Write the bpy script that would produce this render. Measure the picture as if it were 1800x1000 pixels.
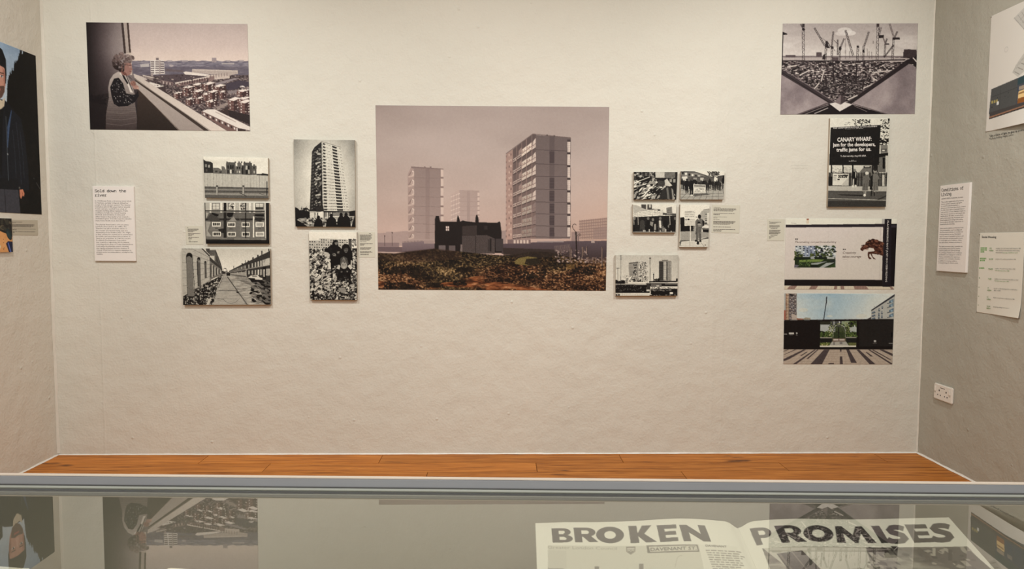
import bpy, bmesh, math, random
import numpy as np
from mathutils import Vector, Matrix

for o in list(bpy.data.objects): bpy.data.objects.remove(o)
SC = bpy.context.scene; COL = SC.collection

# ------------------------------------------------------------------ camera (fitted to the photograph)
F, YAW, PITCH, ROLL = 1262.3, .0192, .0644, -.0034       # focal length in pixels of the 1800 x 1000 frame
EYE = np.array([0, 0, 1.2815])
XL, XR, YB, YF, ZC = -2.5855, 2.5219, 4.2, -3.2, 3.05    # room: left, right, back, front, ceiling
GLASS_Z = .8674
def cam_axes():
    cy, sy, cp, sp = math.cos(YAW), math.sin(YAW), math.cos(PITCH), math.sin(PITCH)
    f = np.array([sy*cp, cy*cp, -sp]); r = np.array([cy, -sy, 0]); d = np.cross(f, r); c, s = math.cos(ROLL), math.sin(ROLL)
    return np.array([c*r+s*d, -s*r+c*d, f])
AX = cam_axes()
cam = bpy.data.cameras.new('camera'); cam.sensor_width = 36; cam.lens = F/1800*36; cam.clip_start = .05
co = bpy.data.objects.new('camera', cam); COL.objects.link(co)
m = Matrix.Identity(4)
for i in range(3):
    m[i][0], m[i][1], m[i][2], m[i][3] = AX[0][i], -AX[1][i], -AX[2][i], EYE[i]
co.matrix_world = m; SC.camera = co

# ------------------------------------------------------------------ light: warm gallery spots on the ceiling, added soft fill lamps
SC.view_settings.view_transform = 'Standard'; SC.view_settings.look = 'None'
SC.view_settings.exposure = 0.0; SC.view_settings.gamma = 1.0; SC.view_settings.use_curve_mapping = False
w = bpy.data.worlds.new('world'); SC.world = w; w.use_nodes = True
w.node_tree.nodes['Background'].inputs[0].default_value = (.8, .85, 1, 1); w.node_tree.nodes['Background'].inputs[1].default_value = .02
WARM = (1.0, .975, .915)
def area(name, loc, target, size, power, col=WARM, spread=180, sy=None):
    l = bpy.data.lights.new(name, 'AREA'); l.energy = power; l.color = col; l.shape = 'DISK' if sy is None else 'RECTANGLE'; l.size = size
    if sy: l.size_y = sy
    l.spread = math.radians(spread); o = bpy.data.objects.new(name, l); COL.objects.link(o); o.location = loc
    o.rotation_euler = (Vector(target)-Vector(loc)).to_track_quat('-Z', 'Y').to_euler()
    return o
def spot(loc, target, power, angle=95, blend=1.0, r=.06, col=WARM):
    l = bpy.data.lights.new('track_spotlight', 'SPOT'); l.energy = power; l.color = col; l.spot_size = math.radians(angle); l.spot_blend = blend; l.shadow_soft_size = r
    o = bpy.data.objects.new('track_spotlight', l); COL.objects.link(o); o.location = loc; o.rotation_euler = (Vector(target)-Vector(loc)).to_track_quat('-Z', 'Y').to_euler()
for x, tx, pw in ((-1.8, -2.05, 120), (-.1, -.1, 96), (1.6, 1.75, 126)): spot((x, 2.3, 2.98), (tx, YB, .95), pw, 124, r=.045)
area('ceiling_fill', (0, .3, 3.0), (0, .3, 0), 2.2, 62, (1.0, .99, .96), 180, 1.0)  # broad fill added under the ceiling to even out the wall brightness
area('ceiling_fill', (0, -2.0, 3.0), (0, -2.0, 0), 1.6, 34, (.97, .98, 1.0), 180, 1.0)  # second added fill lamp, behind the camera
SC.cycles.max_bounces = 7; SC.cycles.diffuse_bounces = 4; SC.cycles.glossy_bounces = 3; SC.cycles.transparent_max_bounces = 8

# ------------------------------------------------------------------ helpers
def ray(px): return np.array([(px[0]-900)/F, (px[1]-500)/F, 1.])@AX
def on_plane(px, axis, val):
    v = ray(px); return EYE+v*((val-EYE[axis])/v[axis])
def wall_pt(px, wall, off=0.0):                          # photo pixel -> point on a wall plane, off metres proud of it
    if wall == 'B': return on_plane(px, 1, YB-off)
    if wall == 'L': return on_plane(px, 0, XL+off)
    return on_plane(px, 0, XR-off)
NRM = {'B': np.array([0, -1., 0]), 'L': np.array([1., 0, 0]), 'R': np.array([-1., 0, 0])}

def tag(o, label=None, cat=None, group=None, kind=None):
    for k, v in (('label', label), ('category', cat), ('group', group), ('kind', kind)):
        if v: o[k] = v
    return o
def empty(name, loc, label, cat, group=None):
    o = bpy.data.objects.new(name, None); COL.objects.link(o); o.location = loc; o.empty_display_size = .05
    return tag(o, label, cat, group)
def wloc(o):
    v = Vector((0, 0, 0))
    while o is not None: v = v+o.location; o = o.parent
    return v
def mesh(name, verts, faces, mat, parent=None, mats=None, fmat=None, origin=None, col=None, smooth=False):
    v = np.asarray(verts, float)
    o0 = np.array(origin if origin is not None else (v.min(0)+v.max(0))/2)
    me = bpy.data.meshes.new(name)
    if isinstance(faces, np.ndarray):
        n = faces.shape[0]; k = faces.shape[1]
        me.vertices.add(len(v)); me.vertices.foreach_set('co', (v-o0).ravel().astype(np.float32))
        me.loops.add(n*k); me.loops.foreach_set('vertex_index', faces.ravel().astype(np.int32))
        me.polygons.add(n); me.polygons.foreach_set('loop_start', (np.arange(n)*k).astype(np.int32))
        me.update(calc_edges=True)
    else: me.from_pydata([tuple(a) for a in v-o0], [], faces)
    for mm in (mats or [mat]): me.materials.append(mm)
    if fmat is not None: me.polygons.foreach_set('material_index', np.asarray(fmat, np.int32))
    if col is not None:
        a = me.color_attributes.new('Col', 'FLOAT_COLOR', 'POINT'); c = np.ones((len(v), 4), np.float32); c[:, :3] = col
        a.data.foreach_set('color', c.ravel())
    if smooth: me.polygons.foreach_set('use_smooth', [True]*len(me.polygons))
    me.update()
    o = bpy.data.objects.new(name, me); COL.objects.link(o); o.location = o0
    if parent is not None: o.parent = parent; o.location = Vector(o0)-wloc(parent)
    return o
BOXF = [(0, 3, 2, 1), (4, 5, 6, 7), (0, 1, 5, 4), (1, 2, 6, 5), (2, 3, 7, 6), (3, 0, 4, 7)]
def box_v(x0, y0, z0, x1, y1, z1): return [(x0, y0, z0), (x1, y0, z0), (x1, y1, z0), (x0, y1, z0), (x0, y0, z1), (x1, y0, z1), (x1, y1, z1), (x0, y1, z1)]
def bevel(o, wd, seg=2):
    bm = bmesh.new(); bm.from_mesh(o.data); bmesh.ops.recalc_face_normals(bm, faces=bm.faces)
    bmesh.ops.bevel(bm, geom=list(bm.edges), offset=wd, segments=seg, affect='EDGES', clamp_overlap=True); bm.to_mesh(o.data); bm.free(); return o
def box(name, x0, y0, z0, x1, y1, z1, mat, parent=None, bv=0):
    o = mesh(name, box_v(x0, y0, z0, x1, y1, z1), BOXF, mat, parent)
    return bevel(o, bv) if bv else o

# ------------------------------------------------------------------ materials
def nodes(name):
    m_ = bpy.data.materials.new(name); m_.use_nodes = True; nt = m_.node_tree; b = nt.nodes['Principled BSDF']; return m_, nt, b
def N(nt, t, **k):
    n = nt.nodes.new(t)
    for a, v in k.items():
        if a in n.inputs.keys(): n.inputs[a].default_value = v
        else: setattr(n, a, v)
    return n
def setp(b, col=None, rough=.5, spec=.4, metal=0):
    if col: b.inputs['Base Color'].default_value = (*col, 1)
    b.inputs['Roughness'].default_value = rough; b.inputs['Specular IOR Level'].default_value = spec; b.inputs['Metallic'].default_value = metal
def plain(name, col, rough=.5, spec=.4, metal=0, var=.06, scale=30, bump=0):
    m_, nt, b = nodes(name); setp(b, col, rough, spec, metal)
    tc = N(nt, 'ShaderNodeTexCoord'); nz = N(nt, 'ShaderNodeTexNoise', Scale=scale, Detail=4.0)
    nt.links.new(tc.outputs['Object'], nz.inputs['Vector'])
    mx = N(nt, 'ShaderNodeMix', data_type='RGBA'); mx.inputs['A'].default_value = (*[c*(1-var) for c in col], 1); mx.inputs['B'].default_value = (*[min(1, c*(1+var)) for c in col], 1)
    nt.links.new(nz.outputs['Fac'], mx.inputs['Factor']); nt.links.new(mx.outputs['Result'], b.inputs['Base Color'])
    if bump:
        bp = N(nt, 'ShaderNodeBump', Strength=bump, Distance=.002); nt.links.new(nz.outputs['Fac'], bp.inputs['Height']); nt.links.new(bp.outputs[0], b.inputs['Normal'])
    return m_
def plaster(name, colA, colB, seams=()):
    """hand-painted lumpy plaster: fine roller stipple, broad trowel waves, odd pimples, vertical seams"""
    m_, nt, b = nodes(name); setp(b, None, .62, .25); L = nt.links.new
    g = N(nt, 'ShaderNodeNewGeometry'); P_ = g.outputs['Position']
    big = N(nt, 'ShaderNodeTexNoise', Scale=1.1, Detail=2.0); mid = N(nt, 'ShaderNodeTexNoise', Scale=9.0, Detail=3.0); fine = N(nt, 'ShaderNodeTexNoise', Scale=85.0, Detail=2.0); pim = N(nt, 'ShaderNodeTexVoronoi', Scale=7.0)
    for n in (big, mid, fine, pim): L(P_, n.inputs['Vector'])
    mx = N(nt, 'ShaderNodeMix', data_type='RGBA'); mx.inputs['A'].default_value = (*colA, 1); mx.inputs['B'].default_value = (*colB, 1)
    cr = N(nt, 'ShaderNodeMapRange'); cr.inputs[1].default_value = .3; cr.inputs[2].default_value = .7; L(big.outputs['Fac'], cr.inputs[0]); L(cr.outputs[0], mx.inputs['Factor']); L(mx.outputs['Result'], b.inputs['Base Color'])
    def math_(op, a, b_=None, c=None):
        n = N(nt, 'ShaderNodeMath', operation=op)
        for i, v in enumerate((a, b_, c)):
            if v is None: continue
            if isinstance(v, (int, float)): n.inputs[i].default_value = v
            else: L(v, n.inputs[i])
        return n.outputs[0]
    pm = N(nt, 'ShaderNodeMapRange'); pm.inputs[1].default_value = .0; pm.inputs[2].default_value = .07; pm.inputs[3].default_value = 1; pm.inputs[4].default_value = 0; L(pim.outputs['Distance'], pm.inputs[0])
    h = math_('MULTIPLY_ADD', mid.outputs['Fac'], 2.2, math_('MULTIPLY', fine.outputs['Fac'], .42))
    h = math_('ADD', h, math_('MULTIPLY', pm.outputs[0], .8))
    if seams:
        sep = N(nt, 'ShaderNodeSeparateXYZ'); L(P_, sep.inputs[0]); wob = math_('MULTIPLY_ADD', mid.outputs['Fac'], .012, -.006)
        for x0, wd, hh in seams:
            d = math_('DIVIDE', math_('ADD', math_('SUBTRACT', sep.outputs[0], x0), wob), wd); e = math_('EXPONENT', math_('MULTIPLY', math_('MULTIPLY', d, d), -1.0)); h = math_('ADD', h, math_('MULTIPLY', e, hh*.55))
    bp = N(nt, 'ShaderNodeBump', Strength=.8, Distance=.005); L(h, bp.inputs['Height']); L(bp.outputs[0], b.inputs['Normal'])
    return m_
def print_mat(name, rough, spec, bump):
    m_, nt, b = nodes(name); setp(b, None, rough, spec); L = nt.links.new
    a = N(nt, 'ShaderNodeVertexColor', layer_name='Col'); L(a.outputs['Color'], b.inputs['Base Color'])
    g = N(nt, 'ShaderNodeNewGeometry'); n = N(nt, 'ShaderNodeTexNoise', Scale=14.0, Detail=4.0); L(g.outputs['Position'], n.inputs['Vector'])
    bp = N(nt, 'ShaderNodeBump', Strength=bump, Distance=.003); L(n.outputs['Fac'], bp.inputs['Height']); L(bp.outputs[0], b.inputs['Normal'])
    return m_
def wood():
    m_, nt, b = nodes('oiled_wood_planks'); setp(b, None, .5, .2); L = nt.links.new
    oi = N(nt, 'ShaderNodeObjectInfo'); g = N(nt, 'ShaderNodeNewGeometry'); ad = N(nt, 'ShaderNodeVectorMath', operation='MULTIPLY_ADD'); L(oi.outputs['Random'], ad.inputs[0]); ad.inputs[1].default_value = (13, 29, 7); L(g.outputs['Position'], ad.inputs[2])
    mp = N(nt, 'ShaderNodeMapping'); mp.inputs['Scale'].default_value = (1.2, 17, 17); L(ad.outputs[0], mp.inputs[0])
    gr = N(nt, 'ShaderNodeTexNoise', Scale=2.4, Detail=7.0, Roughness=.65, Distortion=.6); L(mp.outputs[0], gr.inputs['Vector'])
    mp2 = N(nt, 'ShaderNodeMapping'); mp2.inputs['Scale'].default_value = (2.6, 9, 9); L(ad.outputs[0], mp2.inputs[0])
    kn = N(nt, 'ShaderNodeTexNoise', Scale=1.3, Detail=3.0); L(mp2.outputs[0], kn.inputs['Vector'])
    rp = N(nt, 'ShaderNodeValToRGB'); e = rp.color_ramp.elements; e[0].position = .28; e[0].color = (.20, .060, .009, 1); e[1].position = .72; e[1].color = (.66, .265, .055, 1)
    k = rp.color_ramp.elements.new(.5); k.color = (.47, .165, .027, 1); L(gr.outputs['Fac'], rp.inputs[0])
    kr = N(nt, 'ShaderNodeMapRange'); kr.inputs[1].default_value = .66; kr.inputs[2].default_value = .76; L(kn.outputs['Fac'], kr.inputs[0])
    mx = N(nt, 'ShaderNodeMix', data_type='RGBA'); L(kr.outputs[0], mx.inputs['Factor']); L(rp.outputs[0], mx.inputs['A']); mx.inputs['B'].default_value = (.07, .022, .008, 1)
    hs = N(nt, 'ShaderNodeHueSaturation'); mr = N(nt, 'ShaderNodeMapRange'); mr.inputs[3].default_value = .86; mr.inputs[4].default_value = 1.12; L(oi.outputs['Random'], mr.inputs[0]); L(mr.outputs[0], hs.inputs['Value']); L(mx.outputs['Result'], hs.inputs['Color']); L(hs.outputs[0], b.inputs['Base Color'])
    bp = N(nt, 'ShaderNodeBump', Strength=.15, Distance=.001); L(gr.outputs['Fac'], bp.inputs['Height']); L(bp.outputs[0], b.inputs['Normal'])
    return m_
def glass():
    """single-sheet glass: mirror-like share set by Fresnel (both faces of the pane), the rest passes"""
    m_, nt, b = nodes('pane_glass'); L = nt.links.new; nt.nodes.remove(b)
    fr = N(nt, 'ShaderNodeFresnel', IOR=1.62); one = N(nt, 'ShaderNodeMath', operation='ADD'); L(fr.outputs[0], one.inputs[0]); one.inputs[1].default_value = 1
    two = N(nt, 'ShaderNodeMath', operation='MULTIPLY'); L(fr.outputs[0], two.inputs[0]); two.inputs[1].default_value = 2
    dv = N(nt, 'ShaderNodeMath', operation='DIVIDE'); L(two.outputs[0], dv.inputs[0]); L(one.outputs[0], dv.inputs[1])
    gl = N(nt, 'ShaderNodeBsdfGlossy'); gl.inputs['Roughness'].default_value = .0; gl.inputs['Color'].default_value = (1, .985, .96, 1)
    tr = N(nt, 'ShaderNodeBsdfTransparent'); tr.inputs['Color'].default_value = (.95, .955, .93, 1)
    mx = N(nt, 'ShaderNodeMixShader'); L(dv.outputs[0], mx.inputs[0]); L(tr.outputs[0], mx.inputs[1]); L(gl.outputs[0], mx.inputs[2]); L(mx.outputs[0], nt.nodes['Material Output'].inputs[0])
    return m_
def clear():
    m_, nt, b = nodes('pane_underside'); nt.nodes.remove(b); tr = N(nt, 'ShaderNodeBsdfTransparent'); tr.inputs['Color'].default_value = (.98, 1, .985, 1); nt.links.new(tr.outputs[0], nt.nodes['Material Output'].inputs[0]); return m_

# reflectance = observed colour / light falling on the wall
LIGHT = np.array([.965, .86, .80])
def refl(c255, cap=.86): return tuple(np.minimum(srgb2lin(np.asarray(c255, float)/255.)/LIGHT, cap))
# ------------------------------------------------------------------ print painter (pure numpy)
def srgb2lin(c):
    c = np.asarray(c, float)
    return np.where(c <= .04045, c/12.92, ((c+.055)/1.055)**2.4)

def G(v):                                    # warm grey of the silver prints, v in 0..1
    v = v*.62+.38*v*v*(3-2*v)
    return tuple(a+(b-a)*v for a, b in zip((7, 5, 5), (238, 227, 208)))

class Pic:
    """paints a flat print; shapes are given in the pixels of a view (ox, oy, scale) of the picture's quad"""
    def __init__(s, quad, k=1.0, ss=2, base=(200, 190, 175), seed=1):
        s.q = np.array(quad, float)                        # tl, tr, br, bl
        w = (np.linalg.norm(s.q[1]-s.q[0])+np.linalg.norm(s.q[2]-s.q[3]))/2
        h = (np.linalg.norm(s.q[3]-s.q[0])+np.linalg.norm(s.q[2]-s.q[1]))/2
        s.nx, s.ny, s.ss = max(2, int(w*k)), max(2, int(h*k)), ss
        s.W, s.H = s.nx*ss, s.ny*ss
        s.px = s.W/w                                       # canvas pixels per photo pixel
        s.a = np.empty((s.H, s.W, 3)); s.a[:] = base
        s.rng = np.random.RandomState(seed); s.grain = 0; s.view(0, 0, 1)
    def view(s, ox, oy, sc):
        s.o = (ox, oy, sc); s.sc = s.px/sc; return s
    def uv(s, p):
        p = np.asarray(p, float).reshape(-1, 2); ox, oy, sc = s.o
        P = p/sc+np.array([ox, oy]); A, B, C, Dd = s.q
        u = np.full(len(P), .5); v = u.copy()
        for _ in range(5):
            F = (1-u)[:, None]*(1-v)[:, None]*A+(u*(1-v))[:, None]*B+(u*v)[:, None]*C+((1-u)*v)[:, None]*Dd-P
            du = (1-v)[:, None]*(B-A)+v[:, None]*(C-Dd); dv = (1-u)[:, None]*(Dd-A)+u[:, None]*(C-B)
            det = du[:, 0]*dv[:, 1]-du[:, 1]*dv[:, 0]
            u = u-(F[:, 0]*dv[:, 1]-F[:, 1]*dv[:, 0])/det; v = v-(du[:, 0]*F[:, 1]-du[:, 1]*F[:, 0])/det
        return np.stack([u*s.W, v*s.H], 1)
    def noise(s, size, oc=3, seed=0, sx=1.0, sy=1.0):      # value noise 0..1, size in view units
        r = np.random.RandomState(seed+7); out = np.zeros((s.H, s.W)); tot = 0; amp = 1.
        sz = max(1.0, size*s.sc)
        for _ in range(oc):
            cx, cy = max(1., sz*sx), max(1., sz*sy)
            gw, gh = int(s.W/cx)+3, int(s.H/cy)+3
            g = r.rand(gh, gw); X = np.arange(s.W)/cx; Y = np.arange(s.H)/cy
            xi = X.astype(int); yi = Y.astype(int); fx = X-xi; fy = Y-yi
            fx = fx*fx*(3-2*fx); fy = (fy*fy*(3-2*fy))[:, None]
            t = g[yi][:, xi]*(1-fx)+g[yi][:, xi+1]*fx; b = g[yi+1][:, xi]*(1-fx)+g[yi+1][:, xi+1]*fx
            out += amp*(t*(1-fy)+b*fy); tot += amp; amp *= .55; sz = max(1., sz/2)
        return out/tot
    def mask(s, pts):
        p = s.uv(pts)
        x0, y0 = np.floor(p.min(0)).astype(int); x1, y1 = np.ceil(p.max(0)).astype(int)+1
        x0, y0, x1, y1 = max(0, x0), max(0, y0), min(s.W, x1), min(s.H, y1)
        if x1 <= x0 or y1 <= y0: return None
        X = np.arange(x0, x1)+.5; Y = np.arange(y0, y1)+.5
        m = np.zeros((y1-y0, x1-x0), bool)
        for (ax, ay), (bx, by) in zip(p, np.roll(p, -1, 0)):
            if ay == by: continue
            c = (Y >= min(ay, by)) & (Y < max(ay, by))
            if not c.any(): continue
            xc = ax+(Y[c]-ay)*(bx-ax)/(by-ay)
            m[c] ^= X[None, :] < xc[:, None]
        return m, (slice(y0, y1), slice(x0, x1))
    def poly(s, pts, col, a=1.0, col2=None, ax=1, n=0, tex=None):
        """fill; col2 = second colour of a gradient along ax (1 down, 0 across); n = grain"""
        r = s.mask(pts)
        if r is None: return s
        m, sl = r; reg = s.a[sl]; h, w = m.shape
        if tex is not None: c = tex[sl]
        else:
            c = np.empty((h, w, 3)); c[:] = col
            if col2 is not None:
                t = (np.linspace(0, 1, h)[:, None] if ax else np.linspace(0, 1, w)[None, :])*np.ones((h, w))
                c = c*(1-t[..., None])+np.array(col2, float)*t[..., None]
        if n: c = c+(s.rng.rand(h, w, 1)-.5)*2*n
        if np.isscalar(a): reg[m] = reg[m]*(1-a)+c[m]*a
        else:
            aa = a[sl][..., None]; reg[m] = (reg*(1-aa)+c*aa)[m]
        return s
    def rect(s, x0, y0, x1, y1, col, **k): return s.poly([(x0, y0), (x1, y0), (x1, y1), (x0, y1)], col, **k)
    def full(s, tex, a=1.0):
        a = a if np.isscalar(a) else a[..., None]
        s.a = s.a*(1-a)+tex*a; return s
    def line(s, pts, w, col, a=1.0):
        pts = np.asarray(pts, float)
        for p, q in zip(pts[:-1], pts[1:]):
            d = q-p; L = np.hypot(*d)
            if L == 0: continue
            nrm = np.array([-d[1], d[0]])/L*w/2
            s.poly([p+nrm, q+nrm, q-nrm, p-nrm], col, a)
        return s
    def ell(s, cx, cy, rx, ry, col, a=1.0, rot=0, n=0, seg=18, **k):
        t = np.linspace(0, 2*np.pi, seg, endpoint=False); c, d = np.cos(rot), np.sin(rot)
        x = rx*np.cos(t); y = ry*np.sin(t)
        return s.poly(np.stack([cx+x*c-y*d, cy+x*d+y*c], 1), col, a, n=n, **k)
    def dots(s, x0, y0, x1, y1, num, r, cols, asp=1.0, rot=0.0, a=1.0, inside=None, seed=3):
        R = np.random.RandomState(seed)
        M = None
        if inside is not None:
            M = np.array(inside, float)
        for _ in range(num):
            x, y = R.uniform(x0, x1), R.uniform(y0, y1)
            if M is not None:
                c = False
                for (ax_, ay), (bx, by) in zip(M, np.roll(M, -1, 0)):
                    if (ay > y) != (by > y) and x < ax_+(y-ay)*(bx-ax_)/(by-ay): c = not c
                if not c: continue
            q = R.uniform(.5, 1.3)*r; n = R.randint(4, 7); t = np.linspace(0, 6.28, n, endpoint=False)+R.rand()*6
            rr = q*R.uniform(.6, 1.2, n); th = rot+R.uniform(-.4, .4)
            X = rr*np.cos(t)*asp; Y = rr*np.sin(t)
            s.poly(np.stack([x+X*np.cos(th)-Y*np.sin(th), y+X*np.sin(th)+Y*np.cos(th)], 1), cols[R.randint(len(cols))], a)
        return s
    def ramp(s, f, stops):                                  # map a 0..1 field through colour stops
        xs = [t for t, _ in stops]; cs = np.array([c for _, c in stops], float)
        return np.stack([np.interp(f, xs, cs[:, i]) for i in range(3)], -1)
    def person(s, x, y, h, col, head=None, w=1.0, legs=True):
        """small standing figure inside a print; y is at the feet"""
        head = head or col
        s.ell(x, y-h*.93, h*.065, h*.08, head)
        s.poly([(x-h*.04*w, y-h*.86), (x-h*.13*w, y-h*.80), (x-h*.15*w, y-h*.45), (x-h*.10*w, y-h*.42), (x+h*.10*w, y-h*.42), (x+h*.15*w, y-h*.45), (x+h*.13*w, y-h*.80), (x+h*.04*w, y-h*.86)], col)
        if legs:
            s.poly([(x-h*.10*w, y-h*.45), (x-h*.01, y-h*.45), (x-h*.03, y), (x-h*.10, y)], col)
            s.poly([(x+h*.01, y-h*.45), (x+h*.10*w, y-h*.45), (x+h*.10, y), (x+h*.03, y)], col)
        return s
    def out(s):
        g = s.grain                                        # film grain and uneven tone of a real photograph
        if g:
            lum = s.a.mean(-1, keepdims=True)/255.; mod = (s.noise(2.2/s.sc*s.ss*.55, 2, 91)-.5)*1.2+(s.noise(7./s.sc*s.ss*.5, 2, 92)-.5)*.9
            s.a = s.a+mod[..., None]*g*(.25+2.2*lum*(1-lum*.75))
        a = np.clip(s.a, 0, 255).reshape(s.ny, s.ss, s.nx, s.ss, 3).mean((1, 3))
        return a/255.

def lerp(a, b, t): return tuple(np.array(a)*(1-t)+np.array(b)*t)

# ---- the nineteen prints -----------------------------------------------------------------------
def print_main():
    P = Pic([(660, 185), (1071, 188), (1065, 511), (665, 509)], 1.25, 2, seed=11).view(640, 170, 2.858)
    yy = np.linspace(0, 1, P.H)[:, None]*np.ones((1, P.W)); xx = np.linspace(0, 1, P.W)[None, :]*np.ones((P.H, 1))
    sky = P.ramp(yy, [(0, (166, 149, 143)), (.25, (178, 160, 153)), (.5, (187, 165, 156)), (.75, (196, 167, 156)), (1, (196, 167, 156))])
    sky += ((P.noise(220, 3, 5, 2, .8)-.5)*22)[..., None]
    warm = np.clip((xx-.75)*3, 0, 1)*np.clip((yy-.3)*2, 0, 1)
    sky += warm[..., None]*np.array([4, -7, -16]); sky += (np.clip(.25-xx, 0, 1)*-30)[..., None]*(1-yy[..., None])
    P.full(sky)
    hz = lambda c, t: lerp(c, (190, 164, 154), t)
    # far haze blocks
    P.poly([(66, 682), (110, 680), (112, 674), (160, 676), (190, 672), (220, 672), (350, 690), (350, 745), (66, 745)], (170, 147, 141))
    P.poly([(686, 670), (712, 668), (712, 740), (686, 740)], (160, 138, 132))
    # middle tower
    P.poly([(434, 490), (471, 464), (480, 466), (480, 622), (434, 622)], (186, 163, 155))
    P.poly([(478, 465), (577, 468), (575, 625), (478, 625)], (170, 149, 142), col2=(180, 157, 150))
    P.rect(516, 468, 530, 625, (164, 143, 137)); P.poly([(568, 478), (578, 478), (577, 600), (568, 600)], (205, 182, 172))
    for i in range(6):
        y = 482+i*23
        P.line([(434, y+18), (480, y)], 5, (208, 186, 176)); P.line([(478, y+18), (570, y+19)], 1.2, (160, 139, 133)); P.rect(568, y+14, 578, y+19, (150, 128, 122))
    for x in (444, 456, 468): P.line([(x, 486), (x, 620)], 1.5, (165, 143, 137))
    # left tower
    P.poly([(219, 388), (237, 347), (251, 351), (251, 712), (222, 712)], (165, 142, 135))
    P.poly([(237, 347), (397, 358), (398, 366), (237, 356)], (128, 109, 105))
    P.poly([(250, 354), (386, 362), (386, 716), (250, 712)], (141, 122, 117), col2=(165, 143, 137), n=3)
    P.poly([(308, 358), (329, 359), (329, 714), (308, 714)], (134, 115, 111), col2=(156, 134, 128))
    P.poly([(384, 362), (397, 362), (398, 620), (384, 620)], (206, 184, 173))
    ys = [358, 403, 450, 498, 546, 592, 634, 676, 714]
    for i in range(8):
        y0, y1 = ys[i], ys[i+1]
        P.line([(251, y1), (386, y1+4)], 1.6, (128, 109, 105)); P.rect(382, y1-4, 398, y1+5, (140, 119, 113))
        P.poly([(239, y0+8), (251, y0+14), (251, y1-10), (239, y1-12)], (214, 193, 182)); P.poly([(223, y0+34), (240, y0+6), (240, y0+14), (223, y0+42)], (132, 111, 106))
        P.poly([(222, y1-8), (251, y1-13), (251, y1-6), (222, y1)], (192, 168, 158)); P.rect(241, y0+16, 247, y1-14, (168, 145, 138))
    P.rect(222, 712, 386, 728, (172, 149, 142))
    for x in (300, 330): P.rect(x, 347, x+8, 356, (128, 108, 104))
    # scaffolded block on the right
    P.poly([(1040, 676), (1080, 672), (1080, 720), (1040, 722)], (150, 127, 121))
    P.poly([(1080, 618), (1220, 603), (1220, 712), (1084, 714)], (170, 143, 131))
    for i in range(7): P.line([(1078, 622+i*14), (1222, 608+i*14.5)], 3.2, (132, 108, 102))
    for i in range(13): P.line([(1082+i*11.5, 616-i*1.1), (1084+i*11.5, 712)], 2.2, (140, 115, 108))
    P.poly([(1150, 660), (1220, 652), (1220, 712), (1150, 712)], (145, 122, 116), .6)
    # right tower (own view)
    P.view(870, 220, 5)
    P.poly([(94, 248), (150, 212), (150, 1000), (94, 1000)], (158, 130, 121), col2=(178, 146, 135))
    for j in range(15):
        for x in (121, 138): P.rect(x-4, 250+j*50-(x-121)*.3, x+4, 268+j*50-(x-121)*.3, (205, 178, 165) if (j+x) % 3 else (112, 90, 86))
        P.rect(94, 262+j*50, 99, 280+j*50, (120, 98, 94))
    P.poly([(150, 212), (330, 76), (357, 80), (357, 992), (150, 992)], (92, 77, 75), col2=(128, 107, 102))
    yl = [300, 402, 500, 600, 696, 790, 880, 970]; yr = [178, 296, 408, 518, 628, 732, 842, 944]
    seg = [(155, 187), (193, 229), (233, 271), (276, 319), (324, 355)]
    for i in range(8):
        yat = lambda x: yl[i]+(yr[i]-yl[i])*(x-170)/(340-170)
        P.line([(150, yat(150)+20), (357, yat(357)+26)], 5, (62, 50, 50))
        for j, (xa, xb) in enumerate(seg):
            ya, yb = yat(xa), yat(xb)
            if j < 2:
                P.line([(xa, ya-11), (xb, yb-11)], 4, (214, 193, 181)); P.line([(xa, ya+9), (xb, yb+9)], 4, (205, 184, 172))
                for q in range(4): P.line([(xa+q*(xb-xa)/3, ya-11+(yb-ya)*q/3), (xa+q*(xb-xa)/3, ya+9+(yb-ya)*q/3)], 2.5, (208, 186, 174))
                if j == 1 and i < 5: P.poly([(xa+12, ya-60), (xb, yb-66), (xb, yb-26), (xa+12, ya-22)], (150, 127, 120))
            elif j < 4:
                b = 1-.05*i
                P.poly([(xa, ya-42), (xb, yb-46), (xb, yb+16), (xa, ya+18)], (220*b+20*(1-b), 200*b+20*(1-b), 186*b+20*(1-b)))
                P.poly([(xa, ya-12), (xb, yb-14), (xb, yb-8), (xa, ya-6)], (120, 98, 92)); P.rect(xa+5, yat(xa)-38, xa+13, yat(xa)-14, (150, 122, 112))
                for q in range(1, 4): P.line([((xa*(4-q)+xb*q)/4, yat(xa)-6), ((xa*(4-q)+xb*q)/4, yat(xb)+16)], 3, (140, 112, 104))
                P.rect(xa+22, yat(xa+22)-30, xa+27, yat(xa+22)-8, (128, 103, 97))
            else:
                t = (208, 188, 177) if i < 5 else (138, 119, 115)
                P.poly([(xa+6, ya-46), (xb, yb-58), (xb, yb+24), (xa, ya+22)], t); P.line([(xa, ya-8), (xb, yb-10)], 5, (120, 98, 94)); P.line([(xa+16, ya-50), (xa+16, yb+22)], 3, (128, 106, 100))
    for x, y in ((153, 210), (189, 184), (231, 152), (273, 120), (321, 84)): P.line([(x, y), (x, 992)], 4.5, (142, 118, 111))
    P.poly([(356, 84), (664, 108), (656, 992), (356, 992)], (104, 90, 88), col2=(126, 110, 107), n=4)
    P.poly([(476, 92), (520, 96), (518, 992), (476, 992)], (92, 79, 78), col2=(112, 97, 95))
    yf = [212, 334, 444, 556, 668, 772, 878, 976]
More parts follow.
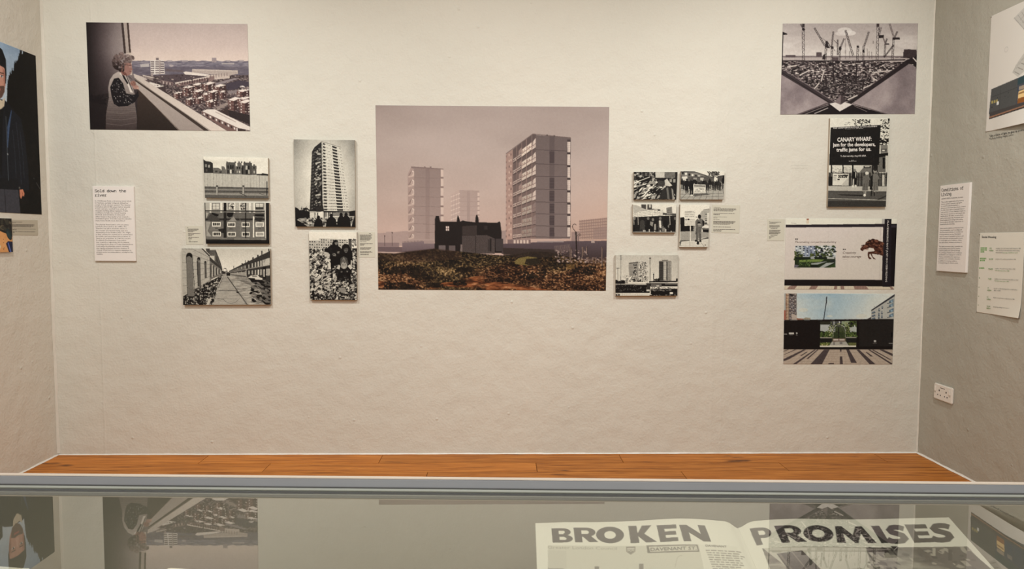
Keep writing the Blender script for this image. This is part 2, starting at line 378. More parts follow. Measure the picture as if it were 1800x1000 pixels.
    for i, y in enumerate(yf):
        P.line([(355, y), (660, y+12 if i < 2 else y+4)], 4, (72, 60, 60)); y0 = 120 if i == 0 else yf[i-1]
        if i % 2 or i > 3: P.rect(476, y0+14, 519, y-6, (74, 62, 63))
        if i > 2:
            for q in range(3): P.line([(478, y0+30+q*26), (518, y0+30+q*26)], 2, (96, 83, 82))
    for a, b in ((143, 236), (254, 346), (365, 457), (475, 567), (585, 676), (691, 776), (792, 876), (892, 976)):
        P.rect(631, a-20, 662, b+4, (70, 58, 58)); P.rect(634, a, 659, b, (212, 194, 184)); P.line([(646, a), (646, b)], 1.6, (165, 145, 138))
        for q in range(5): P.line([(634, a+15+q*16), (659, a+15+q*16)], 1.3, (160, 140, 134))
    P.line([(94, 247), (330, 75), (664, 108)], 6, (112, 95, 92)); P.rect(449, 80, 463, 92, (86, 72, 70)); P.rect(510, 86, 526, 98, (86, 72, 70))
    # ground level view, left half
    P.view(650, 370, 6.667)
    P.poly([(98, 368), (345, 370), (345, 420), (98, 420)], (138, 117, 116)); P.poly([(98, 418), (445, 420), (445, 480), (98, 478)], (106, 88, 90))
    P.poly([(380, 372), (630, 352), (760, 380), (770, 470), (380, 480)], (128, 110, 113), col2=(104, 88, 92), n=3)
    for i in range(22): P.line([(384+i*11.4, 372-i*.8), (384+i*11.4, 352-i*.6)], 4, (112, 94, 94))
    P.rect(632, 340, 755, 380, (160, 138, 133))
    for x, y in ((176, 290), (264, 250)): P.line([(x, y), (x, 412)], 5, (84, 68, 68)); P.ell(x, y, 7, 8, (70, 56, 56))
    P.poly([(98, 474), (355, 482), (350, 492), (98, 492)], (186, 160, 150))
    P.poly([(1540, 382), (2260, 350), (2790, 346), (2790, 580), (1540, 500)], (92, 78, 83), col2=(58, 46, 46), n=4)
    for i in range(88): P.line([(1545+i*14, 384-i*.4), (1545+i*14, 455)], 3.5, (80, 67, 72))
    P.poly([(1955, 352), (2270, 348), (2270, 364), (1955, 366)], (150, 134, 132))
    P.rect(1610, 330, 1880, 380, (120, 100, 98))
    for i in range(5): P.rect(1680+i*38, 338, 1705+i*38, 378, (206, 184, 172))
    # the roofless house
    dk = (33, 27, 26)
    P.poly([(762, 90), (772, 54), (808, 54), (822, 120), (1016, 122), (1020, 75), (1030, 45), (1044, 75), (1056, 122), (1086, 106), (1130, 118), (1232, 128), (1236, 72), (1244, 40), (1256, 42), (1268, 75), (1274, 130), (1490, 132), (1515, 118), (1526, 132), (1540, 245), (1542, 490), (1080, 490), (758, 460)], dk, n=4)
    P.poly([(1080, 175), (1250, 165), (1250, 280), (1080, 280)], (58, 49, 47), n=7)
    P.poly([(1078, 285), (1370, 280), (1460, 320), (1460, 500), (1078, 492)], (74, 64, 62), n=18)
    P.rect(1232, 285, 1240, 490, (42, 35, 34))
    P.rect(1380, 330, 1415, 470, (58, 50, 49)); P.rect(1470, 322, 1560, 470, (64, 56, 56)); P.rect(1405, 320, 1420, 475, (36, 30, 30))
    P.rect(890, 174, 926, 228, (226, 205, 196)); P.line([(908, 174), (908, 228)], 5, (70, 55, 50)); P.line([(890, 205), (926, 205)], 5, (70, 55, 50))
    P.rect(806, 400, 886, 470, (104, 92, 92), n=8); P.rect(924, 402, 1000, 470, (96, 84, 83), n=8); P.rect(884, 400, 926, 470, (40, 33, 32))
    P.rect(1335, 170, 1375, 215, (48, 41, 40)); P.poly([(1060, 390), (1080, 390), (1082, 480), (1058, 480)], (120, 106, 102))
    # rough ground
    gy = np.clip((np.linspace(0, 1, P.H)[:, None]-.80)/.2, 0, 1)*np.ones((1, P.W))
    f = P.noise(13, 3, 21, 1.3, .9)*.66+P.noise(110, 3, 22, 2.4, .8)*.34
    f = np.clip((f-.5)*2.9+.42, 0, 1)
    olive = P.ramp(f, [(0, (27, 21, 17)), (.35, (50, 39, 28)), (.6, (95, 75, 48)), (.82, (142, 114, 76)), (1, (190, 158, 118))])
    rust = P.ramp(f, [(0, (26, 17, 13)), (.35, (54, 34, 23)), (.6, (94, 62, 42)), (.85, (140, 98, 66)), (1, (182, 142, 106))])
    mixf = np.clip((P.noise(420, 2, 33, 2, .7)-.42)*5+(xx-.5)*.9+gy*.5, 0, 1)[..., None]
    ground = olive*(1-mixf)+rust*mixf
    ground *= (1-.42*np.clip(1-gy*2.3, 0, 1))[..., None]
    top = [(95, 490), (300, 500), (430, 480), (640, 455), (760, 440), (830, 460), (1040, 470), (1300, 500), (1560, 520), (1750, 500), (1900, 470), (2100, 480), (2250, 520), (2450, 560), (2780, 560), (2780, 960), (95, 960)]
    P.poly(top, 0, tex=ground)
    P.poly([(96, 486), (300, 492), (420, 470), (760, 435), (1050, 470), (1090, 560), (620, 600), (96, 570)], (58, 40, 32), .5)
    P.poly([(1560, 430), (2200, 450), (2260, 520), (1900, 560), (1560, 520)], (48, 38, 33), .75, n=8)
    dirt = P.ramp(np.clip((P.noise(30, 3, 44, 2.4, .6)-.3)*1.8, 0, 1), [(0, (62, 34, 21)), (.4, (122, 70, 42)), (.75, (160, 100, 64)), (1, (190, 140, 100))])
    da = np.clip((P.noise(120, 3, 45, 2.2, .6)-.4)*6, 0, 1)
    P.poly([(520, 930), (560, 880), (760, 850), (1000, 830), (1150, 775), (1330, 760), (1460, 830), (1800, 870), (2100, 930)], 0, da, tex=dirt)
    P.poly([(97, 830), (160, 820), (190, 870), (150, 905), (97, 900)], 0, .8, tex=dirt)
    for bx, by, rx, ry in ((230, 700, 110, 40), (450, 690, 150, 45), (300, 880, 130, 45), (560, 760, 120, 30), (1050, 840, 70, 26), (1100, 690, 90, 24), (760, 870, 90, 22), (450, 900, 80, 30), (1900, 740, 160, 50), (2500, 690, 140, 45)):
        P.dots(bx-rx, by-ry, bx+rx, by+ry, 50, 15, [(22, 17, 14), (30, 23, 18), (40, 30, 22)], 1.5, seed=bx)
    P.poly([(1690, 590), (1740, 550), (1850, 530), (1950, 545), (1990, 590), (1850, 640), (1700, 620)], (112, 96, 56), n=34); P.poly([(1830, 560), (1960, 550), (2010, 610), (1880, 640), (1810, 620)], (40, 33, 24), n=16)
    P.poly([(2290, 620), (2390, 625), (2400, 670), (2310, 690)], (136, 102, 56), .5, n=28)
    P.dots(2170, 455, 2560, 600, 130, 9, [(150, 128, 122), (112, 92, 86), (60, 47, 42), (178, 156, 148)], 1.2, seed=4)
    P.dots(2540, 545, 2770, 610, 90, 8, [(120, 98, 90), (80, 62, 56), (150, 126, 116)], 1.6, seed=5)
    for x, y0, y1, w in ((2345, 420, 580, 10), (2490, 420, 540, 14), (2540, 412, 500, 10), (2506, 420, 520, 6), (2720, 420, 640, 12), (2795, 415, 500, 10), (2360, 430, 540, 6)):
        P.line([(x, y0), (x, y1)], w, (140, 116, 104)); P.line([(x+w*.4, y0), (x+w*.4, y1)], w*.5, (50, 38, 34))
    for i in range(16): P.line([(2160+i*12, 405-i*1.2), (2162+i*12, 470)], 5, (118, 100, 96))
    t = np.linspace(2.3, -3.0, 16)
    P.line([(2422, 575), (2418, 400), (2412, 240)], 15, (36, 28, 26)); P.line([(2412, 245), (2380, 205)]+[(2396+24*np.cos(a+2.4), 178-28*np.sin(a+2.4)) for a in np.linspace(1.0, -1.9, 12)], 6, (40, 31, 29))
    P.line([(2414, 300), (2445, 270), (2460, 262), (2462, 285), (2445, 292)], 5, (46, 36, 33)); P.line([(2440, 290), (2438, 410)], 4, (60, 48, 45))
    P.poly([(2590, 372), (2592, 345), (2610, 330), (2632, 350), (2634, 372)], (168, 148, 140))
    for i in range(420):
        R = P.rng; x = R.uniform(100, 2770); y = R.uniform(530, 920); h = R.uniform(6, 22)
        c = [(178, 146, 110), (150, 112, 76), (120, 88, 52), (92, 62, 38)][R.randint(4)]
        P.line([(x, y), (x+R.uniform(-8, 8), y-h)], 2.6, c, .8)
    P.a *= np.array([.985, .97, .952])
    return P

def print_woman():
    P = Pic([(151.2, 39.2), (434.8, 42.2), (439.8, 230.5), (158.4, 227.6)], 1.35, 2, seed=12).view(0, 0, 3.572)
    yy = np.linspace(0, 1, P.H)[:, None]*np.ones((1, P.W)); xx = np.linspace(0, 1, P.W)[None, :]*np.ones((P.H, 1))
    sky = P.ramp(yy, [(0, (184, 164, 156)), (.2, (196, 174, 164)), (.36, (212, 189, 175)), (1, (212, 189, 175))])+((P.noise(120, 3, 2)-.5)*10)[..., None]
    P.full(sky)
    f = P.noise(6, 3, 5, 1.4, .7); f = np.clip((f-.5)*1.9+.45, 0, 1)
    land = P.ramp(f, [(0, (46, 35, 36)), (.45, (80, 66, 66)), (.75, (114, 97, 94)), (1, (164, 145, 135))])
    far = P.ramp(P.noise(12, 3, 9, 2.5, .5), [(.2, (92, 84, 94)), (.6, (124, 114, 121)), (.9, (158, 146, 146))])
    P.poly([(780, 380), (1560, 386), (1575, 830), (780, 830)], 0, tex=land)
    ptsT = [(780, 382)]+[(780+i*20, 381+3*np.sin(i*1.7)-2*np.cos(i*3.1)) for i in range(41)]+[(1575, 470), (780, 470)]
    P.poly(ptsT, 0, tex=far*np.linspace(1.12, .82, P.H)[:, None, None] if False else far)
    P.poly([(780, 420), (1575, 415), (1575, 470), (780, 480)], (82, 72, 80), .5)
    P.poly([(1328, 362), (1357, 361), (1358, 390), (1328, 391)], (150, 134, 133)); P.line([(1342, 362), (1342, 390)], 2, (130, 114, 114))
    for x, w in ((1050, 30), (1140, 40), (1420, 24), (1500, 30)): P.rect(x, 377, x+w, 386, (160, 145, 143))
    P.poly([(880, 402), (935, 398), (936, 418), (882, 420)], (176, 163, 158)); P.rect(1390, 395, 1470, 402, (172, 158, 152)); P.ell(1075, 412, 14, 6, (168, 153, 150))
    # slab tower
    P.poly([(942, 376), (1029, 376), (1034, 462), (946, 468)], (206, 191, 181)); P.poly([(978, 362), (996, 362), (996, 378), (978, 378)], (120, 105, 103))
    for i in range(6):
        y = 384+i*13.5
        P.rect(946, y, 968, y+6.5, (92, 78, 80)); P.rect(974, y, 998, y+6.5, (104, 90, 90)); P.rect(1006, y, 1030, y+6.5, (84, 70, 74))
    P.rect(999, 378, 1006, 466, (150, 134, 128)); P.rect(969, 378, 973, 466, (224, 210, 200)); P.poly([(946, 460), (960, 462), (962, 480), (946, 476)], (150, 132, 126))
    # terraces in the middle distance
    P.poly([(1036, 430), (1150, 440), (1150, 452), (1036, 446)], (96, 82, 84)); P.poly([(1000, 470), (1160, 462), (1290, 478), (1250, 500), (1110, 522), (1010, 505)], (78, 64, 66), n=14)
    P.poly([(1204, 432), (1492, 440), (1492, 462), (1420, 476), (1204, 452)], (170, 152, 142), n=22)
    for i in range(34): P.rect(1208+i*8.3, 433+i*.25, 1211+i*8.3, 440+i*.25, (214, 196, 184))
    P.poly([(1150, 452), (1165, 447), (1310, 466), (1310, 478), (1160, 466)], (216, 199, 187)); P.poly([(1300, 470), (1330, 468), (1440, 474), (1440, 490), (1320, 500)], (188, 168, 156), n=12)
    P.poly([(1296, 480), (1345, 476), (1345, 498), (1310, 520)], (128, 104, 98)); 
    for i in range(7): P.rect(1320+i*17, 468-i*2.2, 1323+i*17, 492-i*3, (98, 80, 78))
    P.poly([(1100, 520), (1312, 480), (1314, 500), (1112, 544)], (116, 92, 88)); P.poly([(1098, 517), (1312, 477), (1314, 484), (1100, 525)], (206, 187, 174))
    for i in range(12): P.rect(1125+i*15.5, 517-i*3, 1131+i*15.5, 534-i*3, (70, 54, 54))
    P.poly([(895, 470), (960, 486), (962, 504), (900, 488)], (150, 132, 124)); P.line([(895, 470), (962, 486)], 4, (206, 188, 174))
    for i in range(9): P.rect(902+i*7, 477+i*1.8, 904+i*7, 488+i*1.8, (74, 60, 60))
    P.poly([(1005, 500), (1085, 515), (1085, 536), (1010, 522)], (120, 98, 94)); 
    for i in range(7): P.rect(1012+i*10.5, 508+i*1.8, 1017+i*10.5, 524+i*1.5, (190, 170, 158) if i % 2 else (70, 55, 56))
    P.poly([(910, 522), (945, 514), (1030, 538), (985, 549)], (212, 196, 184)); P.poly([(960, 549), (1040, 540), (1040, 585), (990, 580)], (64, 50, 50), n=14)
    P.poly([(835, 462), (890, 478), (930, 500), (895, 498)], (188, 170, 160))
    # roads and grass on the right
    P.poly([(1338, 524), (1470, 488), (1500, 492), (1360, 536)], (132, 118, 118)); P.poly([(1372, 538), (1500, 502), (1562, 512), (1562, 540), (1430, 568)], (64, 54, 62), n=6)
    P.poly([(1425, 574), (1562, 545), (1562, 560), (1440, 590)], (128, 114, 112)); P.ell(1520, 545, 15, 9, (206, 192, 184)); P.rect(1508, 545, 1532, 553, (96, 82, 80))
    P.poly([(1340, 680), (1420, 640), (1440, 650), (1370, 690)], (140, 122, 114)); P.poly([(1370, 700), (1440, 660), (1570, 780), (1470, 740)], (58, 44, 42), n=8)
    # red brick blocks with pale flat roofs
    def block(x, y, w, d, h):
        P.poly([(x, y), (x+w*.55, y-d), (x+w, y-d*.6), (x+w*.45, y+d*.4)], (222, 204, 192))
        P.poly([(x, y), (x+w*.45, y+d*.4), (x+w*.45, y+d*.4+h), (x, y+h)], (96, 66, 61)); P.poly([(x+w*.45, y+d*.4), (x+w, y-d*.6), (x+w, y-d*.6+h), (x+w*.45, y+d*.4+h)], (62, 42, 41))
        nf = max(1, int(h/16))
        for f_ in range(nf):
            yy_ = y+4+f_*h/nf
            P.poly([(x+w*.12, yy_+d*.12), (x+w*.22, yy_+d*.2), (x+w*.22, yy_+d*.2+7), (x+w*.12, yy_+d*.12+7)], (206, 188, 178)); P.poly([(x+w*.72, yy_+d*.05), (x+w*.82, yy_-d*.1), (x+w*.82, yy_-d*.1+7), (x+w*.72, yy_+d*.05+7)], (198, 180, 170))
            P.line([(x, yy_+h/nf-5), (x+w*.45, yy_+d*.4+h/nf-5)], 1.5, (170, 146, 136))
    for b in ((1205, 530, 70, 12, 34), (1270, 526, 80, 14, 40), (1340, 540, 78, 14, 46), (1145, 548, 72, 12, 52), (1210, 572, 70, 14, 46), (1088, 584, 58, 10, 32), (1268, 590, 60, 12, 40), (1300, 575, 70, 14, 50), (1165, 622, 62, 12, 36), (1225, 615, 52, 10, 34), (1290, 636, 72, 14, 32), (1375, 575, 44, 10, 44), (1485, 570, 84, 14, 34), (1430, 625, 80, 18, 62), (1490, 618, 84, 16, 50), (1500, 640, 80, 18, 70)):
        block(*b)
    P.dots(1060, 540, 1560, 700, 170, 4.5, [(44, 34, 34), (56, 44, 43), (160, 142, 132), (112, 90, 85)], 1.4, seed=8); P.dots(840, 470, 1330, 600, 120, 4, [(44, 34, 35), (60, 48, 48), (160, 142, 132)], 1.8, seed=9)
    P.poly([(1430, 690), (1570, 720), (1570, 782), (1440, 730)], (44, 34, 34), n=8)
    P.poly([(1268, 696), (1300, 684), (1345, 684), (1572, 796), (1568, 818), (1490, 800)], (216, 200, 188)); P.poly([(1268, 696), (1490, 800), (1490, 824), (1430, 824), (1268, 716)], (110, 84, 78))
    for i in range(11): P.poly([(1276+i*19, 706+i*9), (1286+i*19, 711+i*9), (1286+i*19, 724+i*9), (1276+i*19, 719+i*9)], (50, 38, 38) if i % 2 else (214, 198, 188))
    P.line([(1350, 700), (1480, 765)], 5, (170, 150, 140)); P.poly([(1492, 806), (1540, 812), (1540, 826), (1492, 826)], (54, 40, 38)); P.rect(1484, 802, 1490, 826, (220, 205, 195))
    # window sill
    P.poly([(826, 466), (845, 462), (1436, 828), (1300, 828), (840, 498)], (190, 172, 160), col2=(208, 190, 176))
    P.poly([(838, 490), (848, 490), (1325, 828), (1288, 828), (850, 512)], (58, 46, 40)); P.poly([(845, 505), (1290, 826), (1120, 826), (862, 556), (835, 520)], (170, 153, 143), col2=(150, 134, 125))
    P.line([(850, 496), (1330, 826)], 4, (150, 134, 124))
    P.poly([(862, 552), (1128, 826), (780, 826), (800, 560)], (58, 45, 39), col2=(38, 29, 25))
    P.line([(864, 556), (1128, 820)], 3, (96, 78, 66))
    # dark interior wall
    fw = np.clip((xx-0)/.235, 0, 1); t = np.clip(fw**1.15*np.clip(1.15-yy*.95, .12, 1), 0, 1)
    vy = np.clip(1-abs(yy-.28)*1.15, .25, 1)
    wall = P.ramp(np.clip(t*1.05*vy+.02, 0, 1), [(0, (26, 20, 20)), (.25, (66, 54, 54)), (.6, (122, 107, 104)), (1, (158, 142, 136))])
    P.poly([(536, 136), (768, 140), (790, 335), (840, 470), (862, 556), (862, 830), (560, 830)], 0, tex=wall)
    P.poly([(560, 600), (862, 560), (862, 830), (560, 830)], (28, 21, 21), .55)
    P.poly([(760, 140), (776, 140), (794, 335), (778, 335)], (58, 45, 42)); P.poly([(774, 140), (797, 140), (814, 335), (792, 335)], (168, 150, 140)); P.poly([(795, 140), (807, 140), (823, 340), (812, 340)], (62, 47, 42)); P.poly([(808, 330), (823, 330), (830, 470), (816, 470)], (188, 168, 154))
    for i in range(46):
        R = P.rng; a = R.uniform(-2.6, .35); r = R.uniform(10, 62)
        P.ell(600+r*np.cos(a), 640+r*.7*np.sin(a), R.uniform(8, 20), R.uniform(3, 7), (25, 19, 20), rot=a)
    # the woman at the window
    P.poly([(742, 448), (712, 466), (690, 500), (680, 548), (684, 610), (676, 660), (666, 720), (664, 812), (858, 812), (860, 740), (848, 650), (846, 590), (826, 520), (800, 480), (775, 456)], (176, 160, 150), col2=(58, 46, 44))
    body = [(684, 600), (846, 600), (860, 740), (858, 812), (664, 812), (668, 700)]
    for j in range(16):
        for i in range(22):
            x, y = 668+i*9+(j % 2)*4.5, 612+j*13
            if x < 852: P.ell(x, y, 2.6, 2.2, (66, 54, 52), seg=6)
    for i in range(26): P.ell(694+(i % 5)*9+(i//5)*2, 520+(i//5)*16, 1.6, 1.6, (118, 102, 96), seg=6)
    for y in (700, 742, 775): P.line([(668, y), (760, y+10), (856, y-6)], 2.5, (150, 134, 126), .4)
    P.poly([(716, 492), (745, 486), (772, 520), (786, 566), (792, 585), (830, 592), (852, 590), (866, 565), (872, 600), (846, 640), (800, 664), (745, 668), (715, 650), (700, 600), (692, 545)], (24, 20, 22))
    P.dots(700, 500, 850, 650, 130, 2.4, [(190, 178, 172), (150, 138, 134), (110, 98, 96)], inside=[(716, 492), (745, 486), (772, 520), (786, 566), (840, 600), (840, 640), (800, 664), (745, 668), (715, 650), (692, 545)], seed=2)
    P.poly([(758, 452), (790, 486), (824, 556), (834, 580), (818, 578), (796, 520), (770, 478), (750, 462)], (206, 190, 178)); P.poly([(760, 456), (778, 470), (806, 520), (800, 528), (776, 490)], (24, 20, 22)); P.line([(792, 470), (830, 566)], 4, (30, 25, 26))
    P.poly([(765, 400), (785, 385), (822, 395), (829, 415), (826, 424), (834, 436), (826, 441), (826, 452), (818, 466), (800, 474), (770, 470), (752, 448)], (142, 102, 92)); P.poly([(756, 440), (778, 470), (800, 474), (790, 455)], (104, 66, 58)); P.poly([(806, 400), (824, 402), (828, 420), (812, 424)], (164, 126, 114))
    P.line([(778, 402), (806, 408), (824, 408)], 2.6, (50, 34, 32)); P.ell(817, 409, 7, 6, (88, 56, 52), .6); P.line([(812, 446), (826, 446)], 2.5, (92, 48, 44))
    R = np.random.RandomState(5)
    for i in range(130):
        a = R.uniform(0, 6.28); r = np.sqrt(R.rand()); x = 765+58*r*np.cos(a); y = 388+56*r*np.sin(a)
        if x > 778 and y > 392: continue
        c = lerp((36, 25, 24), (128, 106, 100), np.clip(.55-(y-388)/130+(x-765)/200+R.uniform(-.25, .25), 0, 1)); P.ell(x, y, R.uniform(6, 12), R.uniform(4, 8), c, rot=R.uniform(0, 3))
    for i in range(40): P.ell(R.uniform(795, 840), R.uniform(345, 382), 7, 5, lerp((80, 62, 58), (168, 148, 140), R.rand()), rot=R.rand()*3)
    P.ell(835, 522, 18, 17, (140, 100, 88)); P.ell(852, 545, 18, 13, (160, 120, 106)); P.line([(838, 512), (848, 540)], 3, (96, 58, 50)); P.line([(826, 520), (838, 534)], 3, (100, 62, 52)); P.ell(866, 552, 8, 6, (182, 142, 126)); P.line([(804, 474), (830, 498)], 2.4, (40, 30, 28))
    return P

def print_cranes():
    P = Pic([(1376, 41.4), (1613.8, 41), (1608, 200.3), (1371.6, 201.4)], 1.35, 2, seed=13).view(1300, 0, 3.572)
    yy = np.linspace(0, 1, P.H)[:, None]*np.ones((1, P.W)); xx = np.linspace(0, 1, P.W)[None, :]*np.ones((P.H, 1))
    sky = P.ramp(yy, [(0, (168, 153, 147)), (.2, (184, 169, 161)), (.36, (208, 194, 184)), (1, (208, 194, 184))])
    cl = np.clip((P.noise(90, 4, 3, 2.2, .7)-.5)*4, 0, 1)*np.clip(yy*5, .2, 1)
    sky = sky*(1-cl[..., None]*.55)+np.array([222, 209, 199])*cl[..., None]*.55
    P.full(sky)
    P.ell(660, 195, 46, 22, (214, 201, 192), .8); P.ell(690, 208, 40, 16, (220, 207, 198), .8); P.ell(640, 212, 40, 14, (206, 192, 184), .8)
    f = np.clip((P.noise(6, 3, 8, 2.2, .8)-.47)*2.8+.30, 0, 1)
    site = P.ramp(f, [(0, (28, 22, 23)), (.4, (66, 54, 54)), (.7, (124, 108, 104)), (1, (214, 198, 188))])
    P.poly([(262, 350), (1110, 352), (1110, 720), (262, 720)], 0, tex=site)
    P.poly([(420, 520), (640, 480), (800, 470), (760, 600), (520, 600)], (34, 27, 28), .45)
    P.poly([(262, 352), (700, 352), (1060, 365), (1060, 388), (700, 384), (262, 380)], (172, 156, 149), n=16)
    P.rect(262, 350, 1050, 360, (120, 106, 103), n=20)
    for x, y, w, h in ((290, 345, 62, 14), (482, 328, 34, 28), (1030, 310, 80, 50), (580, 360, 40, 22), (300, 395, 60, 8)): P.rect(x, y, x+w, y+h, (84, 70, 70), n=14)
    P.poly([(1026, 330), (1034, 314), (1060, 308), (1108, 314), (1112, 360), (1026, 362)], (58, 47, 47), n=10)
    P.line([(268, 381), (740, 383), (1040, 374)], 7, (44, 35, 36))
    for i in range(20): P.line([(275+i*14, 384), (275+i*14, 410+P.rng.rand()*20)], 2, (60, 48, 48))
    P.dots(270, 392, 1000, 560, 620, 2.6, [(196, 180, 170), (158, 140, 134), (34, 27, 28), (20, 16, 17), (110, 94, 91)], 2.4, seed=6)
    P.dots(420, 480, 880, 630, 420, 3, [(150, 134, 128), (24, 18, 20), (28, 21, 22), (80, 66, 65)], 2.0, seed=7)
    for a, b in (((470, 555), (500, 520)), ((830, 485), (870, 510)), ((512, 510), (530, 440)), ((300, 420), (360, 410)), ((830, 455), (960, 440)), ((760, 560), (850, 520)), ((380, 470), (440, 440))): P.line([a, b], 7, (196, 180, 170))
    for a, b in (((640, 480), (700, 470)), ((540, 470), (545, 560)), ((586, 390), (590, 520)), ((735, 400), (730, 520)), ((780, 500), (770, 560))): P.line([a, b], 9, (42, 33, 34))
    def lattice(x0, y0, x1, y1, w, col=(50, 40, 40)):
        d = np.array([x1-x0, y1-y0], float); L = np.hypot(*d); d /= L; n_ = np.array([-d[1], d[0]])*w/2; a = np.array([x0, y0], float)
        P.line([a+n_, a+d*L+n_], 2.6, col); P.line([a-n_, a+d*L-n_], 2.6, col); m = max(2, int(L/w/1.1))
        for i in range(m): P.line([a+d*L*i/m+n_*(1 if i % 2 else -1), a+d*L*(i+1)/m-n_*(1 if i % 2 else -1)], 2.0, col)
    lattice(400, 165, 402, 400, 13); lattice(384, 152, 400, 180, 6); P.ell(403, 186, 9, 8, (36, 28, 29)); P.rect(394, 150, 409, 172, (52, 42, 42))
    lattice(470, 176, 536, 288, 8); lattice(546, 260, 536, 390, 11); P.poly([(540, 258), (552, 256), (560, 296), (535, 300)], (44, 35, 35)); P.line([(552, 262), (572, 296)], 4, (50, 40, 40)); P.line([(505, 232), (550, 262)], 1.6, (60, 48, 48)); P.rect(548, 292, 566, 302, (40, 32, 32)); P.poly([(524, 345), (540, 335), (538, 372), (518, 372)], (44, 35, 35))
    lattice(589, 198, 578, 292, 7); lattice(580, 292, 578, 390, 10); P.line([(592, 252), (614, 274)], 3, (60, 48, 48)); P.rect(574, 290, 590, 306, (44, 35, 35)); P.line([(592, 310), (600, 320)], 3, (60, 48, 48))
    lattice(616, 248, 615, 345, 6); lattice(656, 242, 634, 296, 7); lattice(630, 296, 628, 378, 9); P.ell(631, 304, 9, 13, (44, 35, 35)); P.line([(664, 240), (664, 370)], 2, (70, 57, 56))
    lattice(664, 190, 712, 348, 10); P.line([(664, 190), (700, 300)], 1.6, (60, 48, 48))
    lattice(742, 286, 740, 390, 12); P.rect(736, 286, 748, 300, (44, 35, 35)); lattice(811, 200, 782, 288, 8); lattice(778, 286, 776, 380, 9); P.rect(770, 312, 784, 328, (40, 32, 32)); P.line([(838, 255), (838, 274)], 3, (70, 57, 56))
    lattice(868, 150, 862, 380, 14); lattice(886, 172, 872, 226, 10); P.poly([(872, 222), (904, 220), (904, 238), (872, 240)], (40, 32, 32)); P.rect(862, 150, 874, 170, (60, 49, 48))
    lattice(941, 150, 966, 230, 8, (84, 70, 68)); lattice(990, 198, 970, 240, 7); lattice(966, 236, 958, 380, 11); P.poly([(958, 236), (1004, 236), (1006, 248), (960, 250)], (40, 32, 32))
    lattice(925, 242, 912, 280, 6); lattice(914, 274, 908, 360, 8); P.rect(918, 272, 938, 280, (44, 35, 35)); lattice(966, 282, 905, 360, 6); lattice(900, 236, 914, 274, 5, (90, 75, 73))
    for x, y in ((800, 330), (812, 345), (828, 350), (690, 345), (760, 350)): P.line([(x, y-25), (x+2, y+20)], 2.5, (70, 57, 56))
    # roof edges in the foreground
    P.poly([(272, 200), (300, 212), (300, 218), (276, 220), (272, 400), (264, 430), (262, 200)], (28, 22, 23))
    gl = P.ramp(np.clip(P.noise(110, 3, 15)*.7+yy*.35, 0, 1), [(.2, (102, 88, 88)), (.5, (130, 114, 113)), (.8, (162, 145, 141))])
    P.poly([(262, 462), (556, 640), (356, 722), (254, 722)], 0, tex=gl); P.poly([(690, 650), (1055, 402), (1094, 412), (1112, 436), (1104, 720), (938, 720)], 0, tex=gl)
    P.poly([(262, 430), (300, 455), (596, 640), (578, 656), (262, 466)], (54, 44, 45)); P.line([(266, 452), (560, 640)], 4, (26, 20, 21)); P.line([(280, 436), (590, 636)], 5, (110, 95, 94))
    P.poly([(676, 642), (1046, 376), (1110, 350), (1114, 292), (1118, 290), (1114, 436), (1092, 404), (1060, 402), (700, 652)], (38, 30, 31)); P.line([(1088, 362), (1112, 388)], 7, (206, 190, 180)); P.line([(690, 632), (1000, 410)], 4, (78, 65, 65))
    P.poly([(356, 722), (566, 650), (630, 690), (704, 655), (942, 722)], (28, 21, 23)); P.line([(360, 720), (560, 645)], 8, (86, 72, 72)); P.line([(400, 720), (560, 658)], 3, (150, 134, 128)); P.line([(470, 712), (556, 676)], 4, (190, 174, 166)); P.line([(712, 650), (930, 716)], 5, (92, 78, 77)); P.line([(720, 664), (800, 700)], 3, (120, 104, 101))
    P.poly([(564, 650), (634, 632), (706, 655), (628, 698)], (212, 198, 188)); P.poly([(636, 592), (596, 640), (634, 656)], (118, 102, 100)); P.poly([(636, 592), (634, 656), (672, 632)], (66, 54, 54)); P.line([(678, 625), (740, 596)], 8, (196, 180, 170))
    return P

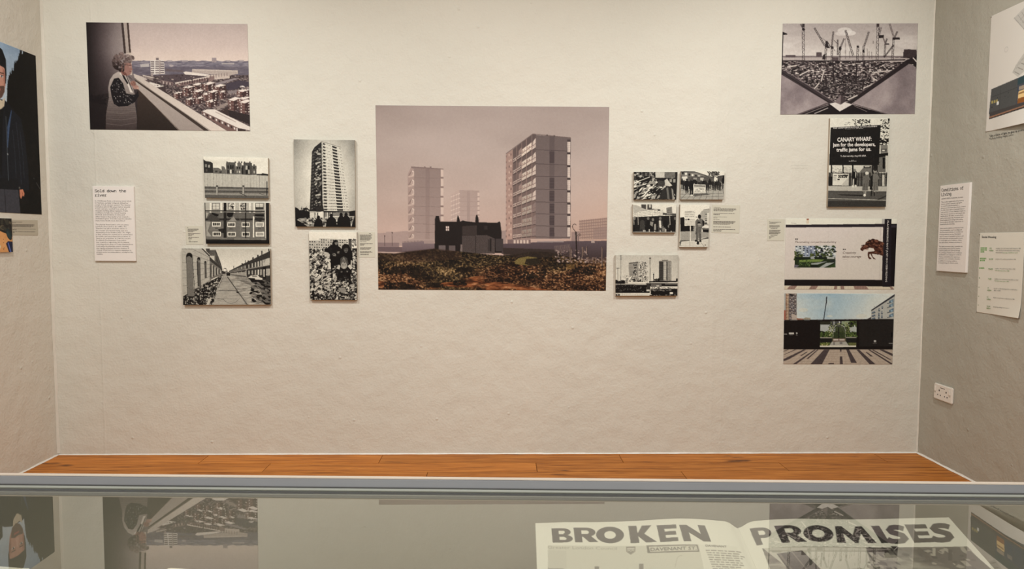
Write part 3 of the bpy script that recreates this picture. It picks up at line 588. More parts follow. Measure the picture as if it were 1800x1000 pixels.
def print_fence():
    P = Pic([(357.2, 275.2), (471, 277.7), (472, 348.8), (360.3, 347.7)], 1.7, 2, base=G(.88), seed=14).view(345, 265, 5.886)
    P.full(np.array(G(.9))+((P.noise(90, 3, 1, 3, .6)-.5)*34)[..., None])
    P.poly([(72, 88), (100, 108), (150, 115), (172, 130), (176, 232), (72, 230)], G(.16), n=12)
    P.poly([(176, 176), (230, 176), (262, 200), (262, 160), (288, 162), (308, 200), (308, 240), (176, 236)], G(.42), n=14)
    for x, y in ((196, 205), (240, 212)): P.rect(x, y, x+24, y+18, G(.2))
    P.poly([(308, 125), (335, 118), (405, 122), (408, 245), (310, 240)], G(.34), n=16); P.poly([(408, 160), (425, 160), (425, 124), (468, 126), (470, 245), (408, 245)], G(.40), n=14)
    P.poly([(470, 150), (488, 150), (488, 122), (575, 126), (578, 250), (470, 248)], G(.30), n=16); P.poly([(575, 155), (588, 155), (588, 140), (606, 140), (606, 155), (622, 155), (622, 250), (575, 250)], G(.36), n=14)
    for x, y, w, h, v in ((322, 152, 14, 34, .08), (350, 148, 16, 40, .06), (372, 148, 14, 40, .06), (348, 196, 18, 38, .85), (372, 196, 14, 34, .08), (322, 200, 14, 30, .1), (418, 165, 14, 22, .12), (440, 165, 14, 22, .08), (418, 206, 14, 22, .6), (442, 206, 12, 24, .8), (510, 155, 18, 40, .7), (534, 155, 16, 36, .06), (512, 200, 18, 40, .06), (538, 198, 12, 40, .75), (590, 165, 14, 22, .1), (592, 208, 12, 24, .7), (92, 140, 20, 30, .5), (124, 146, 18, 28, .6), (100, 190, 16, 24, .3), (470, 160, 16, 80, .1)): P.rect(x, y, x+w, y+h, G(v))
    for x in (312, 398, 436, 462, 492, 548): P.rect(x, 112, x+12, 128, G(.22))
    P.poly([(622, 240), (672, 240), (680, 232), (742, 240), (742, 258), (622, 252)], G(.15))
    P.poly([(72, 230), (742, 258), (745, 385), (76, 372)], G(.74), n=8)
    for i in range(42): P.line([(84+i*15.8, 232+i*.6), (86+i*15.8, 372+i*.35)], 2.2 if i % 3 else 4, G(.62 if i % 2 else .52))
    P.poly([(76, 368), (745, 382), (748, 440), (82, 432)], G(.38), n=20); P.line([(78, 372), (745, 386)], 5, G(.12)); P.line([(80, 412), (745, 424)], 4, G(.15)); P.poly([(82, 392), (745, 400), (745, 412), (82, 408)], G(.52), n=14)
    P.poly([(84, 432), (746, 440), (748, 496), (90, 490)], G(.56), n=12); P.poly([(88, 452), (748, 466), (748, 496), (90, 490)], G(.36), n=20)
    for x in (216, 487): P.rect(x-9, 360, x+9, 456, G(.62)); P.rect(x-11, 358, x+11, 372, G(.22)); P.rect(x+7, 370, x+10, 456, G(.25))
    P.line([(730, 315), (728, 462)], 9, G(.1)); P.line([(445, 432), (520, 468)], 5, G(.12)); P.line([(650, 440), (720, 462)], 4, G(.3))
    return P

def print_window():
    P = Pic([(359.3, 356.2), (472.8, 356.7), (473.4, 428.4), (362, 428.4)], 1.7, 2, base=G(.05), seed=15).view(345, 265, 5.886)
    P.poly([(92, 540), (718, 540), (718, 915), (98, 905)], G(.44), n=8)
    P.rect(92, 538, 718, 625, G(.7), n=8)
    for x in (140, 250, 385, 445, 545, 590): P.rect(x, 538, x+18, 690, G(.92))
    for x, w in ((165, 80), (330, 58), (458, 50), (608, 90)):
        P.rect(x, 540, x+w, 612, G(.5), n=18); P.rect(x+8, 548, x+w-8, 605, G(.82)); P.line([(x, 574), (x+w, 574)], 4, G(.4)); P.line([(x+w/2, 545), (x+w/2, 605)], 4, G(.35))
    P.dots(332, 545, 390, 605, 12, 9, [G(.06), G(.9)], seed=2); P.dots(460, 545, 505, 605, 10, 9, [G(.06), G(.15)], seed=3); P.rect(612, 585, 694, 606, G(.2), n=30)
    P.rect(98, 640, 718, 732, G(.40), n=10); P.rect(100, 700, 715, 720, G(.18))
    P.poly([(160, 640), (205, 650), (235, 660), (225, 680), (160, 680)], G(.06)); P.poly([(320, 640), (388, 640), (375, 680), (340, 690), (315, 670)], G(.05)); P.poly([(608, 655), (700, 655), (700, 682), (608, 678)], G(.05))
    P.poly([(110, 700), (150, 650), (230, 690), (250, 740), (150, 730)], G(.28)); P.poly([(385, 680), (420, 730), (330, 730)], G(.55)); P.poly([(610, 690), (690, 690), (670, 735), (610, 720)], G(.16))
    P.poly([(100, 640), (130, 645), (105, 700)], G(.66)); P.poly([(100, 730), (150, 735), (120, 830), (160, 885), (105, 885)], G(.62)); P.poly([(135, 820), (170, 770), (260, 790), (245, 820)], G(.48)); P.poly([(225, 810), (290, 800), (290, 850), (250, 850)], G(.16))
    for x, y, w, lit in ((165, 735, 88, 0), (322, 740, 82, 0), (468, 740, 84, 0), (612, 738, 86, 1), (170, 836, 86, 0), (324, 838, 84, 0), (470, 838, 82, 0), (614, 838, 88, 1)):
        P.rect(x, y, x+w, y+48, G(.93)); P.rect(x+9, y+9, x+w-9, y+38, G(.62 if lit else .13))
        if not lit:
            for q in range(1, 4): P.rect(x+9+q*(w-18)/4-2, y+9, x+9+q*(w-18)/4+2, y+38, G(.8))
    P.rect(585, 680, 600, 895, G(.9)); P.rect(600, 660, 606, 895, G(.08)); P.line([(450, 690), (465, 890)], 2.5, G(.6)); P.line([(700, 800), (670, 780)], 3, G(.3))
    for x, y in ((210, 800), (360, 808), (495, 800), (655, 806)): P.rect(x-16, y-4, x+16, y+4, G(.25))
    P.rect(284, 536, 312, 912, G(.04)); P.rect(505, 538, 516, 905, G(.05)); P.line([(92, 622), (720, 626)], 11, G(.06)); P.line([(92, 632), (720, 636)], 3, G(.8))
    P.poly([(84, 536), (94, 536), (104, 912), (96, 912)], G(.05)); P.rect(296, 640, 300, 900, G(.3))
    P.poly([(706, 538), (720, 538), (724, 920), (712, 916)], G(.8)); P.poly([(718, 536), (756, 536), (760, 966), (722, 966)], G(.03)); P.poly([(738, 545), (746, 545), (750, 950), (742, 950)], G(.2))
    P.poly([(96, 898), (724, 904), (722, 920), (98, 912)], G(.6)); P.line([(98, 905), (722, 910)], 4, G(.1)); P.poly([(98, 920), (760, 922), (760, 966), (100, 966)], G(.03)); P.line([(100, 928), (720, 932)], 3, G(.22))
    return P

def print_street():
    P = Pic([(319.4, 436.6), (474.6, 437.2), (476.2, 535.6), (322, 536.2)], 1.7, 2, base=G(.86), seed=16).view(310, 430, 8.333)
    yy = np.linspace(0, 1, P.H)[:, None]*np.ones((1, P.W))
    P.full(P.ramp(yy, [(0, G(.78)), (.4, G(.93)), (1, G(.9))])+((P.noise(200, 2, 1)-.5)*14)[..., None])
    # paving and road
    f = np.clip((P.noise(30, 4, 4, 3, .5)-.5)*1.5+.6, 0, 1)
    P.poly([(680, 400), (790, 400), (1390, 540), (1390, 890), (90, 890), (500, 560)], 0, tex=P.ramp(f, [(0, G(.34)), (.5, G(.58)), (1, G(.76))]))
    P.poly([(695, 440), (745, 440), (1020, 890), (530, 890)], G(.62), .75, col2=G(.70), n=10)
    for y in (540, 665, 790): P.line([(560+(790-y)*.3, y), (700+(y-400)*.5, y+6)], 4, G(.42))
    P.line([(620, 668), (890, 672)], 5, G(.18)); P.line([(745, 470), (1040, 880)], 13, G(.36)); P.line([(752, 470), (920, 715)], 5, G(.16)); P.poly([(870, 680), (905, 690), (915, 715), (880, 700)], G(.06))
    P.line([(600, 785), (690, 800), (740, 845), (800, 862), (860, 845), (910, 800)], 4, G(.28))
    P.line([(690, 430), (600, 620), (520, 890)], 10, G(.78)); P.line([(680, 440), (570, 650)], 16, G(.7)); P.line([(700, 440), (610, 640)], 4, G(.3))
    P.line([(800, 440), (1080, 480), (1390, 545)], 6, G(.3))
    for a in range(16): P.line([(880+a*20, 505+a*9), (980+a*24, 515+a*10+(a % 3)*6)], 4, G(.36))
    # rubble verge
    verge = [(95, 760), (270, 640), (430, 560), (560, 500), (690, 430), (600, 620), (540, 880), (95, 885)]
    g = np.clip((P.noise(16, 3, 9)-.5)*3+.36, 0, 1); P.poly(verge, 0, tex=P.ramp(g, [(0, G(.03)), (.5, G(.26)), (1, G(.78))]))
    P.dots(100, 560, 600, 880, 150, 9, [G(.05), G(.08), G(.65), G(.35), G(.8)], 1.6, inside=verge, seed=3); P.poly([(440, 880), (470, 790), (510, 785), (480, 880)], G(.78))
    P.dots(110, 740, 330, 880, 70, 12, [G(.04), G(.06), G(.12)], inside=verge, seed=4)
    # stone warehouse on the left
    P.poly([(75, 52), (360, 55), (488, 175), (490, 530), (270, 650), (95, 760)], G(.70), n=8)
    for i, y in enumerate((60, 150, 260, 375, 490, 605, 715)): P.line([(78, y), (240, y+8-i*6), (488, 190+(y-60)*.50)], 4, G(.42))
    for x, y0 in ((250, 150), (285, 70), (365, 110), (455, 200), (270, 300), (380, 320), (462, 330)): P.line([(x, y0), (x+2, y0+60)], 3, G(.48))
    for r in (0, 1, 2, 3, 4): P.line([(188+50*np.cos(3.4+r*.62), 130+60*np.sin(3.4+r*.62)), (188+95*np.cos(3.4+r*.62), 130+105*np.sin(3.4+r*.62))], 3, G(.48))
    def arch(xl, xr, yt, yb, c, lean=0, hood=.08):
        t = np.linspace(np.pi, 0, 9); m = (xl+xr)/2; w = (xr-xl)/2
        P.poly([(xl+lean, yb)]+[(m+w*np.cos(a), yt+w-w*1.15*np.sin(a)) for a in t]+[(xr+lean, yb)], G(c), n=8)
        P.poly([(xl, yt+w+12)]+[(m+w*np.cos(a), yt+w-w*1.15*np.sin(a)) for a in t]+[(xr, yt+w+30), (m, yt+w*.9)], G(hood))
    arch(145, 238, 125, 752, .46, 24); P.line([(146, 170), (165, 755)], 5, G(.15)); P.line([(238, 200), (275, 720)], 6, G(.2))
    arch(305, 352, 188, 610, .36, 10); P.line([(306, 240), (320, 610)], 10, G(.06)); P.ell(335, 245, 14, 16, G(.5)); arch(410, 440, 242, 490, .34, 6)
    P.poly([(360, 52), (380, 52), (492, 160), (490, 185)], G(.2)); P.poly([(430, 52), (490, 52), (490, 150), (440, 100)], G(.3), n=10)
    # receding wing
    P.poly([(488, 80), (575, 75), (640, 240), (668, 330), (672, 440), (520, 500), (488, 540)], G(.5), n=10)
    P.poly([(488, 85), (570, 88), (578, 150), (490, 160)], G(.36), n=26); P.poly([(490, 165), (555, 170), (555, 240), (490, 200)], G(.78)); P.poly([(575, 75), (640, 240), (668, 330), (660, 340), (630, 260), (572, 110)], G(.26))
    P.poly([(572, 115), (655, 330), (655, 345), (572, 250)], G(.34)); 
    for i in range(6): P.line([(580+i*13, 150+i*32), (580+i*13, 235+i*20)], 4, G(.12))
    P.poly([(486, 175), (670, 345), (672, 372), (488, 240)], G(.24)); P.poly([(488, 235), (672, 375), (672, 430), (488, 520)], G(.46), n=12)
    for i in range(8): x = 500+i*20; P.rect(x, 285+i*13, x+12, 480-i*9, G(.75 if i % 2 else .22))
    # terrace on the right
    P.poly([(770, 385), (1000, 270), (1230, 160), (1375, 92), (1380, 545), (1080, 475), (780, 435)], G(.22), n=12)
    P.poly([(770, 405), (1375, 285), (1375, 300), (775, 412)], G(.55)); P.poly([(775, 420), (1010, 395), (1030, 460), (780, 432)], G(.62), n=10); P.poly([(775, 390), (1010, 300), (1010, 355), (775, 405)], G(.42), n=12)
    for i in range(14):
        t = (i/13.)**1.6; x = 1350-t*520; h = 92*(1-t)+12; w = 24*(1-t)+4; y = 200+t*165
        P.poly([(x-w/2, y), (x+w/2, y-4), (x+w/2, y+h-6), (x-w/2, y+h)], G(.78)); P.line([(x, y), (x, y+h)], 2.5*(1-t)+1, G(.4))
        y2 = 350+t*55; P.poly([(x-w/2, y2), (x+w/2, y2), (x+w/2, y2+h*.95), (x-w/2, y2+h)], G(.66 if i % 3 else .85))
    for x, y, h, w in ((1352, 52, 50, 16), (1250, 92, 62, 16), (1192, 150, 34, 20), (1120, 185, 28, 22), (1010, 226, 40, 8), (1050, 230, 22, 14), (965, 275, 14, 20), (840, 310, 60, 8)): P.rect(x-w/2, y, x+w/2, y+h, G(.18))
    P.poly([(1365, 92), (1380, 92), (1380, 545), (1368, 540)], G(.05)); P.line([(1020, 350), (1022, 470)], 8, G(.75)); P.poly([(1260, 330), (1310, 320), (1310, 500), (1262, 495)], G(.08)); P.rect(1272, 360, 1292, 470, G(.75))
    # cars, far end, shadows
    P.poly([(1050, 480), (1090, 450), (1190, 442), (1215, 475), (1258, 490), (1258, 515), (1130, 520), (1060, 510)], G(.84)); P.poly([(1050, 485), (1150, 492), (1150, 512), (1058, 508)], G(.1)); P.poly([(1070, 505), (1260, 515), (1250, 545), (1100, 545)], G(.04)); P.rect(1110, 452, 1180, 472, G(.5))
    P.poly([(730, 410), (785, 412), (788, 455), (735, 455)], G(.08)); P.poly([(735, 400), (775, 402), (772, 420), (738, 420)], G(.25)); P.poly([(665, 380), (720, 395), (720, 425), (670, 430)], G(.2), n=20); P.line([(800, 400), (1060, 400)], 2, G(.3)); P.dots(660, 340, 760, 400, 14, 7, [G(.1), G(.2)], 1.5)
    P.poly([(1090, 545), (1380, 530), (1385, 860), (1330, 850), (1280, 700), (1180, 600)], G(.1), .55); P.dots(1100, 540, 1380, 860, 90, 16, [G(.05), G(.07), G(.45)], 2.6, .25, seed=9)
    return P

def print_tower():
    P = Pic([(516.2, 244.9), (623.6, 246.2), (624.8, 399), (519.3, 398.1)], 1.7, 2, seed=17).view(505, 235, 5.885)
    yy = np.linspace(0, 1, P.H)[:, None]*np.ones((1, P.W)); xx = np.linspace(0, 1, P.W)[None, :]*np.ones((P.H, 1))
    vig = np.clip(((xx-.5)**2*1.2+(yy-.6)**2*.6), 0, 1)
    P.full(P.ramp(np.clip(.97-vig*.85+(P.noise(120, 3, 2)-.5)*.1, 0, 1), [(0, G(0)), (1, G(1))]))
    P.poly([(80, 760), (100, 762), (130, 790), (230, 800), (236, 875), (120, 880), (80, 900)], G(.04)); P.dots(120, 770, 235, 830, 40, 10, [G(.04)], seed=2)
    for x in (150, 198): P.line([(x, 750), (x, 800)], 5, G(.3))
    P.poly([(120, 875), (710, 850), (710, 965), (85, 965)], G(.62), n=30); P.dots(130, 870, 700, 955, 150, 9, [G(.85), G(.2), G(.5), G(.1)], 1.5, seed=3)
    P.poly([(640, 800), (710, 790), (710, 850), (640, 850)], G(.08), n=10)
    # dark shattered flank
    P.poly([(256, 185), (282, 140), (352, 84), (364, 88), (375, 800), (300, 810), (232, 800)], G(.10), n=12)
    for i in range(19):
        y = 200+i*33
        P.line([(252-i*.9, y+6), (352, y-26+i*1.2)], 2.6, G(.34)); P.rect(256-i, y+10, 270-i, y+22, G(.3)); P.rect(272-i, y+4, 280-i, y+18, G(.4))
    P.dots(285, 150, 350, 800, 190, 9, [G(.03), G(.05), G(.45), G(.7), G(.25)], 1.7, -.5, seed=4)
    for y in (300, 470, 630): P.poly([(290, y), (345, y-14), (345, y), (292, y+14)], G(.72))
    # lit face
    F = lambda u, v: ((360+(u)*(552-360))*(1-v)+(372+u*(640-372))*v, (84+u*62)*(1-v)+(796+u*6)*v)
    P.poly([F(0, 0), F(1, 0), F(1, 1), F(0, 1)], G(.86))
    nf = 22
    for i in range(nf):
        v0 = (i/nf)**1.0; d = 1/nf; f0, f1 = v0+d*.30, v0+d*.72
        def q(u0, u1, a, b, c): P.poly([F(u0, a), F(u1, a), F(u1, b), F(u0, b)], G(c))
        q(.02, .16, f0, v0+d*.62, .06); q(.02, .15, v0+d*.62, v0+d*.85, .35); q(.17, .21, f0+d*.1, v0+d*.55, .25)
        q(.52, .78, f0-d*.05, v0+d*.62, .05); q(.54, .76, v0+d*.62, v0+d*.88, .26)
        for u in (.25, .30, .35, .40, .44): q(u, u+.03, f0+d*.1, v0+d*.6, .28 if (i+int(u*100)) % 3 else .7)
        if i > 7:
            q(.24, .49, f0+d*.06, v0+d*.6, .42)
            for u in (.29, .36, .43): q(u, u+.015, f0, v0+d*.62, .85)
        for u in (.82, .90, .95): q(u, u+.035, f0+d*.05, v0+d*.6, .3)
        q(0, 1, v0+d*.93, v0+d*1.02, .66)
    P.poly([(352, 82), (368, 84), (380, 800), (366, 800)], G(.8), .8)
    for i in range(22): P.line([(350+i*.7, 110+i*32), (366+i*.6, 120+i*31.5)], 3.5, G(.3))
    P.line([(352, 82), (552, 142)], 7, G(.55)); P.poly([(372, 796), (640, 800), (640, 812), (374, 812)], G(.12)); P.poly([(376, 812), (640, 812), (640, 850), (460, 850), (380, 860)], G(.5), n=12)
    for x in (410, 450, 300, 270, 365): P.rect(x, 812, x+12, 875, G(.8)); P.rect(x+12, 812, x+20, 875, G(.12))
    P.poly([(232, 800), (330, 800), (330, 815), (232, 815)], G(.7)); P.poly([(290, 760), (370, 740), (380, 800), (300, 805)], G(.15), n=24)
    # onlookers seen from behind
    k = G(.01)
    for x, y, w in ((322, 865, 50), (455, 845, 58), (556, 835, 44), (606, 835, 52)):
        P.ell(x, y, 17, 21, k); P.poly([(x-14, y+10), (x+14, y+10), (x+w*.8, y+38), (x+w, 965), (x-w, 965), (x-w*.8, y+42)], k)
    P.poly([(85, 880), (130, 905), (200, 950), (215, 965), (85, 965)], k); P.poly([(660, 965), (700, 830), (712, 830), (712, 965)], k); P.ell(712, 870, 22, 40, k)
    return P

def print_kids():
    P = Pic([(543.1, 407), (627.1, 407.8), (627.7, 527.3), (545.1, 526.9)], 1.8, 2, base=G(.92), seed=18).view(535, 400, 7.407)
    P.full(np.array(G(.93))+((P.noise(200, 2, 1)-.5)*12)[..., None])
    P.poly([(60, 165), (185, 165), (195, 138), (560, 155), (570, 280), (60, 280)], G(.78), n=6)
    for r, y in enumerate((152, 178, 215, 248)):
        for i in range(17):
            x = 66+i*30
            if r == 0 and x < 190: continue
            P.rect(x, y+i*.6, x+19, y+14+i*.6, G(.18 if (i+r) % 4 else .6))
    P.line([(62, 200), (560, 212)], 4, G(.5)); P.line([(62, 238), (560, 246)], 4, G(.5)); P.rect(572, 150, 615, 290, G(.3), n=12); P.rect(572, 150, 612, 160, G(.1)); P.dots(620, 150, 680, 240, 40, 5, [G(.5), G(.3)], 3, 1.2); P.rect(620, 270, 684, 300, G(.14), n=16)
    f = np.clip((P.noise(22, 3, 6)-.5)*3.2+.34, 0, 1); rub = [(62, 270), (280, 280), (690, 300), (690, 945), (70, 945)]
    P.poly(rub, 0, tex=P.ramp(f, [(0, G(.02)), (.5, G(.28)), (1, G(.9))]))
    P.dots(65, 275, 300, 540, 170, 13, [G(.85), G(.7), G(.05), G(.03), G(.4), G(.55)], 1.5, -.4, seed=3)
    P.dots(75, 540, 430, 860, 190, 18, [G(.78), G(.62), G(.04), G(.06), G(.35), G(.9)], 1.7, -.5, seed=4)
    P.dots(240, 660, 690, 940, 300, 10, [G(.62), G(.5), G(.08), G(.3), G(.75)], 1.3, -.2, seed=5); P.dots(600, 300, 690, 700, 90, 13, [G(.6), G(.05), G(.3), G(.8)], 1.5, seed=6)
    for a, b, w in (((140, 690), (210, 640), 30), ((130, 820), (170, 770), 34), ((230, 690), (330, 630), 16), ((150, 760), (190, 720), 24), ((85, 600), (140, 630), 26)): P.line([a, b], w, G(.74)); P.line([(a[0]+8, a[1]+w*.6), (b[0]+8, b[1]+w*.6)], w*.3, G(.05))
    P.poly([(440, 780), (520, 780), (550, 820), (520, 850), (480, 845)], G(.55), n=10); P.poly([(470, 845), (530, 855), (600, 880), (470, 890)], G(.08), .7)
    k = G(.015)
    # three children: left
    P.poly([(365, 190), (385, 165), (420, 160), (440, 185), (440, 240), (470, 260), (490, 300), (440, 420), (340, 470), (300, 420), (330, 330), (250, 310), (330, 240), (360, 225)], k); P.ell(415, 200, 20, 27, G(.5)); P.poly([(385, 168), (440, 168), (436, 182), (392, 196), (380, 240), (365, 230)], k); P.line([(405, 200), (428, 198)], 3, G(.1)); P.line([(412, 216), (424, 214)], 3, G(.15))
    P.poly([(245, 305), (330, 345), (330, 400), (300, 400), (270, 350)], G(.72)); P.poly([(300, 410), (340, 410), (345, 540), (312, 540)], G(.82)); P.poly([(362, 350), (375, 334), (400, 334), (414, 356), (404, 372), (372, 370)], G(.5), n=26); P.poly([(425, 318), (440, 305), (468, 312), (452, 332), (430, 338)], G(.46), n=26); P.dots(300, 250, 480, 460, 40, 9, [G(.07), G(.11), G(.02)], 1.8, .6, seed=31); P.poly([(340, 380), (440, 370), (480, 470), (350, 500)], k)
    # right
    P.poly([(490, 240), (520, 212), (570, 218), (592, 260), (620, 310), (625, 400), (600, 480), (470, 460), (440, 420), (470, 320)], k); P.ell(540, 285, 30, 42, G(.30)); P.poly([(498, 250), (540, 228), (580, 255), (575, 275), (545, 262), (510, 280)], k); P.line([(522, 300), (535, 298)], 5, G(.6)); P.line([(548, 298), (562, 300)], 5, G(.55)); P.line([(528, 322), (552, 322)], 5, G(.5)); P.poly([(605, 420), (622, 430), (620, 500), (600, 500)], G(.7))
    # front
    P.poly([(430, 500), (470, 470), (560, 470), (620, 500), (630, 530), (600, 600), (605, 680), (590, 700), (560, 640), (470, 640), (440, 690), (420, 670), (440, 580), (420, 540)], k); P.ell(515, 490, 42, 48, G(.6)); P.poly([(462, 480), (470, 400), (510, 372), (555, 395), (574, 470), (560, 478), (545, 440), (520, 462), (495, 440), (480, 470)], G(.3), n=20)
    for i in range(9): P.line([(510, 380), (478+i*10, 455)], 3, G(.66 if i % 2 else .3))
    P.line([(492, 484), (508, 484)], 6, G(.08)); P.line([(524, 484), (540, 484)], 6, G(.08)); P.line([(505, 516), (532, 514)], 6, G(.9)); P.poly([(415, 530), (450, 480), (470, 500), (455, 545)], G(.75)); P.poly([(560, 500), (590, 478), (630, 520), (600, 545)], G(.78)); P.poly([(536, 570), (548, 560), (570, 566), (560, 584), (542, 586)], G(.48), n=20); P.poly([(470, 572), (482, 562), (498, 568), (490, 584), (474, 584)], G(.42), n=20); P.dots(440, 540, 610, 640, 30, 9, [G(.08), G(.12), G(.02)], 1.6, .5, seed=32); P.poly([(400, 560), (470, 580), (540, 700), (430, 680)], G(.03), .8)
    P.poly([(565, 700), (600, 690), (640, 740), (590, 750)], G(.05)); P.poly([(590, 740), (650, 730), (655, 752), (600, 760)], G(.6))
    return P

def print_coats():
    P = Pic([(1114.3, 302), (1191, 302.3), (1188.7, 350.8), (1114, 350.8)], 1.8, 2, base=G(.1), seed=19).view(1105, 290, 6.667)
    f = np.clip((P.noise(20, 3, 3)-.5)*3+.4, 0, 1); P.full(P.ramp(f, [(0, G(.02)), (.5, G(.25)), (1, G(.85))]))
    P.rect(60, 80, 290, 140, G(.4), n=40); P.rect(305, 85, 420, 150, G(.78), n=20); P.rect(420, 84, 575, 150, G(.42), n=46); P.rect(545, 80, 580, 400, G(.08))
    for x in (90, 130, 180, 300): P.rect(x, 82, x+14, 150, G(.05))
    P.poly([(470, 165), (560, 150), (560, 330), (500, 330)], G(.08)); P.rect(520, 165, 548, 205, G(.6), n=20); P.rect(478, 165, 505, 200, G(.6)); P.dots(62, 85, 300, 230, 90, 12, [G(.04), G(.1), G(.7), G(.4)], 1.2, seed=4)
    for x, y in ((176, 145), (230, 130)): P.ell(x, y-24, 14, 17, G(.2)); P.poly([(x-36, y), (x+36, y), (x+40, y+70), (x-40, y+70)], G(.03))
    for i in range(18):
        y = 200+i*17; P.line([(58, y+60), (120+i*6, y-10), (250+i*10, y-60)], 8, G(.85 if i % 3 == 0 else (.03 if i % 3 == 1 else .45)))
    P.dots(60, 200, 380, 405, 150, 12, [G(.9), G(.04), G(.05), G(.6)], 4.0, -.6, seed=6)
    P.ell(385, 210, 46, 44, G(.24), n=30); P.rect(350, 165, 430, 182, G(.05)); P.ell(395, 168, 50, 18, G(.06)); P.poly([(420, 180), (450, 160), (475, 200), (510, 240), (480, 250), (430, 240)], G(.78), n=20)
    P.poly([(390, 300), (420, 262), (470, 250), (505, 270), (525, 400), (350, 405)], G(.16), n=8); P.poly([(440, 270), (462, 262), (480, 400), (455, 400)], G(.42)); P.poly([(500, 270), (520, 290), (530, 400), (512, 400)], G(.55)); P.ell(300, 215, 18, 20, G(.55)); P.ell(235, 242, 22, 14, G(.85))
    return P

def print_march():
    P = Pic([(1197.2, 300.8), (1273.9, 301.3), (1272, 350.8), (1195.8, 350.8)], 1.8, 2, base=G(.9), seed=20).view(1105, 290, 6.667)
    P.poly([(610, 75), (770, 75), (1000, 150), (1000, 190), (610, 170)], G(.28), n=16); P.poly([(612, 90), (790, 90), (1000, 165), (1000, 180), (612, 128)], G(.5), n=12)
    for i in range(9): P.rect(625+i*38, 84+i*8, 647+i*38, 112+i*7, G(.9 if i % 2 else .12)); P.line([(612, 128), (1000, 190)], 6, G(.1))
    P.rect(610, 135, 1000, 215, G(.35), n=30); P.rect(625, 135, 690, 185, G(.85)); P.rect(840, 150, 880, 190, G(.75)); P.rect(760, 150, 800, 190, G(.6))
    P.dots(930, 80, 1060, 150, 60, 8, [G(.3), G(.45), G(.2)], 2.5, .5, seed=2); P.poly([(1040, 130), (1122, 118), (1120, 200), (1040, 200)], G(.3), n=24)
    P.poly([(606, 268), (820, 260), (1118, 230), (1112, 408), (603, 408)], G(.66), n=10)
    for i in range(9): P.line([(600+i*75, 408), (760+i*48, 255)], 3.5, G(.3))
    for y in (300, 340, 376): P.line([(603, y), (1118, y-10)], 3.5, G(.36))
    P.poly([(700, 340), (900, 330), (960, 345), (780, 365)], G(.2), .6)
    for i, x in enumerate((630, 652, 676, 705, 728, 750, 790, 825, 850, 880, 905, 928, 950, 985, 1010, 1030, 1050, 1070)):
        P.person(x, 280+(i % 3)*10, 120-(i % 4)*5, G(.06+.06*(i % 3)), G(.4 if i % 2 else .1), 1.1)
    P.person(684, 325, 165, G(.04), G(.12)); P.person(740, 355, 200, G(.04), G(.3)); P.person(1110, 280, 150, G(.07)); P.ell(740, 352, 18, 8, G(.85))
    P.poly([(762, 225), (908, 230), (905, 330), (760, 330)], G(.78)); P.poly([(768, 234), (902, 238), (900, 258), (768, 252)], G(.5)); P.poly([(765, 270), (900, 266), (898, 310), (765, 316)], G(.88)); P.dots(780, 270, 880, 312, 18, 7, [G(.6)], 2); P.line([(762, 225), (762, 350)], 6, G(.85)); P.line([(906, 230), (908, 335)], 6, G(.1)); P.ell(770, 190, 20, 22, G(.08))
    return P

def print_demo():
    P = Pic([(1112.5, 359), (1189, 359.5), (1187.5, 409), (1112.2, 408.5)], 1.8, 2, base=G(.9), seed=21).view(1105, 290, 6.667)
    P.poly([(52, 470), (90, 470), (230, 530), (60, 570)], G(.7), n=14); P.poly([(150, 462), (272, 462), (275, 515), (370, 520), (370, 540), (200, 520), (150, 500)], G(.3), n=14); P.rect(205, 462, 220, 520, G(.85)); P.rect(240, 465, 262, 500, G(.75))
    P.poly([(400, 560), (556, 570), (556, 590), (400, 585)], G(.3))
    for i, (x, y, w, h) in enumerate(((52, 570, 55, 50), (110, 545, 45, 72), (158, 540, 60, 75), (220, 528, 60, 90), (284, 525, 55, 92), (340, 540, 60, 75))):
        P.poly([(x, y), (x+w, y-4), (x+w, y+h), (x, y+h)], G(.9)); P.line([(x+w, y), (x+w, y+h)], 3, G(.45)); P.line([(x, y), (x+w, y-4)], 2.5, G(.5))
        for j in range(3): P.line([(x+8, y+16+j*18), (x+w-10, y+14+j*18+(j*i) % 7-3)], 4, G(.45 if i < 4 else .3))
    P.poly([(440, 502), (505, 490), (512, 575), (445, 580)], G(.52)); P.rect(476, 580, 482, 620, G(.5))
    for j in range(3): P.line([(455, 520+j*18), (498, 514+j*18)], 4, G(.25))
    P.poly([(48, 610), (556, 590), (552, 795), (48, 790)], G(.12), n=14)
    P.dots(50, 690, 550, 790, 60, 14, [G(.5), G(.7), G(.05)], .6, seed=5)
    for i, x in enumerate((70, 105, 160, 230, 280, 312, 370, 430, 500, 545)):
        P.ell(x, 625+(i % 3)*6-(14 if x == 430 else 0), 15, 19, G(.10 if i % 3 else .45)); P.poly([(x-24, 660), (x-10, 645), (x+10, 645), (x+26, 660), (x+30, 790), (x-30, 790)], G((.04, .08, .25, .05)[i % 4]), n=10)
    P.ell(285, 640, 14, 18, G(.5)); P.poly([(355, 650), (378, 650), (384, 740), (360, 730)], G(.85)); P.poly([(255, 660), (290, 670), (280, 720), (250, 700)], G(.55), n=20); P.poly([(300, 690), (320, 690), (320, 760), (298, 760)], G(.6)); P.poly([(395, 730), (430, 735), (435, 792), (390, 792)], G(.5)); 
    for x in (60, 110, 480): P.line([(x, 590), (x+5, 700)], 6, G(.75))
    for i in range(12): P.rect(140+i*32, 750+(i % 3)*10, 152+i*32, 785, G(.75 if i % 2 else .05))
    P.rect(48, 780, 552, 796, G(.6), n=20)
    return P

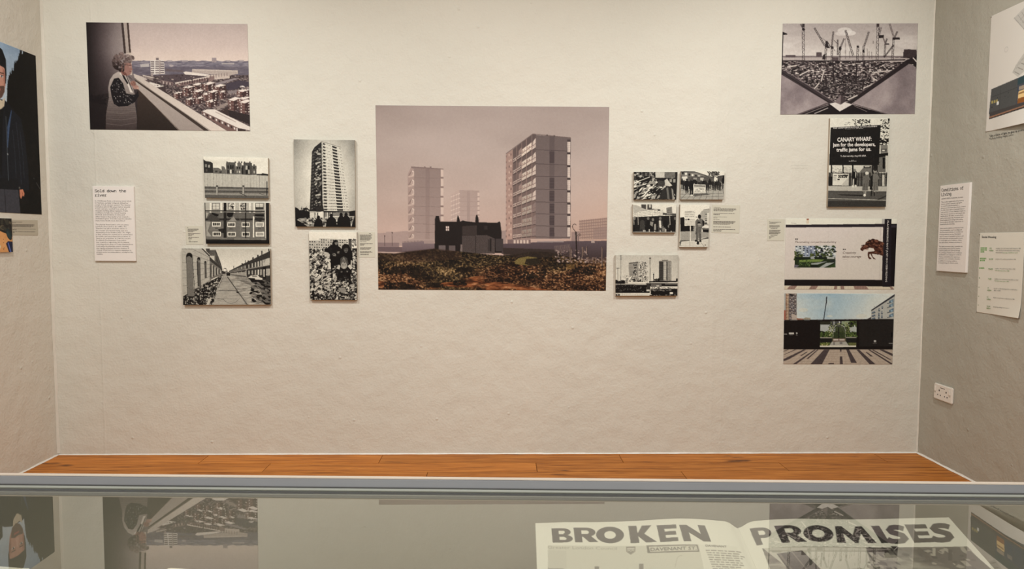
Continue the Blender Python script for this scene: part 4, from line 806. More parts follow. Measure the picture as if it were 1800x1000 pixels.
def print_placard():
    P = Pic([(1195.8, 359.3), (1247.5, 359.8), (1244.8, 434.5), (1194.3, 434.3)], 1.9, 2, base=G(.92), seed=22).view(1185, 350, 11.1)
    P.poly([(500, 280), (540, 230), (570, 222), (572, 205), (690, 190), (690, 520), (530, 500)], G(.72), n=10); P.line([(565, 215), (690, 192)], 8, G(.12))
    for i in range(7): P.line([(530-i*3, 250+i*24), (690, 226+i*26)], 5, G(.4))
    for y in (290, 380, 410): P.rect(600, y, 645, y+12, G(.08))
    P.rect(590, 455, 650, 490, G(.3), n=20); P.poly([(640, 270), (690, 262), (690, 480), (640, 480)], G(.85))
    P.poly([(120, 360), (190, 350), (205, 380), (205, 520), (400, 515), (400, 625), (125, 630)], G(.03), n=6)
    for i in range(5): P.line([(365, 530+i*22), (440, 528+i*22)], 8, G(.7))
    P.poly([(120, 630), (400, 622), (680, 640), (670, 740), (120, 810)], G(.62), n=14); P.poly([(118, 805), (520, 775), (675, 735), (670, 770), (500, 800), (120, 830)], G(.34), n=20)
    P.poly([(140, 825), (670, 770), (660, 945), (120, 940)], G(.82), n=6); P.line([(300, 820), (310, 915)], 4, G(.5)); P.line([(510, 830), (590, 930)], 5, G(.4)); P.line([(120, 905), (660, 930)], 4, G(.6)); P.ell(608, 893, 14, 7, G(.25)); P.poly([(105, 830), (145, 825), (115, 930)], G(.35), n=16)
    P.poly([(550, 530), (680, 520), (680, 570), (560, 560)], G(.88)); P.poly([(545, 560), (680, 565), (680, 650), (560, 640)], G(.08), n=10); P.rect(560, 570, 680, 590, G(.5), n=20)
    # placard
    P.poly([(200, 232), (410, 226), (412, 508), (208, 514)], G(.88)); P.line([(318, 510), (318, 825)], 16, G(.92)); P.line([(328, 515), (328, 640)], 4, G(.2))
    R = np.random.RandomState(3)
    for j, y in enumerate((243, 268, 305, 340, 405, 445, 485)):
        x = 216
        while x < 395:
            w = R.uniform(8, 18); P.line([(x, y-8), (x+w*.3, y+8)], 4, G(.4)); P.line([(x+w*.3, y+6), (x+w, y-6)], 4, G(.45)); x += w+R.choice([4, 4, 12])
    for x in (225, 248, 268): P.line([(x, 388), (x+4, 416)], 8, G(.06))
    P.ell(285, 396, 16, 16, G(.04))
    # boy
    P.poly([(440, 395), (470, 375), (520, 378), (560, 400), (585, 430), (585, 510), (560, 530), (545, 540), (530, 640), (525, 820), (490, 820), (480, 660), (470, 820), (425, 820), (430, 660), (415, 640), (412, 430)], G(.42), n=16)
    P.poly([(548, 405), (588, 430), (585, 515), (555, 530)], G(.05)); P.line([(470, 390), (452, 520)], 8, G(.2)); P.line([(505, 520), (500, 800)], 7, G(.15)); P.line([(445, 560), (440, 790)], 7, G(.2)); P.rect(455, 440, 510, 470, G(.04)); P.ell(490, 495, 36, 16, G(.62)); P.ell(500, 528, 34, 12, G(.5))
    P.ell(493, 340, 32, 42, G(.07)); P.poly([(455, 350), (425, 340), (425, 354), (455, 358)], G(.15)); P.poly([(465, 385), (490, 375), (480, 420)], G(.8)); P.ell(427, 668, 12, 22, G(.3)); P.ell(515, 655, 10, 20, G(.5))
    for x, y in ((425, 812), (510, 815), (460, 860)): P.ell(x, y, 24, 15, G(.03))
    P.poly([(440, 820), (490, 820), (485, 880), (450, 885)], G(.05))
    return P

def print_blowdown():
    P = Pic([(1081.7, 448.3), (1192.5, 448.3), (1190.6, 519.8), (1082.1, 520.1)], 1.7, 2, seed=23).view(1070, 440, 11.114)
    yy = np.linspace(0, 1, P.H)[:, None]*np.ones((1, P.W)); xx = np.linspace(0, 1, P.W)[None, :]*np.ones((P.H, 1))
    P.full(P.ramp(np.clip(.84-.25*np.clip(xx-.8, 0, 1)*4*.3+(yy-.3)*.15, 0, 1), [(0, G(0)), (1, G(1))]))
    # dust and the falling block
    for i in range(60):
        R = P.rng; P.ell(R.uniform(330, 760), R.uniform(500, 650), R.uniform(20, 60), R.uniform(12, 36), G(R.uniform(.6, .92)), .7)
    P.poly([(395, 262), (420, 240), (580, 230), (585, 250), (590, 640), (400, 640), (405, 480), (388, 340)], G(.58), n=14); P.poly([(580, 232), (600, 215), (650, 212), (660, 235), (715, 232), (720, 280), (735, 330), (740, 520), (600, 600), (575, 600)], G(.76), n=14)
    P.line([(395, 255), (580, 232)], 18, G(.3)); P.dots(485, 260, 545, 500, 60, 13, [G(.12), G(.2), G(.75), G(.35)], 1.4, .4, seed=2); P.dots(590, 225, 740, 520, 130, 11, [G(.1), G(.2), G(.92), G(.5), G(.12)], .9, .9, seed=3)
    for y in (340, 410, 470): P.line([(400, y), (490, y+6)], 4, G(.44))
    P.dots(330, 500, 760, 640, 140, 14, [G(.88), G(.7), G(.5), G(.95), G(.35)], 1.4, -.5, seed=4); P.dots(470, 560, 660, 640, 26, 14, [G(.15), G(.25)], 1.3, seed=5); P.poly([(380, 620), (740, 610), (760, 650), (380, 655)], G(.88), n=10); P.poly([(320, 640), (360, 540), (385, 560), (360, 640)], G(.55), n=12); P.dots(240, 500, 300, 530, 3, 8, [G(.5)]); P.dots(720, 280, 770, 560, 12, 8, [G(.5), G(.3)], 1.5)
    # standing tower
    P.rect(980, 218, 1222, 590, G(.5)); P.rect(980, 218, 1066, 590, G(.2)); P.rect(1125, 218, 1145, 590, G(.2)); P.poly([(1035, 185), (1155, 182), (1160, 208), (1035, 208)], G(.66)); P.rect(985, 206, 1218, 220, G(.55)); P.rect(1045, 192, 1150, 202, G(.35))
    for i in range(20): y = 226+i*18; P.rect(1068, y, 1124, y+9, G(.86)); P.rect(1146, y, 1216, y+8, G(.72)); P.rect(982, y, 1064, y+5, G(.36))
    for x in (1000, 1020, 1042, 1165, 1190): P.line([(x, 222), (x, 590)], 3, G(.16))
    # trees, viaduct, traffic
    k = G(.03)
    P.dots(135, 590, 310, 645, 60, 16, [k], 1.3, seed=7); P.rect(135, 610, 305, 650, k); P.dots(890, 545, 985, 600, 40, 14, [G(.06)], seed=8); P.poly([(790, 600), (985, 592), (1340, 596), (1350, 548), (1312, 556), (1310, 600), (1340, 640), (790, 630)], k); P.rect(1312, 550, 1350, 610, G(.08))
    P.rect(135, 648, 740, 668, G(.62)); P.rect(135, 668, 800, 830, k, n=6); P.dots(150, 675, 790, 800, 120, 9, [G(.2), G(.4), G(.08)], 1.6, seed=9); P.rect(520, 652, 740, 672, G(.7)); P.poly([(730, 640), (800, 640), (810, 800), (760, 790)], G(.2), n=30)
    P.rect(800, 622, 1340, 640, G(.72)); P.rect(800, 640, 1345, 700, G(.1)); P.rect(1160, 622, 1340, 634, G(.9)); P.rect(820, 655, 1030, 710, G(.4), n=24); P.rect(1100, 652, 1340, 660, G(.6)); P.rect(930, 678, 985, 705, G(.7)); P.rect(820, 712, 1340, 745, G(.86), n=10); P.rect(968, 712, 990, 745, G(.1)); P.dots(840, 715, 1330, 745, 22, 8, [G(.15), G(.5)], 2); P.rect(820, 745, 1340, 890, G(.04)); P.dots(820, 750, 1230, 790, 30, 10, [G(.3), G(.5)], 2, seed=12); P.rect(1190, 815, 1250, 852, G(.92)); P.rect(1258, 822, 1318, 845, G(.2)); P.rect(1170, 750, 1220, 790, G(.4))
    P.rect(735, 762, 810, 795, G(.8)); P.poly([(135, 830), (810, 845), (880, 885), (135, 895)], G(.82), n=8); P.line([(135, 836), (820, 850)], 6, G(.95)); P.rect(145, 848, 220, 888, G(.2)); P.rect(170, 852, 188, 880, G(.75)); P.rect(800, 868, 1340, 890, G(.1)); P.dots(860, 865, 1330, 885, 16, 7, [G(.6)], 2.5)
    for i in range(14): P.line([(240+i*36, 850), (240+i*36, 885)], 3, G(.6))
    for x, y0, y1, w in ((182, 350, 720, 7), (240, 95, 730, 9), (806, 155, 790, 9), (876, 455, 600, 12)): P.line([(x, y0), (x, y1)], w, G(.12))
    P.line([(215, 95), (268, 96)], 9, G(.15)); P.line([(145, 350), (218, 350)], 5, G(.2)); P.ell(182, 348, 12, 8, G(.1)); P.ell(808, 155, 20, 10, G(.15)); P.ell(876, 468, 12, 16, G(.15)); P.line([(850, 440), (895, 440)], 4, G(.5))
    return P

def print_wharf():
    P = Pic([(1459.4, 207.6), (1564, 208.2), (1557.1, 363.5), (1454.9, 363.5)], 1.7, 2, base=G(.9), seed=24).view(1445, 200, 5.885)
    P.full(np.array(G(.88))+((P.noise(200, 2, 1)-.5)*10)[..., None])
    P.dots(320, 60, 500, 125, 70, 6, [G(.15), G(.3), G(.1)], 1.8, .4, seed=2); P.dots(600, 60, 700, 330, 90, 6, [G(.1), G(.25)], 2.0, -.4, seed=3); P.line([(600, 120), (700, 88)], 4, G(.3)); P.line([(610, 190), (690, 130)], 2.5, G(.4)); P.dots(235, 85, 290, 118, 10, 5, [G(.3)]); P.ell(690, 62, 12, 16, G(.12)); P.dots(600, 250, 690, 300, 30, 8, [G(.08)], 1.8, .3, seed=5)
    # houses behind
    P.rect(604, 322, 678, 410, G(.5), n=8); P.rect(610, 360, 668, 392, G(.35)); P.rect(622, 372, 648, 384, G(.85)); P.poly([(590, 412), (690, 400), (690, 440), (590, 450)], G(.06)); P.poly([(585, 450), (655, 440), (655, 600), (585, 600)], G(.42)); P.rect(625, 450, 650, 565, G(.06)); P.rect(655, 430, 682, 660, G(.78)); P.poly([(425, 540), (585, 530), (585, 620), (380, 620)], G(.45)); P.poly([(320, 540), (440, 540), (380, 610), (320, 600)], G(.8)); P.rect(430, 536, 500, 560, G(.1)); P.rect(440, 538, 490, 552, G(.7))
    P.rect(105, 535, 215, 610, G(.86)); P.rect(226, 535, 310, 610, G(.82)); P.dots(110, 545, 305, 605, 40, 5, [G(.65)], 2.4)
    # fence, notice, pavement, road
    P.rect(66, 610, 675, 750, G(.30), n=10)
    for i in range(62): P.line([(70+i*9.8, 600), (68+i*9.8, 745)], 3.6, G(.08 if i % 3 else .55))
    P.line([(66, 650), (675, 655)], 6, G(.12)); P.rect(66, 650, 110, 740, G(.1), n=8); P.rect(620, 630, 645, 745, G(.75), n=10)
    P.poly([(112, 615), (278, 618), (274, 740), (110, 738)], G(.86)); P.dots(170, 628, 265, 645, 14, 7, [G(.12)], 1.2, seed=4)
    for r in range(2):
        for c in range(5): P.rect(168+c*19, 630+r*18, 183+c*19, 642+r*18, G(.15))
    P.rect(160, 670, 184, 684, G(.1)); P.poly([(205, 735), (255, 670), (274, 665), (272, 738)], G(.74)); P.rect(125, 632, 155, 642, G(.5)); P.rect(120, 650, 150, 690, G(.75))
    P.poly([(64, 745), (670, 752), (668, 800), (64, 790)], G(.72), n=8); P.poly([(64, 792), (668, 800), (666, 826), (64, 815)], G(.32), n=10); P.poly([(62, 812), (666, 822), (662, 966), (58, 966)], G(.34), n=14); P.poly([(62, 900), (664, 900), (660, 966), (58, 966)], G(.22), n=14); P.line([(62, 874), (300, 880), (664, 892)], 6, G(.72)); P.poly([(160, 830), (420, 836), (420, 850), (200, 842)], G(.12)); P.poly([(560, 885), (664, 840), (664, 852), (590, 890)], G(.2))
    # board
    P.poly([(90, 142), (606, 116), (586, 530), (76, 530)], G(.07), n=5); P.dots(95, 180, 590, 520, 160, 12, [G(.12), G(.04)], .7, seed=6); P.poly([(90, 142), (606, 116), (604, 150), (90, 168)], G(.09))
    for x, w in ((92, 14), (212, 12), (310, 16), (515, 14)): P.rect(x, 528, x+w, 612, G(.06))
    P.rect(530, 530, 575, 600, G(.12))
    # people
    P.poly([(318, 600), (350, 585), (368, 610), (362, 680), (355, 735), (335, 735), (330, 690), (318, 700), (308, 640)], G(.07)); P.ell(338, 583, 14, 16, G(.5)); P.line([(326, 670), (322, 745)], 11, G(.78)); P.poly([(345, 600), (352, 600), (352, 660), (346, 655)], G(.85)); P.ell(320, 748, 12, 14, G(.85)); P.ell(348, 745, 10, 14, G(.85)); P.poly([(350, 590), (372, 620), (362, 650)], G(.4))
    P.poly([(432, 640), (460, 625), (485, 645), (500, 680), (488, 685), (474, 670), (476, 790), (412, 790), (425, 700), (420, 690), (418, 660)], G(.42), n=10); P.ell(464, 612, 18, 17, G(.85)); P.line([(432, 792), (438, 845)], 12, G(.5)); P.line([(452, 792), (446, 845)], 12, G(.6)); P.ell(440, 840, 13, 14, G(.92)); P.line([(440, 720), (432, 785)], 4, G(.25)); P.line([(458, 720), (462, 785)], 4, G(.3))
    P.poly([(522, 625), (545, 612), (572, 622), (592, 660), (584, 680), (576, 670), (582, 792), (522, 792), (528, 700), (510, 680)], G(.45), n=10); P.ell(548, 588, 19, 20, G(.6)); P.ell(550, 578, 17, 12, G(.15)); P.line([(548, 700), (540, 788)], 4, G(.25)); P.line([(564, 700), (568, 788)], 4, G(.28)); P.poly([(505, 640), (525, 630), (520, 790), (492, 780)], G(.08)); P.line([(512, 790), (508, 850)], 14, G(.12)); P.line([(538, 792), (540, 850)], 13, G(.16)); P.ell(542, 800, 10, 8, G(.6))
    return P

def print_hoarding():
    P = Pic([(1381.5, 384.1), (1577, 384.8), (1571.7, 508.7), (1378.7, 508.3)], 1.5, 2, base=(226, 219, 200), seed=25).view(1370, 375, 7.141)
    P.full(np.array((222, 214, 196))+((P.noise(300, 2, 1)-.5)*8)[..., None])
    P.line([(150, 122), (215, 130)], 4, (120, 108, 98)); P.rect(345, 70, 352, 130, (190, 150, 110)); P.rect(362, 70, 368, 130, (200, 165, 130)); P.ell(357, 75, 16, 12, (150, 90, 66)); P.rect(1285, 68, 1325, 135, (176, 168, 160))
    P.poly([(78, 144), (1476, 132), (1470, 915), (62, 905)], (42, 34, 36)); P.poly([(80, 148), (1300, 140), (1300, 170), (80, 178)], (40, 33, 38))
    board = P.ramp(np.clip(P.noise(500, 2, 3)*.5+np.linspace(0, .6, P.H)[:, None], 0, 1), [(0, (212, 196, 188)), (1, (204, 192, 176))])
    P.poly([(80, 178), (1300, 172), (1285, 832), (64, 828)], 0, tex=board); P.line([(1268, 178), (1258, 826)], 4, (176, 164, 152))
    for x in (380, 620, 860): P.line([(x, 180), (x-4, 826)], 2, (196, 182, 170))
    P.poly([(64, 828), (1290, 832), (1300, 912), (62, 904)], (24, 18, 18)); P.line([(64, 832), (1290, 836)], 5, (44, 36, 36))
    P.poly([(60, 906), (1440, 916), (1438, 960), (58, 956)], (206, 190, 166), n=6)
    for a, b, c, d in ((130, 225, 185, 95), (400, 485, 455, 365), (690, 725, 720, 680), (765, 808, 815, 770), (930, 1085, 1122, 945), (1375, 1400, 1442, 1400)): P.poly([(a, 908), (b, 908), (c, 954), (d, 954)], (140, 110, 98), n=8)
    for i in range(40): P.line([(80+i*34, 910), (64+i*34.5, 955)], 1.8, (176, 158, 138))
    P.poly([(1322, 70), (1406, 70), (1390, 918), (1292, 918)], (27, 22, 27)); P.poly([(1406, 136), (1474, 136), (1445, 914), (1392, 914)], (20, 15, 17)); P.poly([(1400, 148), (1472, 148), (1470, 178), (1400, 180)], (46, 40, 46))
    P.line([(1322, 72), (1294, 916)], 4, (44, 38, 42))
    # inset photograph of the garden
    P.view(1370, 375, 7.141); P.rect(200, 405, 705, 678, (96, 104, 92))
    P.rect(200, 405, 705, 560, (176, 178, 176), n=20); P.rect(310, 408, 450, 540, (138, 144, 158), n=30)
    for i in range(11):
        for j in range(6): P.rect(206+i*45+(j % 2)*4, 412+j*22, 224+i*45+(j % 2)*6, 424+j*22, [(40, 40, 48), (220, 218, 212), (70, 74, 88), (30, 30, 34)][(i*3+j) % 4])
    P.dots(460, 408, 700, 560, 90, 15, [(36, 36, 40), (210, 206, 198), (60, 72, 44), (90, 96, 100), (28, 28, 30)], 1.5, .2, seed=2)
    for x, y, r in ((230, 510, 34), (480, 510, 20), (640, 490, 44), (560, 530, 24), (270, 540, 24), (410, 520, 20), (215, 560, 26)): P.dots(x-r, y-r, x+r, y+r, 26, 10, [(60, 70, 36), (36, 44, 24), (92, 98, 54), (26, 30, 20)], 1.2, seed=x)
    P.rect(200, 545, 700, 575, (24, 30, 20), n=10); P.poly([(390, 545), (430, 535), (445, 570), (395, 575)], (150, 150, 146)); P.rect(600, 545, 690, 575, (170, 168, 160), n=20)
    P.poly([(196, 572), (700, 570), (696, 678), (190, 678)], (34, 42, 24), n=10); P.poly([(250, 585), (470, 575), (560, 580), (520, 605), (260, 610)], (112, 128, 64), n=18); P.dots(240, 585, 420, 660, 90, 9, [(70, 92, 48), (40, 56, 28), (96, 112, 62)], .5, seed=9); P.poly([(400, 625), (560, 605), (600, 600), (480, 640), (400, 640)], (150, 152, 144)); P.poly([(500, 678), (590, 620), (690, 615), (640, 640), (560, 678)], (158, 160, 152)); P.poly([(600, 678), (694, 630), (692, 678)], (46, 62, 30)); P.poly([(190, 640), (250, 650), (220, 678), (188, 678)], (96, 90, 96)); P.rect(400, 650, 480, 678, (20, 24, 18)); P.rect(640, 580, 696, 615, (36, 40, 36))
    # quotation marks
    for x, y in ((200, 316), (220, 316), (796, 444), (818, 444)): P.rect(x, y, x+15, y+15, (42, 36, 36))
    P.rect(190, 684, 262, 690, (160, 146, 136)); P.rect(796, 573, 848, 578, (165, 152, 142))
    # bronze horse breaking out of the board
    br = (70, 38, 28)
    P.poly([(1300, 360), (1250, 345), (1200, 328), (1165, 322), (1110, 342), (1080, 365), (1078, 385), (1050, 405), (1014, 440), (1016, 458), (1034, 470), (1050, 470), (1056, 455), (1085, 446), (1120, 430), (1150, 432), (1180, 440), (1196, 462), (1186, 474), (1112, 482), (1106, 510), (1112, 555), (1130, 575), (1152, 570), (1148, 556), (1130, 545), (1126, 515), (1140, 505), (1160, 545), (1180, 572), (1212, 577), (1190, 558), (1172, 545), (1158, 505), (1210, 512), (1250, 515), (1300, 535)], br, n=14)
    P.dots(1080, 330, 1300, 510, 120, 9, [(96, 56, 42), (48, 24, 18), (120, 76, 58), (36, 18, 14)], 2.2, .4, inside=[(1110, 342), (1165, 322), (1300, 360), (1300, 530), (1200, 500), (1190, 440), (1120, 430), (1080, 440), (1050, 420)], seed=6); P.dots(1030, 395, 1110, 455, 24, 7, [(110, 66, 50), (50, 26, 20), (140, 92, 72)], 1.4, seed=7); P.ell(1092, 392, 6, 5, (24, 12, 10)); P.ell(1028, 452, 5, 5, (30, 14, 12)); P.poly([(1150, 325), (1165, 318), (1195, 322), (1180, 336)], (40, 20, 16))
    return P

def print_gate():
    P = Pic([(1378.7, 515.7), (1573, 516.7), (1568.6, 640.3), (1377, 639.9)], 1.5, 2, seed=26).view(1370, 508, 7.141)
    yy = np.linspace(0, 1, P.H)[:, None]*np.ones((1, P.W)); xx = np.linspace(0, 1, P.W)[None, :]*np.ones((P.H, 1))
    sky = P.ramp(np.clip(abs(xx-.4)*1.5+yy*.7, 0, 1), [(0, (150, 172, 182)), (.35, (172, 187, 190)), (.7, (202, 204, 196)), (1, (222, 216, 202))])
    cl = np.clip((P.noise(150, 3, 4, 1.8, .9)-.5)*4, 0, 1)[..., None]*.4; sky = sky*(1-cl)+np.array((208, 206, 192))*cl
    P.full(sky); P.ell(300, 262, 60, 24, (206, 202, 186), .7); P.ell(1030, 340, 70, 28, (206, 202, 186), .7); P.ell(630, 340, 40, 14, (206, 202, 186), .6)
    # left scaffolded tower and low roofs
    P.rect(50, 55, 216, 385, (150, 128, 112)); P.rect(56, 55, 78, 270, (168, 166, 160)); P.rect(84, 58, 118, 385, (186, 160, 132), n=14); P.rect(126, 60, 216, 385, (112, 106, 106), n=14)
    for i in range(17):
        P.line([(84, 64+i*19), (220, 66+i*19)], 4, (84, 66, 58) if i % 2 else (160, 140, 124))
        P.rect(90, 66+i*19, 100, 76+i*19, (120, 66, 46))
        for c in range(4): P.rect(132+c*21, 70+i*19, 142+c*21, 80+i*19, (58, 56, 62) if (i+c) % 3 else (176, 168, 158))
    for x in (84, 118, 126, 150, 190, 216): P.line([(x, 56), (x, 385)], 4, (96, 80, 72))
    P.poly([(128, 60), (180, 70), (170, 95), (128, 80)], (44, 40, 40)); P.rect(50, 265, 80, 385, (150, 84, 66), n=20); P.poly([(155, 305), (220, 330), (220, 385), (155, 385)], (176, 160, 146)); P.poly([(220, 365), (330, 372), (330, 388), (220, 388)], (158, 106, 86)); P.poly([(300, 372), (330, 356), (390, 362), (392, 386), (300, 386)], (150, 140, 120), n=20)
    # crane
    P.line([(594, 98), (588, 170), (556, 384)], 11, (46, 46, 52)); P.line([(590, 110), (592, 180)], 12, (40, 38, 42)); P.line([(597, 215), (598, 340)], 3, (110, 118, 122)); P.ell(594, 102, 7, 7, (50, 50, 56))
    # right-hand flats
    P.poly([(1150, 268), (1446, 70), (1436, 382), (1145, 382)], (176, 172, 162), n=6); P.poly([(1150, 262), (1446, 64), (1446, 92), (1150, 280)], (52, 50, 54)); P.poly([(1095, 378), (1150, 350), (1150, 384), (1090, 384)], (60, 56, 58)); P.line([(1190, 225), (1192, 215)], 4, (60, 50, 50))
    for i, y in enumerate((300, 340, 375)): P.poly([(1158, y-10), (1200, y-24), (1200, y), (1158, y+10)], (98, 108, 118)); P.line([(1156, y+10), (1204, y-4)], 5, (50, 50, 54))
    for x, y in ((1250, 265), (1290, 235), (1248, 320), (1285, 300), (1246, 355), (1285, 350)): P.rect(x-9, y-22, x+9, y+16, (74, 80, 88)); P.rect(x-4, y-18, x+5, y, (150, 156, 158))
    for y in (150, 200, 265, 325): P.poly([(1375, y), (1430, y-26), (1430, y+16), (1375, y+30)], (92, 108, 120)); P.line([(1350, y+34), (1430, y+14)], 7, (44, 46, 50)); P.rect(1395, y-6, 1420, y+22, (140, 158, 168))
    # black hoarding
    P.poly([(56, 392), (760, 384), (1434, 378), (1420, 756), (50, 756)], (23, 18, 17)); P.poly([(1000, 398), (1428, 390), (1418, 716), (1000, 720)], (33, 29, 27)); P.line([(58, 388), (760, 381), (1434, 376)], 5, (70, 64, 60))
    P.rect(58, 558, 98, 570, (130, 124, 118)); P.rect(122, 544, 185, 566, (190, 184, 174)); P.rect(130, 572, 172, 578, (90, 84, 80)); P.ell(220, 552, 10, 9, (190, 184, 174)); P.line([(215, 572), (224, 560)], 5, (170, 164, 156)); P.rect(210, 578, 232, 582, (90, 84, 80))
    P.rect(1183, 640, 1212, 666, (200, 194, 186)); P.line([(1183, 653), (1212, 653)], 3, (120, 114, 108)); P.rect(1172, 676, 1220, 682, (96, 90, 86)); P.poly([(1398, 545), (1420, 545), (1418, 600), (1396, 600)], (12, 10, 10)); P.rect(1370, 676, 1420, 684, (130, 124, 118))
    # picture of a rose arch
    P.poly([(514, 405), (968, 400), (964, 722), (510, 722)], (70, 78, 50)); P.poly([(514, 440), (700, 430), (700, 540), (512, 540)], (172, 174, 168), n=8); P.poly([(880, 470), (966, 470), (966, 540), (880, 540)], (168, 170, 162)); P.rect(514, 404, 640, 445, (44, 44, 34), n=16); P.rect(640, 404, 790, 470, (74, 74, 72), n=30); P.rect(780, 402, 880, 480, (140, 150, 120), n=16); P.dots(870, 404, 966, 470, 50, 12, [(30, 30, 24), (70, 84, 40)], 1.2, seed=3)
    P.rect(680, 404, 690, 460, (200, 200, 196)); P.rect(748, 404, 758, 440, (200, 200, 196)); P.rect(936, 450, 948, 475, (206, 204, 196))
    P.poly([(512, 540), (966, 540), (966, 610), (512, 610)], (52, 66, 30), n=18); P.dots(512, 530, 966, 606, 190, 9, [(30, 34, 20), (78, 96, 48), (104, 118, 62), (24, 26, 16)], 1.3, seed=4)
    t = np.linspace(np.pi, 0, 14)
    for r, c in ((78, (158, 160, 150)), (70, (60, 66, 46))): P.line([(750+r*1.02*np.cos(a), 520-r*1.0*np.sin(a)) for a in t], 8, c)
    R = np.random.RandomState(6)
    for i in range(230):
        a = R.uniform(-.5, 3.64); r = R.uniform(78, 140) if abs(np.cos(a)) > .55 else R.uniform(72, 96); x = 750+r*np.cos(a); y = 520-r*.95*np.sin(a)
        c = [(34, 40, 22), (74, 86, 44), (118, 126, 72), (176, 174, 124), (28, 32, 18)][R.randint(5)]; P.ell(x, y, R.uniform(4, 10), R.uniform(3, 7), c, rot=R.rand()*3)
    P.poly([(680, 540), (820, 540), (820, 615), (680, 615)], (52, 62, 36), n=14)
    P.line([(750+76*np.cos(a), 522-76*np.sin(a)) for a in t], 7, (156, 156, 142)); P.line([(750+66*np.cos(a), 524-66*np.sin(a)) for a in t], 4, (40, 42, 34)); P.line([(674, 522), (672, 610)], 6, (140, 140, 124)); P.line([(826, 522), (828, 610)], 6, (140, 140, 124))
    for a in t[::2]: P.line([(750+40*np.cos(a), 524-40*np.sin(a)), (750+72*np.cos(a), 522-72*np.sin(a))], 2.5, (60, 60, 50))
    for i in range(9): P.line([(690+i*15, 480+abs(i-4)*8), (690+i*15, 620)], 2.4, (30, 28, 24))
    P.rect(740, 470, 750, 640, (22, 22, 20)); P.rect(512, 604, 658, 616, (156, 150, 134)); P.rect(836, 600, 966, 612, (150, 146, 130)); P.rect(512, 616, 660, 672, (26, 26, 24)); P.rect(836, 612, 966, 672, (28, 28, 26)); P.poly([(512, 672), (640, 668), (620, 712), (510, 716)], (82, 92, 46), n=18); P.poly([(866, 672), (964, 672), (964, 710), (880, 708)], (96, 96, 56), n=18); P.dots(530, 672, 610, 705, 18, 7, [(190, 176, 120), (120, 120, 60)], seed=9)
    P.rect(668, 618, 830, 660, (110, 88, 76)); P.rect(678, 626, 740, 644, (196, 184, 172)); P.rect(752, 626, 818, 644, (190, 178, 166)); P.poly([(660, 658), (836, 656), (872, 712), (622, 714)], (164, 158, 146), n=6); P.rect(676, 664, 694, 698, (110, 104, 98)); P.rect(756, 662, 790, 690, (120, 114, 108)); P.poly([(508, 708), (960, 706), (960, 724), (508, 726)], (216, 208, 190))
    # paving
    P.poly([(50, 756), (1420, 756), (1418, 946), (46, 946)], (178, 160, 142), n=6); vx, vy = 770, 480
    for i in range(-34, 35): P.line([(vx+i*38, 756), (vx+i*38*(946-vy)/(756-vy), 946)], 1.6, (148, 130, 116))
    for y in (772, 792, 815, 842, 872, 906): P.line([(48, y), (1420, y)], 1.6, (150, 132, 118))
    dk = (74, 63, 62)
    for q in (((560, 758), (630, 758), (535, 942), (390, 942)), ((300, 758), (335, 758), (120, 880), (48, 905), (48, 880)), ((190, 758), (215, 758), (70, 820), (48, 824)), ((440, 758), (460, 758), (215, 940), (168, 942)), ((475, 758), (492, 758), (365, 872), (340, 872)), ((340, 785), (355, 788), (280, 836), (255, 838)), ((760, 756), (778, 756), (778, 784), (760, 784)), ((758, 842), (788, 842), (796, 942), (758, 942)), ((838, 758), (874, 758), (972, 925), (900, 925)), ((966, 760), (1000, 758), (1205, 942), (1130, 942)), ((1080, 790), (1100, 790), (1172, 842), (1145, 845)), ((1110, 758), (1135, 758), (1420, 935), (1400, 945)), ((1160, 762), (1180, 760), (1405, 885), (1380, 885)), ((1250, 758), (1300, 758), (1422, 810), (1422, 842)), ((616, 928), (686, 926), (684, 942), (612, 942)), ((100, 758), (120, 758), (50, 785), (50, 776))): P.poly(q, dk, n=8)
    return P

